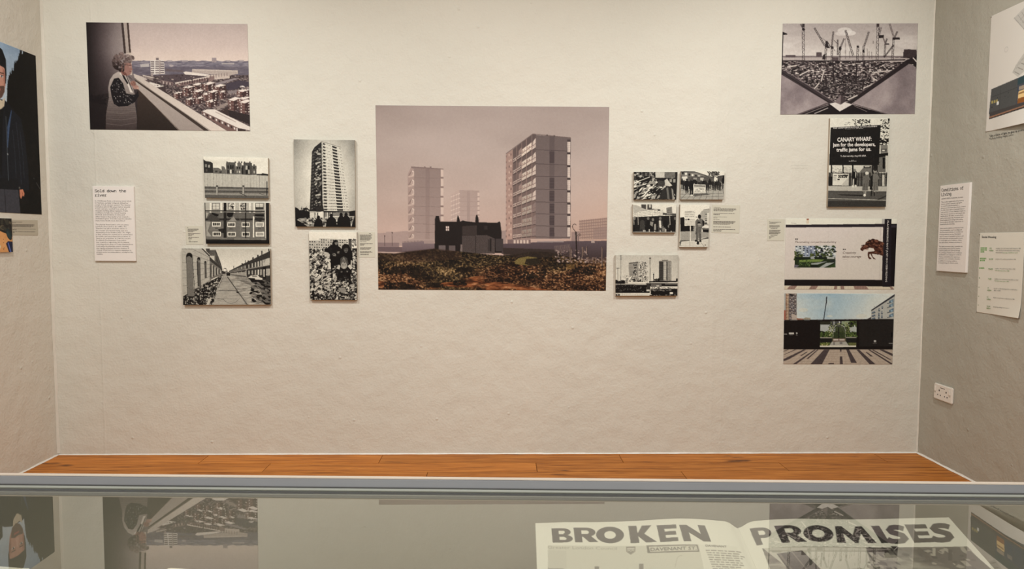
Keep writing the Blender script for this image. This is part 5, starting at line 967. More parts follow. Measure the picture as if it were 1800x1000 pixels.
def print_man(quad):
    # own unit view: 1000 wide, 1400 high
    P = Pic(quad, 1.1, 2, seed=27)
    q = P.q; P.uv = lambda p: np.asarray(p, float).reshape(-1, 2)*np.array([P.W/1000., P.H/1400.]); P.sc = P.W/1000.
    yy = np.linspace(0, 1, P.H)[:, None]*np.ones((1, P.W))
    P.full(P.ramp(yy, [(0, (150, 168, 190)), (.3, (188, 196, 204)), (1, (176, 180, 184))])+((P.noise(260, 3, 2)-.5)*26)[..., None])
    P.poly([(0, 420), (60, 400), (140, 380), (230, 400), (300, 430), (300, 1400), (0, 1400)], (22, 20, 20)); 
    R = np.random.RandomState(4)
    top = [(600, 330), (640, 240), (690, 210), (700, 160), (740, 130), (770, 70), (800, 0), (1000, 0)]
    P.poly([(600, 1400), (560, 620)]+top+[(1000, 1400)], (17, 14, 13))
    for i in range(120):
        t = R.rand(); k = int(t*6.99); a, b = np.array(top[k]), np.array(top[k+1]); p = a+(b-a)*R.rand(); P.poly([(p[0]-14, p[1]+60), (p[0], p[1]-R.uniform(5, 45)), (p[0]+14, p[1]+60)], (17, 14, 13))
    P.poly([(806, 6), (822, 4), (818, 26), (804, 36)], (170, 180, 192)); P.line([(900, 1080), (985, 1170)], 7, (70, 66, 62)); P.dots(640, 500, 980, 1350, 60, 26, [(22, 18, 17), (13, 11, 11)], 1.0, seed=5)
    # coat
    P.poly([(250, 560), (330, 500), (420, 470), (560, 470), (650, 530), (760, 590), (800, 760), (830, 1000), (830, 1190), (760, 1200), (700, 1180), (690, 1290), (290, 1290), (280, 1180), (170, 1180), (150, 1000), (180, 720)], (25, 26, 32))
    P.poly([(330, 1150), (680, 1150), (700, 1400), (300, 1400)], (62, 60, 66)); P.line([(505, 1190), (510, 1400)], 8, (34, 32, 36)); P.poly([(290, 1120), (690, 1110), (695, 1200), (285, 1210)], (22, 22, 26))
    for x0, y0, x1, y1 in ((690, 620, 730, 1150), (740, 700, 770, 1100), (640, 700, 660, 1100), (300, 640, 270, 1150), (240, 700, 210, 1120), (360, 700, 350, 1150)): P.line([(x0, y0), ((x0+x1)/2+8, (y0+y1)/2), (x1, y1)], 7, (44, 46, 54))
    P.poly([(585, 560), (610, 520), (640, 540), (600, 700), (570, 860), (560, 850)], (64, 80, 108)); P.poly([(540, 520), (585, 480), (640, 520), (600, 620), (560, 720)], (20, 20, 24)); P.line([(560, 600), (560, 1130)], 7, (74, 78, 84)); P.ell(565, 910, 7, 9, (140, 140, 140)); P.ell(700, 1180, 10, 9, (96, 90, 84))
    P.poly([(430, 460), (520, 480), (560, 450), (545, 520), (490, 560), (440, 520)], (206, 186, 160)); P.poly([(400, 500), (470, 560), (540, 540), (520, 640), (480, 1100), (400, 1000)], (17, 17, 20))
    P.poly([(700, 1195), (745, 1190), (765, 1225), (755, 1250), (735, 1245), (715, 1275), (700, 1250)], (206, 130, 100)); P.line([(735, 1215), (740, 1250)], 5, (150, 84, 64))
    # head
    P.poly([(370, 200), (400, 160), (540, 160), (575, 210), (580, 300), (560, 390), (520, 450), (470, 470), (420, 450), (385, 390), (370, 300)], (198, 142, 122)); P.poly([(400, 380), (440, 360), (500, 365), (560, 350), (558, 400), (520, 455), (470, 478), (420, 455)], (98, 70, 60), n=12); P.poly([(440, 385), (510, 385), (505, 400), (445, 402)], (172, 90, 80)); P.poly([(470, 270), (490, 268), (505, 345), (480, 358), (455, 348)], (216, 164, 144)); P.poly([(370, 200), (400, 300), (395, 390), (372, 320)], (150, 96, 80)); P.poly([(545, 200), (578, 240), (572, 350), (552, 360)], (172, 114, 96))
    for x in (425, 530): P.line([(x-28, 256), (x+28, 252)], 9, (64, 44, 36)); P.ell(x, 280, 20, 9, (226, 214, 204)); P.ell(x, 280, 8, 9, (40, 40, 44)); P.line([(x-24, 272), (x+24, 270)], 4, (90, 52, 42))
    P.poly([(358, 250), (356, 130), (400, 60), (480, 36), (550, 60), (590, 130), (590, 260), (575, 280), (570, 210), (540, 190), (400, 195), (372, 215), (368, 280)], (22, 21, 23)); P.line([(372, 200), (480, 186), (575, 200)], 10, (34, 32, 34)); P.poly([(575, 250), (590, 260), (580, 330), (568, 330)], (40, 30, 28))
    return P

def print_lunch(quad):
    P = Pic(quad, 1.3, 2, base=(196, 132, 78), seed=28)
    P.uv = lambda p: np.asarray(p, float).reshape(-1, 2)*np.array([P.W/1000., P.H/700.]); P.sc = P.W/1000.
    P.full(np.array((214, 150, 92))+((P.noise(160, 3, 2)-.5)*34)[..., None])
    P.poly([(0, 0), (1000, 0), (1000, 380), (900, 330), (760, 300), (600, 250), (400, 270), (200, 240), (0, 260)], (30, 27, 24), n=6); P.dots(0, 0, 1000, 240, 60, 40, [(52, 48, 40), (22, 20, 18), (90, 78, 60)], 1.4, seed=3)
    P.ell(900, 330, 70, 130, (26, 38, 40), rot=-.5); P.ell(890, 340, 40, 90, (36, 54, 56), rot=-.5); P.poly([(800, 520), (860, 470), (1000, 480), (1000, 700), (880, 700)], (20, 24, 52)); P.poly([(850, 500), (880, 500), (950, 700), (915, 700)], (84, 100, 170)); P.dots(0, 300, 820, 690, 26, 8, [(120, 70, 40), (60, 36, 26)], 1.4, seed=6); P.ell(250, 460, 150, 80, (226, 208, 180)); P.ell(250, 455, 110, 55, (176, 92, 56)); P.ell(540, 580, 110, 60, (222, 200, 168)); P.ell(540, 575, 70, 36, (120, 130, 60))
    return P

def print_flats(quad):
    # montage sheet: pencil tower above a strip of grey frontage, unit view 1000 x 1130
    P = Pic(quad, 1.3, 2, base=(214, 203, 190), seed=29)
    P.uv = lambda p: np.asarray(p, float).reshape(-1, 2)*np.array([P.W/1000., P.H/1130.]); P.sc = P.W/1000.
    P.full(np.array((216, 204, 192))+((P.noise(500, 2, 2)-.5)*8)[..., None])
    gp = (150, 142, 134); lt = (184, 175, 165)
    def tw(x0, y0, x1, y1, w, c): P.line([(x0, y0), (x1, y1)], w, c)
    P.poly([(330, 120), (470, 60), (760, 420), (560, 600), (520, 560), (640, 420)], (196, 186, 176)); P.poly([(480, 60), (640, 30), (900, 420), (760, 600), (560, 620), (700, 430)], (176, 167, 158))
    for i in range(12): tw(340+i*16, 116-i*4, 640+i*14, 420+i*6, 5, lt if i % 3 else gp)
    for i in range(9): tw(420+i*30, 160+i*34, 520+i*32, 110+i*36, 4, gp)
    P.poly([(350, 620), (420, 540), (560, 430), (700, 470), (620, 600), (430, 680)], (190, 181, 170))
    for i in range(7): tw(380+i*40, 620-i*30, 450+i*40, 660-i*34, 6, (128, 120, 112)); tw(360+i*38, 630-i*30, 400+i*40, 560-i*20, 4, gp)
    for i in range(6): P.rect(560+i*40, 500-i*8, 590+i*40, 560-i*8, (166, 157, 148))
    P.ell(250, 385, 26, 26, lt); P.ell(250, 385, 21, 21, (216, 204, 192)); tw(250, 372, 250, 398, 4, lt)
    # frontage
    P.poly([(60, 720), (1000, 640), (1000, 1000), (40, 960)], (74, 74, 78)); P.poly([(62, 720), (430, 690), (425, 930), (50, 945)], (80, 78, 76), n=5); P.line([(60, 800), (428, 775)], 4, (58, 56, 56)); P.line([(200, 712), (190, 940)], 4, (60, 58, 58)); P.poly([(430, 690), (960, 645), (960, 720), (430, 755)], (52, 70, 74))
    for a, b in ((440, 560), (570, 680), (690, 800), (810, 930)): P.poly([(a, 770-(a-440)*.06), (b, 762-(b-440)*.06), (b-4, 945), (a-4, 945)], (56, 66, 84))
    P.poly([(448, 815), (560, 805), (555, 900), (444, 902)], (230, 190, 130)); P.poly([(446, 880), (556, 876), (554, 925), (442, 928)], (140, 84, 40)); P.poly([(452, 772), (556, 765), (556, 800), (450, 806)], (160, 140, 120)); P.poly([(600, 775), (670, 770), (668, 810), (598, 812)], (130, 120, 116)); P.poly([(450, 830), (550, 822), (550, 838), (450, 844)], (150, 110, 70))
    for x in (70, 105, 138): P.rect(x, 835, x+24, 862, (170, 150, 90))
    P.rect(150, 865, 180, 890, (220, 214, 206)); P.ell(165, 865, 14, 10, (220, 214, 206)); P.dots(60, 780, 420, 920, 7, 7, [(40, 38, 38)])
    P.poly([(50, 945), (425, 930), (960, 935), (960, 960), (420, 985), (48, 1000)], (70, 64, 62)); P.poly([(48, 985), (560, 955), (960, 945), (960, 956), (560, 972), (46, 1004)], (150, 108, 84)); P.poly([(46, 1000), (560, 968), (960, 954), (960, 962), (46, 1010)], (50, 44, 42))
    return P

def caption(quad, rows, seed, base=(203, 193, 174)):
    """small caption: rows = (y0, y1, x0, x1, lines) in fractions"""
    P = Pic(quad, 3.0, 2, base=base, seed=seed)
    P.uv = lambda p: np.asarray(p, float).reshape(-1, 2)*np.array([P.W, P.H]); R = P.rng
    for y0, y1, x0, x1, nl, v in rows:
        for i in range(nl):
            h = (y1-y0)/nl; ya = y0+h*i+h*.18; yb = y0+h*(i+1)-h*.18; x = x0; xe = x1-(R.rand()*.10 if nl > 1 else 0)-(.15*(x1-x0) if nl > 1 and i == nl-1 else 0)
            while x < xe:
                w = R.uniform(.02, .07); P.rect(x, ya, min(x+w, xe), yb, (v, v*.9, v*.82)); x += w+.012
    return P
# ------------------------------------------------------------------ material set
M = {}
M['wall'] = plaster('cream_painted_plaster', (.655, .655, .59), (.70, .695, .625), [(-2.31, .006, .5), (-1.09, .010, .35), (1.27, .012, .5), (1.33, .006, .3)])
M['wall_l'] = plaster('cream_side_plaster', (.67, .65, .58), (.71, .69, .62))
M['wall_r'] = plaster('grey_painted_plaster', (.43, .428, .372), (.455, .448, .39))
M['ceil'] = plain('white_ceiling_paint', (.8, .8, .78), .7, .2)
M['bead'] = plain('white_decorator_caulk', (.80, .79, .74), .5, .3, var=.1, scale=60, bump=.4)
M['bead_c'] = plain('cream_filler', (.70, .69, .62), .55, .3, var=.05, scale=40, bump=.3)
M['wood'] = wood()
M['gap'] = plain('dark_floor_joint', (.05, .02, .01), .8, .1)
M['vinyl'] = print_mat('vinyl_print', .6, .15, .35)
M['photo'] = print_mat('photographic_print', .5, .22, .05)
M['sheet'] = print_mat('printed_paper', .7, .2, .06)
M['foam'] = plain('white_foam_board', (.78, .77, .74), .7, .2)
M['mdf'] = plain('brown_mount_board', (.46, .40, .32), .75, .15)
M['card'] = plain('white_panel_card', (.82, .80, .77), .65, .2, var=.02)
M['ink'] = plain('black_ink', (.02, .02, .022), .6, .2)
M['ink2'] = plain('body_text_ink', (.045, .04, .04), .6, .2)
M['white_ink'] = plain('white_print_ink', (.74, .73, .70), .6, .2)
M['green_ink'] = plain('green_print_ink', (.10, .26, .06), .6, .2)
M['sepia_ink'] = plain('brown_print_ink', (.13, .09, .07), .6, .2)
M['faint'] = plain('faded_lettering', (.55, .545, .49), .6, .2)
M['metal'] = plain('grey_enamelled_metal', (.285, .30, .32), .45, .4, var=.08, scale=8)
M['cap'] = plain('cream_edge_highlight', (.64, .57, .48), .4, .4)  # pale cream edge, holds the highlight of the rim top in its colour
M['seal'] = plain('black_rubber_seal', (.09, .092, .09), .6, .3)
M['strip'] = plain('pale_glazing_bead', (.34, .36, .32), .5, .3)
M['liner'] = plain('beige_lining_board', (.39, .36, .30), .8, .1, var=.05, scale=6)
M['cabinet'] = plain('grey_cabinet_paint', (.42, .43, .44), .5, .3)
M['glass'] = glass(); M['under'] = clear()
M['plastic'] = plain('white_switch_plastic', (.80, .775, .72), .35, .4, var=.02)
M['hole'] = plain('dark_socket_hole', (.012, .01, .01), .8, .1)
M['steel'] = plain('dull_steel', (.35, .34, .32), .4, .5, .6)

# ------------------------------------------------------------------ room shell
def shell(name, verts, mat): return tag(mesh(name, verts, BOXF, mat), kind='structure')
T = .12
wall_back = shell('wall_back', box_v(XL-T, YB, -.02, XR+T, YB+T, ZC), M['wall'])
wall_left = shell('wall_left', box_v(XL-T, YF, -.02, XL, YB, ZC), M['wall_l'])
wall_right = shell('wall_right', box_v(XR, YF, -.02, XR+T, YB, ZC), M['wall_r'])
wall_front = shell('wall_front', box_v(XL-T, YF-T, -.02, XR+T, YF, ZC), M['wall_l'])
ceiling = shell('ceiling', box_v(XL-T, YF-T, ZC, XR+T, YB+T, ZC+T), M['ceil'])
floor = shell('floor', box_v(XL-T, YF-T, -.14, XR+T, YB+T, -.016), M['gap'])
# planks, laid across the room; the joints seen in the photo are kept
rows = [(4.2, 4.181), (4.181, 4.03), (4.03, 3.8746)]
y = 3.8746
while y > YF+.01: rows.append((y, max(YF, y-.1545))); y -= .1545
joints = {0: [.115], 1: [-1.70, -.68, .72, 2.25], 2: [-1.29, .217, 1.614], 3: [-.384, 1.011]}
R0 = random.Random(4)
for i, (y1, y0) in enumerate(rows):
    js = joints.get(i) or sorted(XL+(k+.3+.5*R0.random())*1.35 for k in range(4))
    xs = [XL]+[j for j in js if XL+.1 < j < XR-.1]+[XR]
    if y0 < 1.9: xs = [XL]+xs[2:3]+[XR] if len(xs) > 3 else xs
    for a, b in zip(xs[:-1], xs[1:]):
        g = .0016; v = box_v(a+g, y0+g, -.016, b-g, y1-g, 0)
        v = [(px+.0, py, pz) for px, py, pz in v]
        o = mesh('plank', v, BOXF, M['wood'], floor)
def bead(name, A, B, n1, n2, size, seed, step=.018, mat='bead'):
    """irregular filler bead in an inside corner: n1, n2 point along the two faces"""
    A, B, n1, n2 = (np.array(q, float) for q in (A, B, n1, n2)); L_ = np.linalg.norm(B-A); n = int(L_/step)+2; R = np.random.RandomState(seed)
    a = np.convolve(R.rand(n+6), np.ones(5)/5, 'same')[3:n+3]; b = np.convolve(R.rand(n+6), np.ones(5)/5, 'same')[3:n+3]
    V, Fc = [], []
    for i in range(n):
        c = A+(B-A)*i/(n-1); s1 = size*(.35+1.2*a[i]+.35*R.rand()); s2 = size*(.35+1.2*b[i]+.3*R.rand())
        V += [c, c+n1*s1, c+n1*s1*.45+n2*s2*.45, c+n2*s2]
        if i:
            k = i*4
            Fc += [(k-4, k-3, k+1, k), (k-3, k-2, k+2, k+1), (k-2, k-1, k+3, k+2), (k-1, k-4, k, k+3)]
    return tag(mesh(name, V, Fc, M[mat], smooth=False), kind='structure')
e = .0006
bead('trim_1', (XL, YB-e, .001), (XR, YB-e, .001), (0, 0, 1), (0, -1, 0), .0055, 1)
bead('trim_2', (XL+e, .9, .001), (XL+e, YB, .001), (0, 0, 1), (1, 0, 0), .006, 2)
bead('trim_3', (XR-e, .9, .001), (XR-e, YB, .001), (0, 0, 1), (-1, 0, 0), .007, 3)
bead('trim_4', (XL+e, YB-e, .01), (XL+e, YB-e, ZC), (1, 0, 0), (0, -1, 0), .010, 4, .05, 'bead_c')
bead('trim_5', (XR-e, YB-e, .01), (XR-e, YB-e, ZC), (-1, 0, 0), (0, -1, 0), .006, 5, .02, 'bead_c')

# ------------------------------------------------------------------ text
_tc = {}
def font_mesh(s, bold=0.0, shear=0.0):
    key = (s, bold, shear)
    if key in _tc: return _tc[key]
    cu = bpy.data.curves.new('t', 'FONT'); cu.body = s; cu.size = 1; cu.offset = bold; cu.shear = shear; cu.resolution_u = 2 if len(s) < 30 else 1; cu.fill_mode = 'FRONT'
    o = bpy.data.objects.new('t', cu); COL.objects.link(o); dg = bpy.context.evaluated_depsgraph_get(); me = bpy.data.meshes.new_from_object(o.evaluated_get(dg))
    me.calc_loop_triangles(); v = np.array([tuple(q.co)[:2] for q in me.vertices]) if len(me.vertices) else np.zeros((0, 2)); t = np.array([tuple(q.vertices) for q in me.loop_triangles], int).reshape(-1, 3)
    bpy.data.objects.remove(o); bpy.data.curves.remove(cu); bpy.data.meshes.remove(me); _tc[key] = (v, t); return v, t
CAP = font_mesh('H')[0][:, 1].max()
def arc(cx, cy, rx, ry, a0, a1, n=10): return [(cx+rx*math.cos(math.radians(a0+(a1-a0)*i/n)), cy+ry*math.sin(math.radians(a0+(a1-a0)*i/n))) for i in range(n+1)]
MONO = {'S': [[(.50, .85), (.42, .97), (.18, .97), (.08, .86), (.08, .66), (.18, .56), (.42, .46), (.52, .34), (.52, .13), (.42, .02), (.16, .02), (.06, .15)]],
 'C': [arc(.32, .5, .25, .48, 50, 310, 12)], 'L': [[(.12, 1), (.12, .02), (.54, .02)]], 'o': [arc(.3, .36, .23, .34, 0, 360, 14)], 'l': [[(.12, .98), (.32, .98), (.32, .02)], [(.1, .02), (.54, .02)]],
 'd': [arc(.28, .36, .2, .34, 0, 360, 12), [(.5, 1), (.5, 0)]], 'w': [[(.03, .7), (.15, .03), (.3, .5), (.45, .03), (.57, .7)]], 'n': [[(.1, .72), (.1, 0)], [(.1, .48), (.2, .66), (.4, .68), (.5, .52), (.5, 0)]],
 't': [[(.26, .92), (.26, .15), (.36, .02), (.54, .05)], [(.06, .68), (.52, .68)]], 'h': [[(.1, 1), (.1, 0)], [(.1, .48), (.2, .66), (.4, .68), (.5, .52), (.5, 0)]],
 'e': [[(.08, .38), (.53, .38), (.5, .58), (.4, .7), (.2, .7), (.08, .52), (.08, .2), (.2, .02), (.42, .02), (.53, .13)]], 'r': [[(.08, .68), (.22, .68), (.22, .02)], [(.22, .45), (.32, .64), (.52, .68)], [(.06, .02), (.44, .02)]],
 'i': [[(.14, .68), (.32, .68), (.32, .02)], [(.1, .02), (.54, .02)], [(.3, .86), (.3, .98)]], 'v': [[(.05, .7), (.3, .02), (.55, .7)]], 's': [[(.48, .6), (.4, .69), (.2, .69), (.1, .6), (.1, .48), (.2, .4), (.4, .33), (.5, .24), (.5, .11), (.4, .02), (.18, .02), (.08, .12)]],
 'f': [[(.54, .92), (.42, .98), (.3, .9), (.26, .75), (.26, .02)], [(.08, .66), (.5, .66)], [(.1, .02), (.44, .02)]], 'g': [arc(.28, .38, .2, .31, 0, 360, 12), [(.5, .7), (.5, -.1), (.4, -.24), (.16, -.24)]], ' ': []}
def mono_mesh(s, wd=.125):
    V, Tt = [], []
    for k, ch in enumerate(s):
        for pl in MONO[ch]:
            for (ax, ay), (bx, by) in zip(pl[:-1], pl[1:]):
                d = np.array([bx-ax, by-ay]); L_ = np.hypot(*d)
                if L_ == 0: continue
                d /= L_; n = np.array([-d[1], d[0]])*wd/2; e_ = d*wd*.35; p = np.array([ax+k*.62, ay])-e_; q = np.array([bx+k*.62, by])+e_; i = len(V)
                V += [p+n, q+n, q-n, p-n]; Tt += [(i, i+2, i+1), (i, i+3, i+2)]
    return np.array(V), np.array(Tt)
def text_pts(s, x0, y0, x1=None, y1=None, cap=3.0, lean=0.0, hs=1.0, bold=0.0, shear=0.0, mono=False, slope=0.0):
    """text as triangles in photo pixels: baseline from (x0, y0), cap height in pixels; x1 stretches it to an end"""
    v, t = mono_mesh(s) if mono else font_mesh(s, bold, shear); v = v.copy()
    if len(v) == 0: return v, t
    v /= (1.0 if mono else CAP)
    if x1 is None: u = (v[:, 0])*cap*hs; dy = slope
    else: u = (v[:, 0]-v[:, 0].min())/(v[:, 0].max()-v[:, 0].min())*(x1-x0); dy = ((y1 if y1 is not None else y0)-y0)/(x1-x0)
    return np.stack([x0+u+v[:, 1]*cap*lean, y0+u*dy-v[:, 1]*cap], 1), t
def lettering_lines(name, lines, wall, off, mat, parent):      # every line of print a piece of its own
    for ln in lines: lettering(name, [ln], wall, off, mat, parent)
def lettering(name, lines, wall, off, mat, parent=None):
    """lines = list of text_pts argument dicts; one flat mesh just proud of the surface"""
    V, Tt, k = [], [], 0
    for ln in lines:
        p, t = text_pts(**ln)
        if len(p) == 0: continue
        V += [wall_pt(q, wall, off) for q in p]; Tt.append(t+k); k += len(p)
    return mesh(name, V, np.concatenate(Tt), M[mat], parent)

# ------------------------------------------------------------------ prints and panels on the walls
def quad_world(quad, wall, off): return [wall_pt(q, wall, off) for q in quad]
def grid(name, corners, img, mat, parent=None, nrm=None, depth=.0006, bend=None):
    """print surface: one vertex per picture element, thin edge behind it; corners tl, tr, br, bl"""
    ny, nx = img.shape[:2]; u = np.linspace(0, 1, nx)[None, :, None]; v = np.linspace(0, 1, ny)[:, None, None]
    A, B, C, Dd = (np.array(c, float) for c in corners)
    P_ = (1-u)*(1-v)*A+u*(1-v)*B+u*v*C+(1-u)*v*Dd
    if bend is not None: P_ = P_+bend(u[..., 0]+0*v[..., 0], v[..., 0]+0*u[..., 0])[..., None]*nrm
    idx = np.arange(nx*ny).reshape(ny, nx); f = np.stack([idx[:-1, :-1], idx[1:, :-1], idx[1:, 1:], idx[:-1, 1:]], -1).reshape(-1, 4)
    rim = np.concatenate([idx[0, :], idx[1:, -1], idx[-1, -2::-1], idx[-2:0:-1, 0]]); V = P_.reshape(-1, 3); n = len(V); k = len(rim)
    V = np.concatenate([V, V[rim]-nrm*depth]); r2 = n+np.arange(k); f2 = np.stack([rim, np.roll(rim, -1), np.roll(r2, -1), r2], -1)
    lin = np.minimum(srgb2lin(img.reshape(-1, 3))/LIGHT, .86); col = np.concatenate([lin, np.tile(np.array([[.7, .69, .66]]), (k, 1))])
    return mesh(name, V, np.concatenate([f, f2]), mat, parent, col=col, smooth=bend is not None)
def board(name, quad, wall, thick, mat, parent, gap=.0004):
    fr = quad_world(quad, wall, thick); n = NRM[wall]; bk = [p-n*(thick-gap) for p in fr]
    v = [bk[3], bk[2], bk[1], bk[0], fr[3], fr[2], fr[1], fr[0]]
    return bevel(mesh(name, v, BOXF, mat, parent), .0008, 1)
def base_pt(quad, wall): return np.mean([wall_pt(quad[2], wall), wall_pt(quad[3], wall)], 0)
def mounted(P, wall, label, thick=.020, cat='photograph', group=None):
    P.grain = 20; q = P.q; o = empty('mounted_photograph', base_pt(q, wall), label, cat, group)
    board('mount_board', q, wall, thick, M['mdf'], o)
    grid('print', quad_world(q, wall, thick+.0007), P.out(), M['photo'], o, NRM[wall])
    return o
def vinyl(P, wall, label, name='photographic_print', cat='photograph'):
    o = grid(name, quad_world(P.q, wall, .0016), P.out(), M['vinyl'], None, NRM[wall], .0012); return tag(o, label, cat)

PM = print_main(); PM.grain = 5; vinyl(PM, 'B', 'largest colour print of three tower blocks behind a derelict house, centre of the wall')
PWo = print_woman(); PWo.grain = 10; vinyl(PWo, 'B', 'large colour print of a grey-haired woman at a window above low brick estates')
PCr = print_cranes(); PCr.grain = 14; vinyl(PCr, 'B', 'large sepia print of tower cranes over a building site framed by two roof edges')
mounted(print_fence(), 'B', 'black and white photograph of ruined flats behind a long pale fence')
mounted(print_window(), 'B', 'black and white photograph through a broken window to a block with white windows')
mounted(print_street(), 'B', 'black and white photograph of an empty street between stone arches and a terrace')
mounted(print_tower(), 'B', 'tall black and white photograph of a partly collapsed tower block with onlookers in front')
mounted(print_kids(), 'B', 'black and white photograph of three children sitting on a heap of rubble')
mounted(print_coats(), 'B', 'small black and white photograph of a person in a hat beside rows of clothes')
mounted(print_march(), 'B', 'small black and white photograph of people carrying a banner along a paved street')
mounted(print_demo(), 'B', 'small black and white photograph of a crowd holding up a row of placards')
mounted(print_placard(), 'B', 'small upright photograph of a person standing beside a handwritten placard on a pole')
mounted(print_blowdown(), 'B', 'black and white photograph of a tower being blown up next to a standing tower')
PW = print_wharf(); wharf = mounted(PW, 'B', 'black and white photograph of a dark billboard with two women walking past below')
W_ = lambda x, y: (1445+x/5.885, 200+y/5.885)
def wl(s, xa, ya, xb, yb, cap, bold=.012, sh=0.0):
    a, b = W_(xa, ya), W_(xb, yb); return dict(s=s, x0=a[0], y0=a[1], x1=b[0], y1=b[1], cap=cap/5.885, bold=bold, shear=sh)
lettering_lines('billboard_line', [wl('CANARY WHARF:', 158, 288, 512, 278, 40, .03), wl('jam for the developers,', 112, 338, 552, 332, 36, .03), wl('traffic jams for us.', 148, 390, 508, 382, 36, .03), wl('To find out why, ring 633 2424.', 190, 446, 456, 441, 17, .01), wl('THE CHANGING FUTURE OF DOCKLANDS', 112, 155, 570, 135, 11, .02), wl('A PHOTO-MURAL', 240, 160, 428, 152, 5, .0), wl('BILLBOARD', 278, 493, 356, 492, 5, .02), wl('D.C.', 304, 484, 330, 483, 5, .02)], 'B', .0213, 'white_ink', wharf)
PH = print_hoarding(); PH.grain = 10; hoard = empty('photographic_print', base_pt(PH.q, 'B'), 'colour print of a pale hoarding with a bronze horse and PLACEMAKING lettering', 'photograph')
grid('print', quad_world(PH.q, 'B', .0016), PH.out(), M['vinyl'], hoard, NRM['B'], .0012)
H_ = lambda x, y: (1370+x/7.141, 375+y/7.141)
def hl(s, xa, ya, xb, yb, cap, bold=0.0, sh=.25):
    a, b = H_(xa, ya), H_(xb, yb); return dict(s=s, x0=a[0], y0=a[1], x1=b[0], y1=b[1], cap=cap/7.141, bold=bold, shear=sh)
lettering_lines('slogan_line', [hl('Placemaking, not just housebuilding', 198, 370, 716, 370, 24, 0), hl('Creativity', 796, 508, 966, 506, 28, .005), hl('takes courage', 794, 556, 1026, 554, 28, .005)], 'B', .0022, 'sepia_ink', hoard)
# rotated lettering down the black post
p, t = text_pts('PLACEMAKING NOT JUST HOUSEBUILDING', 0, 0, 1, 0, 1, bold=.004)
a, b = np.array(H_(1353, 92)), np.array(H_(1331, 862)); ac = (b-a); across = np.array([21/7.141, 0])
V = [wall_pt(a+ac*u+across*(-v_), 'B', .0022) for u, v_ in p]
mesh('post_lettering', V, t, M['white_ink'], hoard)
PG = print_gate(); PG.grain = 16; vinyl(PG, 'B', 'colour print of a black hoarding with a garden gate picture under blue sky')

# captions
CAPS = [([(326, 397), (357, 397), (358, 429.5), (327.5, 429.5)], [(.08, .12, .10, .16, 1, 60), (.155, .27, .12, .80, 3, 70), (.28, .34, .12, .55, 2, 90), (.40, .44, .13, .82, 1, 80), (.45, .55, .13, .46, 2, 80), (.60, .64, .14, .74, 1, 80), (.65, .73, .14, .36, 2, 80), (.78, .82, .16, .26, 1, 80), (.83, .88, .16, .66, 1, 60)], 'small pale caption beside the broken window photograph'),
 ([(628.9, 407.8), (658.9, 407.8), (659.2, 452.2), (630.1, 452.2)], [(.05, .075, .66, .76, 1, 60), (.10, .34, .12, .84, 6, 70), (.37, .40, .12, .5, 1, 100), (.44, .48, .12, .86, 1, 80), (.48, .54, .12, .42, 2, 80), (.60, .70, .12, .82, 3, 80), (.75, .84, .12, .84, 3, 80), (.87, .91, .12, .62, 1, 60)], 'small pale caption between the rubble photograph and the largest print'),
 ([(1251.7, 359.9), (1300.8, 360.4), (1299.4, 409.9), (1250.8, 409)], [(.08, .10, .06, .30, 1, 70), (.125, .23, .06, .88, 5, 80), (.29, .32, .06, .82, 1, 80), (.33, .37, .06, .28, 1, 80), (.42, .44, .06, .54, 1, 80), (.45, .48, .06, .2, 1, 80), (.51, .53, .06, .28, 1, 80), (.57, .70, .06, .86, 6, 80), (.77, .80, .06, .68, 1, 70), (.86, .89, .06, .84, 1, 70), (.90, .95, .06, .44, 2, 80)], 'pale caption beside the photograph of the standing placard holder'),
 ([(1349, 385), (1379.3, 385), (1378, 423.1), (1348.3, 423.1)], [(.10, .13, .10, .16, 1, 70), (.135, .165, .12, .80, 1, 60), (.17, .23, .12, .6, 2, 80), (.28, .40, .12, .78, 4, 75), (.42, .46, .2, .6, 1, 90), (.50, .70, .12, .80, 6, 75), (.72, .76, .2, .6, 1, 90), (.79, .83, .12, .42, 1, 60), (.84, .90, .12, .3, 2, 70)], 'small pale caption left of the bronze horse print')]
for i, (q, rws, lab) in enumerate(CAPS):
    c = caption(q, rws, 40+i); tag(grid('caption_label', quad_world(q, 'B', .0014), c.out(), M['sheet'], None, NRM['B'], .001), lab, 'caption')
c = caption([(18, 386), (66, 387), (67, 413.5), (20, 413)], [(.13, .17, .06, .42, 1, 70), (.19, .22, .06, .2, 1, 90), (.28, .48, .05, .90, 5, 80), (.58, .62, .06, .92, 1, 60), (.63, .68, .06, .2, 1, 80), (.75, .79, .06, .9, 1, 70), (.80, .86, .06, .16, 2, 80)], 50, (186, 172, 152))
tag(grid('caption_label', quad_world(c.q, 'L', .0014), c.out(), M['sheet'], None, NRM['L'], .001), 'small pale caption below the man in the dark coat on the left wall', 'caption')
# a rubbed-out line of writing left on the plaster
R = np.random.RandomState(3); V, Fc = [], []
for yy_, xa, xb in ((290.5, 1390.5, 1420), (295.2, 1391.5, 1418)):
    x = xa
    while x < xb:
        wd = R.uniform(.8, 2.4); dy = R.uniform(-.3, .3); k = len(V)
        V += [wall_pt(q, 'B', .0006) for q in ((x, yy_+dy), (x+wd, yy_+dy-.2), (x+wd, yy_+dy+.5), (x, yy_+dy+.6))]; Fc.append((k, k+3, k+2, k+1)); x += wd+R.uniform(.3, 1.4)
mesh('faded_scribble', V, Fc, M['faint'], wall_back)

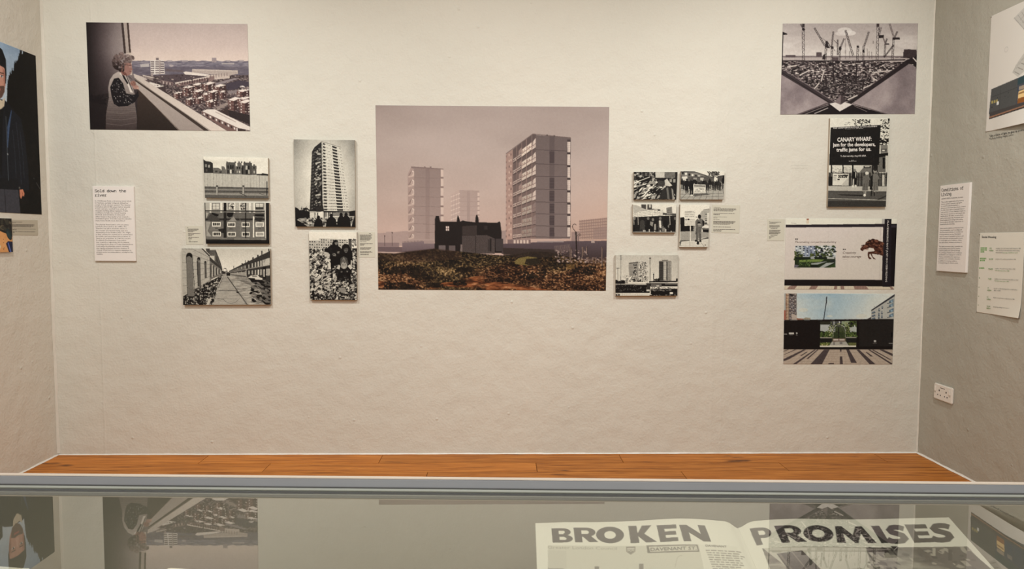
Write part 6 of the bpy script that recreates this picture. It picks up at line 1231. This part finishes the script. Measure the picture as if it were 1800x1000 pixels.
# text panels
qs = [(162.2, 327.2), (235, 327.8), (238.7, 458.8), (166.7, 458.5)]
sold = empty('text_panel', base_pt(qs, 'B'), 'white wall text panel headed Sold down the river', 'text panel'); TH = .014
board('panel_board', qs, 'B', TH, M['card'], sold)
S_ = lambda x, y: (155+x/6.667, 320+y/6.667)
a, b = S_(76, 118), S_(78, 168)
lettering('heading', [dict(s='Sold down the', x0=a[0], y0=a[1], x1=S_(444, 0)[0], cap=31/6.667, mono=True), dict(s='river', x0=b[0], y0=b[1], x1=S_(216, 0)[0], cap=31/6.667, mono=True)], 'B', TH+.0006, 'ink', sold)
body = """In 1968 Ronan Point, a 22-storey tower block|in Newham, partially collapsed, killing four|people. It had only just opened. This disaster|took place almost fifty years before Grenfell|Tower, and also resulted from a lack of|adequate building safety regulation. Public|confidence in high-rise council housing|declined, and narratives of crime and|urban decay in the popular press created a|downward spiral. Over the next two decades|many tower blocks were demolished.||The physical deterioration of local estates|reached a fever pitch in the 1980s. The|Thatcher era saw a wholesale attack on|the concept of council housing, part of a|dismantling of the Welfare State. The 'Right|to Buy' scheme for tenants led to privatisation|by stealth, and exacerbated the problem of|'hard to let' properties. In 1980 the London|Docklands Development Corporation|was created to regenerate the Docklands,|removing whole areas of Tower Hamlets from|local authority planning control. Housing|was rapidly privatised and the creation of|Canary Wharf led to a massive expansion in|private sector accommodation, mostly for the|wealthy.""".split('|')
lines = []
for i, s in enumerate(body):
    if s: y = 227+i*23.05; a = S_(78+(y-220)*.031, y); lines.append(dict(s=s, x0=a[0], y0=a[1], cap=13.5/6.667, hs=1.02, slope=.006))
mxw = max(text_pts(**l)[0][:, 0].max()-l['x0'] for l in lines)
for l in lines: l['hs'] *= (432/6.667)/mxw
lettering('body_text', lines, 'B', TH+.0006, 'ink2', sold)

qc = [(1653.2, 326.6), (1704.9, 320.5), (1696.8, 479.4), (1645.8, 475.8)]
cond = empty('text_panel', base_pt(qc, 'R'), 'white wall text panel headed Conditions of Living on the grey wall', 'text panel')
board('panel_board', qc, 'R', TH, M['card'], cond)
C_ = lambda x, y: (1640+x/5.55, 310+y/5.55)
def cl(s, x0, y0, x1, y1, cap, mono=False):
    a, b = C_(x0, y0), C_(x1, y1); return dict(s=s, x0=a[0], y0=a[1], x1=b[0], y1=b[1], cap=cap/5.55, mono=mono, lean=-.05)
lettering('heading', [cl('Conditions of', 84, 150, 298, 126, 30, True), cl('Living', 82, 192, 178, 183, 30, True), cl('(2020-2023) Anthony Luvera', 84, 225, 294, 207, 12)], 'R', TH+.0006, 'ink', cond)
body2 = """This socially engaged artwork by Anthony|Luvera examines economic segregation|in recent housing developments, a|phenomenon known as 'poor doors'. Created|in collaboration with a community forum of|local residents in Tower Hamlets, it draws on|their personal experiences, and research into|market-driven 'affordable' accommodation|and social housing today. Participants came|from housing tenure backgrounds ranging|from social and affordable rental homes, to|shared and sole ownership.||Luvera worked with the Community Forum|using photography, sound recordings and|discussion-based activities, to consider how|housing exclusion operates. Participants|explored issues of segregated entrances, and|how architecture and planning affect access|to social rights such as healthcare, culture,|the environment, education and transport.||The built environment plays a powerful role|in determining how people live together.|Social inequalities are enforced through|the privileging of market forces, resulting in|discrimination and segregation. Conditions|of Living contextualises this urgent issue|and invites us to contemplate alternative|possibilities for housing conditions,|communal living and collective action.""".split('|')
wds = [font_mesh(s)[0][:, 0].max() if s else 0 for s in body2]; lines = []
for i, s in enumerate(body2):
    if not s: continue
    y = 257+i*19.7; x = 82-(y-257)*.052; wpx = 238*wds[i]/max(wds); sl = -.085+(y-257)*.00017; lines.append(cl(s, x, y, x+wpx, y+wpx*sl, 11.5))
lettering('body_text', lines, 'R', TH+.0006, 'ink2', cond)

# loose sheets pinned to the grey wall
qh = [(1722.6, 409.4), (1802, 408), (1793.2, 559.5), (1716.5, 548.3)]
PS = Pic(qh, 1.8, 2, base=(219, 208, 192), seed=60).view(1700, 400, 5.88)
for y0, n1, n2 in ((204, 5, 3), (312, 5, 2), (410, 4, 1)):
    for r in range(n2):
        for c_ in range(n1 if not (r == n2-1 and n2 > 1) else n1-(2 if n2 == 3 else 1)): x = 142-(y0-204)*.065+c_*14.5; PS.rect(x, y0+r*19.5, x+11, y0+15+r*19.5, (104, 146, 78))
for y0, x in ((512, 126), (610, 122), (704, 118), (795, 115)): PS.rect(x, y0, x+7, y0+(14 if y0 == 512 else 8), (104, 124, 80))
social = empty('printed_sheet', base_pt(qh, 'R'), 'white paper sheet headed Social Housing with green figures, pinned to grey wall', 'paper sheet')
bs = lambda u, v: .010*np.clip((v-.75)*4, 0, 1)**2*np.clip((u-.3)*1.5, 0, 1)
grid('paper', quad_world(qh, 'R', .002), PS.out(), M['sheet'], social, NRM['R'], .0005, bs)
Q_ = lambda x, y: (1700+x/5.88, 400+y/5.88)
def sl_(s, x0, y0, x1, y1, cap, bold=0.0):
    a, b = Q_(x0, y0), Q_(x1, y1); return dict(s=s, x0=a[0], y0=a[1], x1=b[0], y1=b[1], cap=cap/5.88, bold=bold)
lettering('title', [sl_('Social Housing', 152, 106, 300, 107, 21, .012)], 'R', .0030, 'ink', social)
lettering_lines('black_text_line', [sl_('number of social homes built between 1945', 298, 219, 553, 220, 11), sl_('and 1980 by local authorities and housing', 296, 240, 541, 243, 11), sl_('associations', 296, 261, 366, 262, 11), sl_('number of social homes built in 1980', 292, 329, 504, 333, 11), sl_('number of social homes built in 1983', 288, 427, 497, 434, 11), sl_('number of social homes built 2021 to 2022', 283, 534, 528, 548, 11), sl_('people on the waiting list for social homes', 277, 632, 517, 648, 11), sl_('2021 to 2022', 276, 653, 345, 658, 11), sl_('fewer social homes today than in 1980', 271, 727, 489, 746, 11), sl_('annual spending on housing benefit', 268, 822, 470, 843, 11)], 'R', .0045, 'ink', social)
lettering_lines('green_text_line', [sl_('4.4', 231, 218, 252, 218, 12, .02), sl_('million', 229, 240, 271, 241, 12, .02), sl_('(average 126,000 per year)', 370, 263, 523, 264, 11), sl_('94,140', 224, 331, 267, 331, 12, .02), sl_('44,240', 218, 432, 264, 433, 12, .02), sl_('50% decrease since 1980', 288, 446, 435, 454, 11), sl_('7,528', 216, 535, 248, 536, 12, .02), sl_('92% decrease since 1980', 282, 554, 430, 564, 11), sl_('1.2', 209, 628, 222, 628, 12, .02), sl_('million', 207, 651, 249, 653, 12, .02), sl_('1.5', 204, 722, 218, 723, 12, .02), sl_('million', 202, 744, 244, 747, 12, .02), sl_('23.4', 202, 817, 237, 820, 12, .02), sl_('billion', 201, 838, 240, 841, 12, .02)], 'R', .0045, 'green_ink', social)
def pin(px, wall, parent):
    c = wall_pt(px, wall, .0); n = NRM[wall]; V = []; t1 = np.array([0, 0, 1.]); t2 = np.cross(n, t1)
    for h, r in ((.0005, .0028), (.004, .0028), (.006, .0012)): V += [c+n*h+r*(t1*math.cos(a_)+t2*math.sin(a_)) for a_ in np.linspace(0, 2*np.pi, 8, endpoint=False)]
    Fc = [(r*8+i, r*8+(i+1) % 8, r*8+8+(i+1) % 8, r*8+8+i) for r in range(2) for i in range(8)]+[tuple(range(16, 24))]
    return mesh('pin', V, Fc, M['steel'], parent)
for q in ((1723.2, 410.6), (1717.2, 547.4), (1792.3, 557.8)): pin(q, 'R', social)
# montage sheet: right side lies outside the frame
f0, f1 = (3.7101, 1.1418+1.2815), (3.7122, .5565+1.2815); FW = .50
fl_q = [np.array([XR-.002, f0[0], f0[1]]), np.array([XR-.002, f0[0]-FW, f0[1]+.004]), np.array([XR-.002, f1[0]-FW, f1[1]-.004]), np.array([XR-.002, f1[0], f1[1]])]
PF = print_flats([(0, 0), (150, 0), (150, 176), (0, 176)])
flats = empty('printed_sheet', (XR, f1[0]-FW/2, f1[1]), 'white paper sheet with a pencil tower above a grey shop front, pinned to grey wall', 'paper sheet')
bf = lambda u, v: .030*np.clip((v-.72)*3.2, 0, 1)**2*np.clip((u-.12)*1.6, 0, 1)
grid('paper', fl_q, PF.out(), M['sheet'], flats, NRM['R'], .0005, bf)
for q in ((1743.6, 30), (1734.0, 230.5)): pin(q, 'R', flats)
o = lettering('wall_lettering', [dict(s="'Like a blade of light, its glass tip protruding above'", x0=1739.5, y0=241, cap=3.6, hs=.72, bold=.012, slope=-.185, lean=-.08), dict(s='The Relay Building, Aldgate, London', x0=1739, y0=246, x1=1781.5, y1=238, cap=3.4, lean=-.08)], 'R', .0006, 'ink')
tag(o, 'two lines of small black lettering on the grey wall under the pencil tower sheet', 'lettering')

# prints on the left wall, partly outside the frame
def left_print(y1, z1, y0, z0, off): return [np.array([XL+off, y0, z1]), np.array([XL+off, y1, z1]), np.array([XL+off, y1, z0]), np.array([XL+off, y0, z0])]
H0 = 1.2815
PMn = print_man([(0, 0), (150, 0), (150, 280), (0, 280)]); PMn.grain = 14
tag(grid('photographic_print', left_print(4.131, 1.0066+H0, 4.131-.606, .1245+H0, .0016), PMn.out(), M['vinyl'], None, NRM['L'], .0012), 'large colour print of a bearded man in a dark cap and coat on left wall', 'photograph')
PL = print_lunch([(0, 0), (100, 0), (100, 70), (0, 70)])
lun = empty('mounted_photograph', (XL, 3.74, -.0824+H0), 'colour photograph of an orange table with dark blue cloth, low on left wall', 'photograph')
y1, y0, z1, z0 = 3.863, 3.863-.26, .0945+H0, -.0824+H0
mb = mesh('mount_board', box_v(XL+.0004, y0, z0, XL+.010, y1, z1), BOXF, M['foam'], lun); bevel(mb, .0008, 1)
grid('print', left_print(y1, z1, y0, z0, .0107), PL.out(), M['photo'], lun, NRM['L'])

# ------------------------------------------------------------------ double wall socket on the grey wall
sy0, sy1, sz0, sz1 = 3.876, 4.040, H0-.910, H0-.8195
sock = empty('double_socket', (XR, (sy0+sy1)/2, sz0), 'white double plug socket with two rocker switches, low on the grey wall', 'socket')
def on_r(name, ya, za, yb, zb, d0, d1, mat, parent, bv=0): return box(name, XR-d1, ya, za, XR-d0, yb, zb, M[mat], parent, bv)
on_r('faceplate', sy0, sz0, sy1, sz1, .0005, .014, 'plastic', sock, .0045)
cy = (sy0+sy1)/2; W2 = sy1-sy0
for s in (-1, 1):
    ro = on_r('rocker_switch', cy+s*W2*.40-.008, sz0+.046, cy+s*W2*.40+.008, sz0+.074, .013, .0185, 'plastic', sock, .002)
    sc_ = cy+s*W2*.19
    on_r('pin_hole', sc_-.004*1-.001, sz0+.050, sc_+.003, sz0+.060, .0135, .01425, 'hole', sock)
    for d in (-1, 1): on_r('pin_hole', sc_+d*.012-.004, sz0+.026, sc_+d*.012+.004, sz0+.032, .0135, .01425, 'hole', sock)
    on_r('indicator', cy+s*W2*.41-.0025, sz0+.036, cy+s*W2*.41+.0025, sz0+.042, .0135, .01425, 'steel', sock)
on_r('maker_mark', cy-.020, sz0+.070, cy+.022, sz0+.0735, .0135, .0142, 'sepia_ink', sock)

# ------------------------------------------------------------------ glazed display case in the foreground
CY = -.0363; ang = math.atan(CY); cc = np.array([.03, 1.1573])               # far glass line passes here
ux = np.array([math.cos(ang), math.sin(ang)]); uy = np.array([-math.sin(ang), math.cos(ang)])
def cw(a, b, z): q = cc+ux*a+uy*b; return (q[0], q[1], z)
def cbox(name, a0, b0, z0, a1, b1, z1, mat, parent, bv=0):
    v = [cw(*q) for q in box_v(a0, b0, z0, a1, b1, z1)]; o = mesh(name, v, BOXF, M[mat], parent); return bevel(o, bv) if bv else o
CA, CB, DEP, BASE = -1.02, 1.10, .62, GLASS_Z-.150
case = empty('display_case', cw((CA+CB)/2, -DEP/2, 0), 'long glass-topped display case with a grey metal rim in the foreground', 'display case')
RW, RH = .011, .0165
cbox('rim', CA-RW, 0, GLASS_Z-.03, CB+RW, RW, GLASS_Z+RH, 'metal', case, .0012)
cbox('rim', CA-RW, -DEP-RW, GLASS_Z-.03, CB+RW, -DEP, GLASS_Z+RH, 'metal', case, .0012)
cbox('rim', CA-RW, -DEP, GLASS_Z-.03, CA, 0, GLASS_Z+RH, 'metal', case, .0012)
cbox('rim', CB, -DEP, GLASS_Z-.03, CB+RW, 0, GLASS_Z+RH, 'metal', case, .0012)
cbox('rim_highlight_strip', CA-RW, .0008, GLASS_Z+RH+.0002, CB+RW, RW-.0008, GLASS_Z+RH+.0016, 'cap', case)  # thin pale strip added on the rim; its cream paints the bright top highlight
cbox('rubber_seal', CA, -.0018, GLASS_Z, CB, 0, GLASS_Z+.0032, 'seal', case)
cbox('glazing_bead', CA, -.0105, GLASS_Z+.0002, CB, -.0022, GLASS_Z+.0014, 'strip', case)
gp = cbox('glass_top', CA, -DEP, GLASS_Z-.006, CB, 0, GLASS_Z, 'glass', case)
gp.data.materials.append(M['under'])
for p_ in gp.data.polygons:
    if abs(p_.normal.z) < .5 or p_.normal.z < 0: p_.material_index = 1
zt = GLASS_Z-.0065
cbox('back_panel', CA, -.012, BASE, CB, -.0005, zt, 'liner', case)
cbox('front_panel', CA, -DEP+.0005, BASE, CB, -DEP+.012, zt, 'liner', case)
cbox('side_panel', CA+.0005, -DEP+.0125, BASE, CA+.012, -.0125, zt, 'liner', case)
cbox('side_panel', CB-.012, -DEP+.0125, BASE, CB-.0005, -.0125, zt, 'liner', case)
cbox('base_board', CA-RW, -DEP-RW, BASE-.03, CB+RW, RW, BASE-.0005, 'liner', case)
cbox('apron', CA-RW, .0005, BASE-.03, CB+RW, RW, GLASS_Z-.031, 'cabinet', case)
cbox('apron', CA-RW, -DEP-RW, BASE-.03, CB+RW, -DEP-.0005, GLASS_Z-.031, 'cabinet', case)
for a in (CA+.01, CB-.06):
    for b in (-.06, -DEP+.01): cbox('leg', a, b, .001, a+.05, b+.05, BASE-.031, 'cabinet', case, .003)

# ---- open newspaper on a wedge inside the case
v_ = ray((910, 52)); v_ /= np.linalg.norm(v_)
P0 = on_plane((1298, 924), 2, GLASS_Z-.020); u_ = np.cross(v_, [0, 0, 1.]); u_ /= np.linalg.norm(u_); n_ = np.cross(u_, v_)
def page_uv(px):                                           # photo pixel -> page millimetres (right, down)
    px = np.asarray(px, float).reshape(-1, 2); d = np.stack([(px[:, 0]-900)/F, (px[:, 1]-500)/F, np.ones(len(px))], 1)@AX
    k = np.dot(P0-EYE, n_)/(d@n_); w_ = EYE+d*k[:, None]-P0; return np.stack([w_@u_, -(w_@v_)], 1)*1000
def glyph(P, g, quad, wd=.35):
    """heavy geometric capital drawn in the four corners of quad (tl, tr, br, bl, view units)"""
    A, B, C, Dd = (np.array(q, float) for q in quad)
    def mp(pts): pts = np.asarray(pts, float); x, y = pts[:, :1], 1-pts[:, 1:]; return (1-x)*(1-y)*A+x*(1-y)*B+x*y*C+(1-x)*y*Dd
    blk = (50, 47, 42)
    def f(pts): P.poly(mp(pts), blk)
    def ring(cx, cy, rx, ry, wx, wy, a0, a1, n=16): f(arc(cx, cy, rx, ry, a0, a1, n)+arc(cx, cy, rx-wx, ry-wy, a1, a0, n))
    st = [(0, 0), (wd, 0), (wd, 1), (0, 1)]
    if g == 'I': f([(0, 0), (1, 0), (1, 1), (0, 1)])
    elif g == 'O': ring(.5, .5, .5, .52, .29, .27, 0, 360, 26)
    elif g in 'BPR':
        f(st)
        if g == 'B': ring(.58, .74, .37, .26, .29, .16, -90, 90); ring(.60, .27, .42, .27, .31, .17, -90, 90); [f([(wd-.02, a_), (.62, a_), (.62, b_), (wd-.02, b_)]) for a_, b_ in ((0, .18), (.40, .58), (.83, 1))]
        else: ring(.58, .69, .43, .31, .31, .18, -90, 90); [f([(wd-.02, a_), (.60, a_), (.60, b_), (wd-.02, b_)]) for a_, b_ in ((.38, .56), (.82, 1))]
        if g == 'R': f([(.34, .46), (.74, .46), (1.08, 0), (.66, 0)])
    elif g == 'K': f(st); f([(wd-.02, .52), (.60, 1), (1.0, 1), (.62, .52), (1.06, 0), (.62, 0), (wd-.02, .42)])
    elif g == 'E': f(st); [f([(wd-.02, a_), (c_, a_), (c_, b_), (wd-.02, b_)]) for a_, b_, c_ in ((0, .23, 1), (.39, .61, .94), (.77, 1, 1))]
    elif g == 'N': f([(0, 0), (.28, 0), (.28, .55), (.72, 0), (1, 0), (1, 1), (.72, 1), (.72, .45), (.28, 1), (0, 1)])
    elif g == 'M': f([(0, 0), (.22, 0), (.26, .58), (.46, 0), (.54, 0), (.74, .58), (.78, 0), (1, 0), (.88, 1), (.70, 1), (.5, .48), (.30, 1), (.12, 1)])
    elif g == 'S':
        c_ = [(.92, .80), (.74, .87), (.54, .89), (.34, .86), (.24, .74), (.32, .62), (.54, .54), (.76, .44), (.82, .28), (.68, .14), (.46, .11), (.24, .14), (.06, .24)]
        pts = np.array(c_); d = np.gradient(pts, axis=0); d /= np.linalg.norm(d, axis=1)[:, None]; nn = np.stack([-d[:, 1]*.18, d[:, 0]*.135], 1); f(np.concatenate([pts+nn, (pts-nn)[::-1]]))
def page(wmm, hmm, sign, seed):
    P = Pic([(0, 0), (wmm, 0), (wmm, hmm), (0, hmm)], 1.15, 2, base=(206, 199, 178), seed=seed); x0 = -wmm if sign < 0 else 0
    P.o_mm = P.uv
    def uv(p):
        ox, oy, sc = P.o; q = np.asarray(p, float).reshape(-1, 2)/sc+np.array([ox, oy]); mm = page_uv(q); mm[:, 0] -= x0; mm[:, 1] -= TOP[sign]
        return mm*np.array([P.W/wmm, P.H/hmm])
    P.uv = uv; return P
TOP = {-1: -6.0, 1: -14.0}; PH_ = 420
WL, WR = 308, 331
def paint_text(P, s, x0, y0, x1, y1, cap, col, bold=0.0):
    p, t = text_pts(s, x0, y0, x1, y1, cap, bold=bold)
    for a in t: P.poly(p[a], col)
PA = page(WL, PH_, -1, 71).view(900, 880, 3.6)
for g, q in zip('BROKEN', ([(250, 176), (376, 176), (386, 264), (260, 266)], [(390, 172), (524, 172), (536, 262), (402, 264)], [(530, 168), (706, 168), (712, 268), (536, 268)], [(736, 163), (880, 163), (908, 268), (752, 271)], [(914, 165), (1036, 165), (1052, 268), (938, 271)], [(1056, 168), (1218, 170), (1258, 272), (1086, 272)])): glyph(PA, g, q)
PA.poly([(228, 284), (1180, 292), (1440, 1500), (260, 1500)], (184, 177, 156)); PA.poly([(228, 418), (300, 424), (1300, 700), (1440, 1500), (260, 1500)], (120, 113, 99), n=14)
PA.poly([(228, 312), (345, 318), (348, 430), (230, 430)], (178, 171, 151)); PA.rect(524, 416, 552, 440, (112, 105, 92)); PA.rect(804, 402, 832, 440, (112, 105, 92)); PA.line([(1030, 432), (1045, 372), (1062, 360), (1075, 362)], 4, (160, 153, 134))
paint_text(PA, 'Greater London Council', 228, 304, 664, 312, 18, (140, 133, 116))
PA.poly([(722, 292), (782, 292), (780, 325), (752, 344), (724, 325)], (120, 113, 98)); PA.poly([(728, 302), (776, 302), (775, 312), (728, 312)], (176, 169, 150)); PA.line([(728, 322), (740, 316), (752, 322), (764, 316), (776, 322)], 4, (186, 179, 158))
PA.poly([(850, 288), (1172, 294), (1184, 340), (858, 336)], (96, 90, 78)); PA.poly([(866, 296), (1164, 300), (1174, 332), (874, 330)], (184, 177, 156)); paint_text(PA, 'DAVENANT ST.', 876, 324, 1166, 326, 20, (92, 86, 75), .02)
PA.poly([(1182, 292), (1420, 296), (1700, 1500), (1460, 1500)], (200, 193, 172)); paint_text(PA, 'DAVENANT', 1222, 305, 1356, 306, 12, (92, 86, 76), .03)
for i in range(40):
    y = 326+i*14.5; x = 1224+(y-326)*.38; R = PA.rng
    while x < 1224+(y-326)*.38+190+R.rand()*20: wd = R.uniform(14, 46); PA.rect(x, y, x+wd, y+6.5, (128, 121, 106)); x += wd+7
PB = page(WR, PH_, 1, 72).view(1300, 880, 3.6)
for g, q in zip('PROMISES', ([(64, 180), (190, 178), (218, 282), (112, 286)], [(218, 172), (372, 170), (416, 275), (268, 280)], [(398, 170), (584, 168), (602, 270), (408, 274)], [(576, 168), (800, 164), (868, 270), (618, 274)], [(832, 161), (884, 160), (950, 268), (898, 270)], [(912, 156), (1040, 156), (1084, 270), (930, 274)], [(1043, 152), (1176, 150), (1232, 263), (1106, 267)], [(1186, 146), (1330, 144), (1370, 260), (1212, 266)])): glyph(PB, g, q)
f_ = np.clip((PB.noise(60, 4, 5, 2.5, .8)-.5)*2+.5, 0, 1); pic = PB.ramp(f_, [(0, (58, 54, 47)), (.5, (104, 98, 86)), (1, (158, 150, 132))])
PB.poly([(145, 308), (1440, 290), (2600, 1500), (600, 1500)], 0, tex=pic); PB.poly([(150, 308), (800, 300), (840, 440), (560, 500), (300, 432)], (178, 171, 151)); PB.poly([(235, 345), (395, 330), (700, 640), (460, 660)], (70, 66, 58), n=10); PB.line([(250, 345), (480, 640)], 12, (104, 98, 86)); PB.line([(330, 336), (580, 640)], 8, (110, 103, 90))
PB.poly([(520, 480), (760, 430), (1100, 640), (700, 700)], (150, 143, 124), n=16); PB.poly([(1180, 300), (1430, 294), (1600, 440), (1340, 440)], (74, 69, 61), n=12); PB.dots(820, 300, 1500, 600, 160, 12, [(70, 65, 57), (140, 132, 115), (50, 46, 40)], 2.6, .4, seed=4); PB.rect(1320, 310, 1345, 380, (50, 46, 40)); PB.rect(1220, 300, 1240, 350, (150, 142, 124))
def page_mesh(name, P, wmm, sign, parent):
    img = P.out(); ny, nx = img.shape[:2]; x = np.linspace(0, 1, nx); yv = np.linspace(0, 1, ny); s = (x-1)*wmm if sign < 0 else x*wmm
    near = np.abs(s)/wmm; bulge = .0042*np.exp(-((near-.25)/.2)**2)-.0045*np.exp(-(near/.035)**2)
    topw = {-1: 5*np.exp(-((near-.3)/.28)**2)-10*np.clip(near-.86, 0, 1)*2-9*np.exp(-(near/.03)**2), 1: -8*np.exp(-(near/.05)**2)-6*(1-near)+9*near}[sign]
    V = np.zeros((ny, nx, 3))
    tt = (yv[:, None]*PH_+TOP[sign])-topw[None, :]*(1-yv[:, None])
    V = P0+(s[None, :, None]*u_-tt[..., None]*v_)/1000+bulge[None, :, None]*n_
    # sample the painted page at the shifted height so the headline stays level
    src = np.clip(((tt-TOP[sign])/PH_)*(ny-1), 0, ny-1); i0 = np.floor(src).astype(int); fr = (src-i0)[..., None]; i1 = np.minimum(i0+1, ny-1); cols = np.arange(nx)[None, :].repeat(ny, 0)
    im = img[i0, cols]*(1-fr)+img[i1, cols]*fr
    idx = np.arange(nx*ny).reshape(ny, nx); f = np.stack([idx[:-1, :-1], idx[1:, :-1], idx[1:, 1:], idx[:-1, 1:]], -1).reshape(-1, 4)
    rim = np.concatenate([idx[0, :], idx[1:, -1], idx[-1, -2::-1], idx[-2:0:-1, 0]]); Vf = V.reshape(-1, 3); k = len(rim); Vf = np.concatenate([Vf, Vf[rim]-n_*.0022]); r2 = nx*ny+np.arange(k); f2 = np.stack([rim, np.roll(rim, -1), np.roll(r2, -1), r2], -1)
    col = np.concatenate([np.minimum(srgb2lin(im.reshape(-1, 3))/np.array([.90, .88, .80]), .8), np.tile(np.array([[.42, .40, .34]]), (k, 1))])
    return mesh(name, Vf, np.concatenate([f, f2]), M['sheet'], parent, col=col, smooth=True)
news = empty('open_newspaper', tuple(P0-v_*.42), 'open newspaper with the headline BROKEN PROMISES inside the glass case', 'newspaper')
page_mesh('left_page', PA, WL, -1, news); page_mesh('right_page', PB, WR, 1, news)
def wedge(c0, uu, vv, nn, w0, w1, length, label):
    """sloping display stand under a paper: c0 top point, slopes down towards the viewer"""
    top = [c0+uu*w0-vv*.03, c0+uu*w1-vv*.03, c0+uu*w1-vv*length, c0+uu*w0-vv*length]; top = [q-nn*.0095 for q in top]
    bot = [np.array([q[0], q[1], BASE+.0005]) for q in top]
    for i in (2, 3): top[i][2] = max(top[i][2], BASE+.004)
    v = [bot[3], bot[2], bot[1], bot[0], top[3], top[2], top[1], top[0]]
    return tag(mesh('display_wedge', v, BOXF, M['liner']), label, 'display stand')
wedge(P0, u_, v_, n_, -.27, .29, .36, 'beige sloping stand under the BROKEN PROMISES newspaper')
# ---- second and third booklets at the left, only their top edges reach the frame
def booklet(px_c, wl_, label, seed):
    c = on_plane(px_c, 2, GLASS_Z-.022); d = np.array([0, math.cos(.24), math.sin(.24)]); uu = np.array([1., 0, 0]); nn = np.cross(uu, d); o = empty('open_booklet', tuple(c-d*.3), label, 'booklet')
    P = Pic([(0, 0), (200, 0), (200, 290), (0, 290)], .35, 2, base=(214, 206, 184), seed=seed); P.uv = lambda p: np.asarray(p, float).reshape(-1, 2)*np.array([P.W/200., P.H/290.])
    for i in range(24): P.rect(20, 40+i*10, 180-(i*37 % 40), 43+i*10, (140, 133, 118))
    img = P.out(); ny, nx = img.shape[:2]
    for sgn in (-1, 1):
        x = np.linspace(0, 1, nx); near = x if sgn > 0 else 1-x; s = near*wl_*sgn; h = .008*np.clip(near-.1, 0, 1)-.004*np.exp(-((near-1)/.06)**2); dropc = .03*(near if sgn > 0 else 0*near); h = h-(.012*near if sgn > 0 else 0)
        yv = np.linspace(0, .29, ny); V = c+s[None, :, None]*uu-(yv[:, None]+dropc[None, :])[..., None]*d+h[None, :, None]*nn; idx = np.arange(nx*ny).reshape(ny, nx); f = np.stack([idx[:-1, :-1], idx[1:, :-1], idx[1:, 1:], idx[:-1, 1:]], -1).reshape(-1, 4)
        mesh('page', V.reshape(-1, 3), f, M['sheet'], o, col=np.minimum(srgb2lin(img.reshape(-1, 3))/np.array([.90, .88, .80]), .8), smooth=True)
    wedge(c, uu, d, nn, -wl_*.9, wl_*.9, .28, 'beige sloping stand under the '+label.split(' lying')[0])
booklet((408, 1004.5), .088, 'small open booklet lying left of the newspaper in the case', 81)
booklet((50, 998.5), .075, 'narrow open booklet lying at the left end of the case', 82)
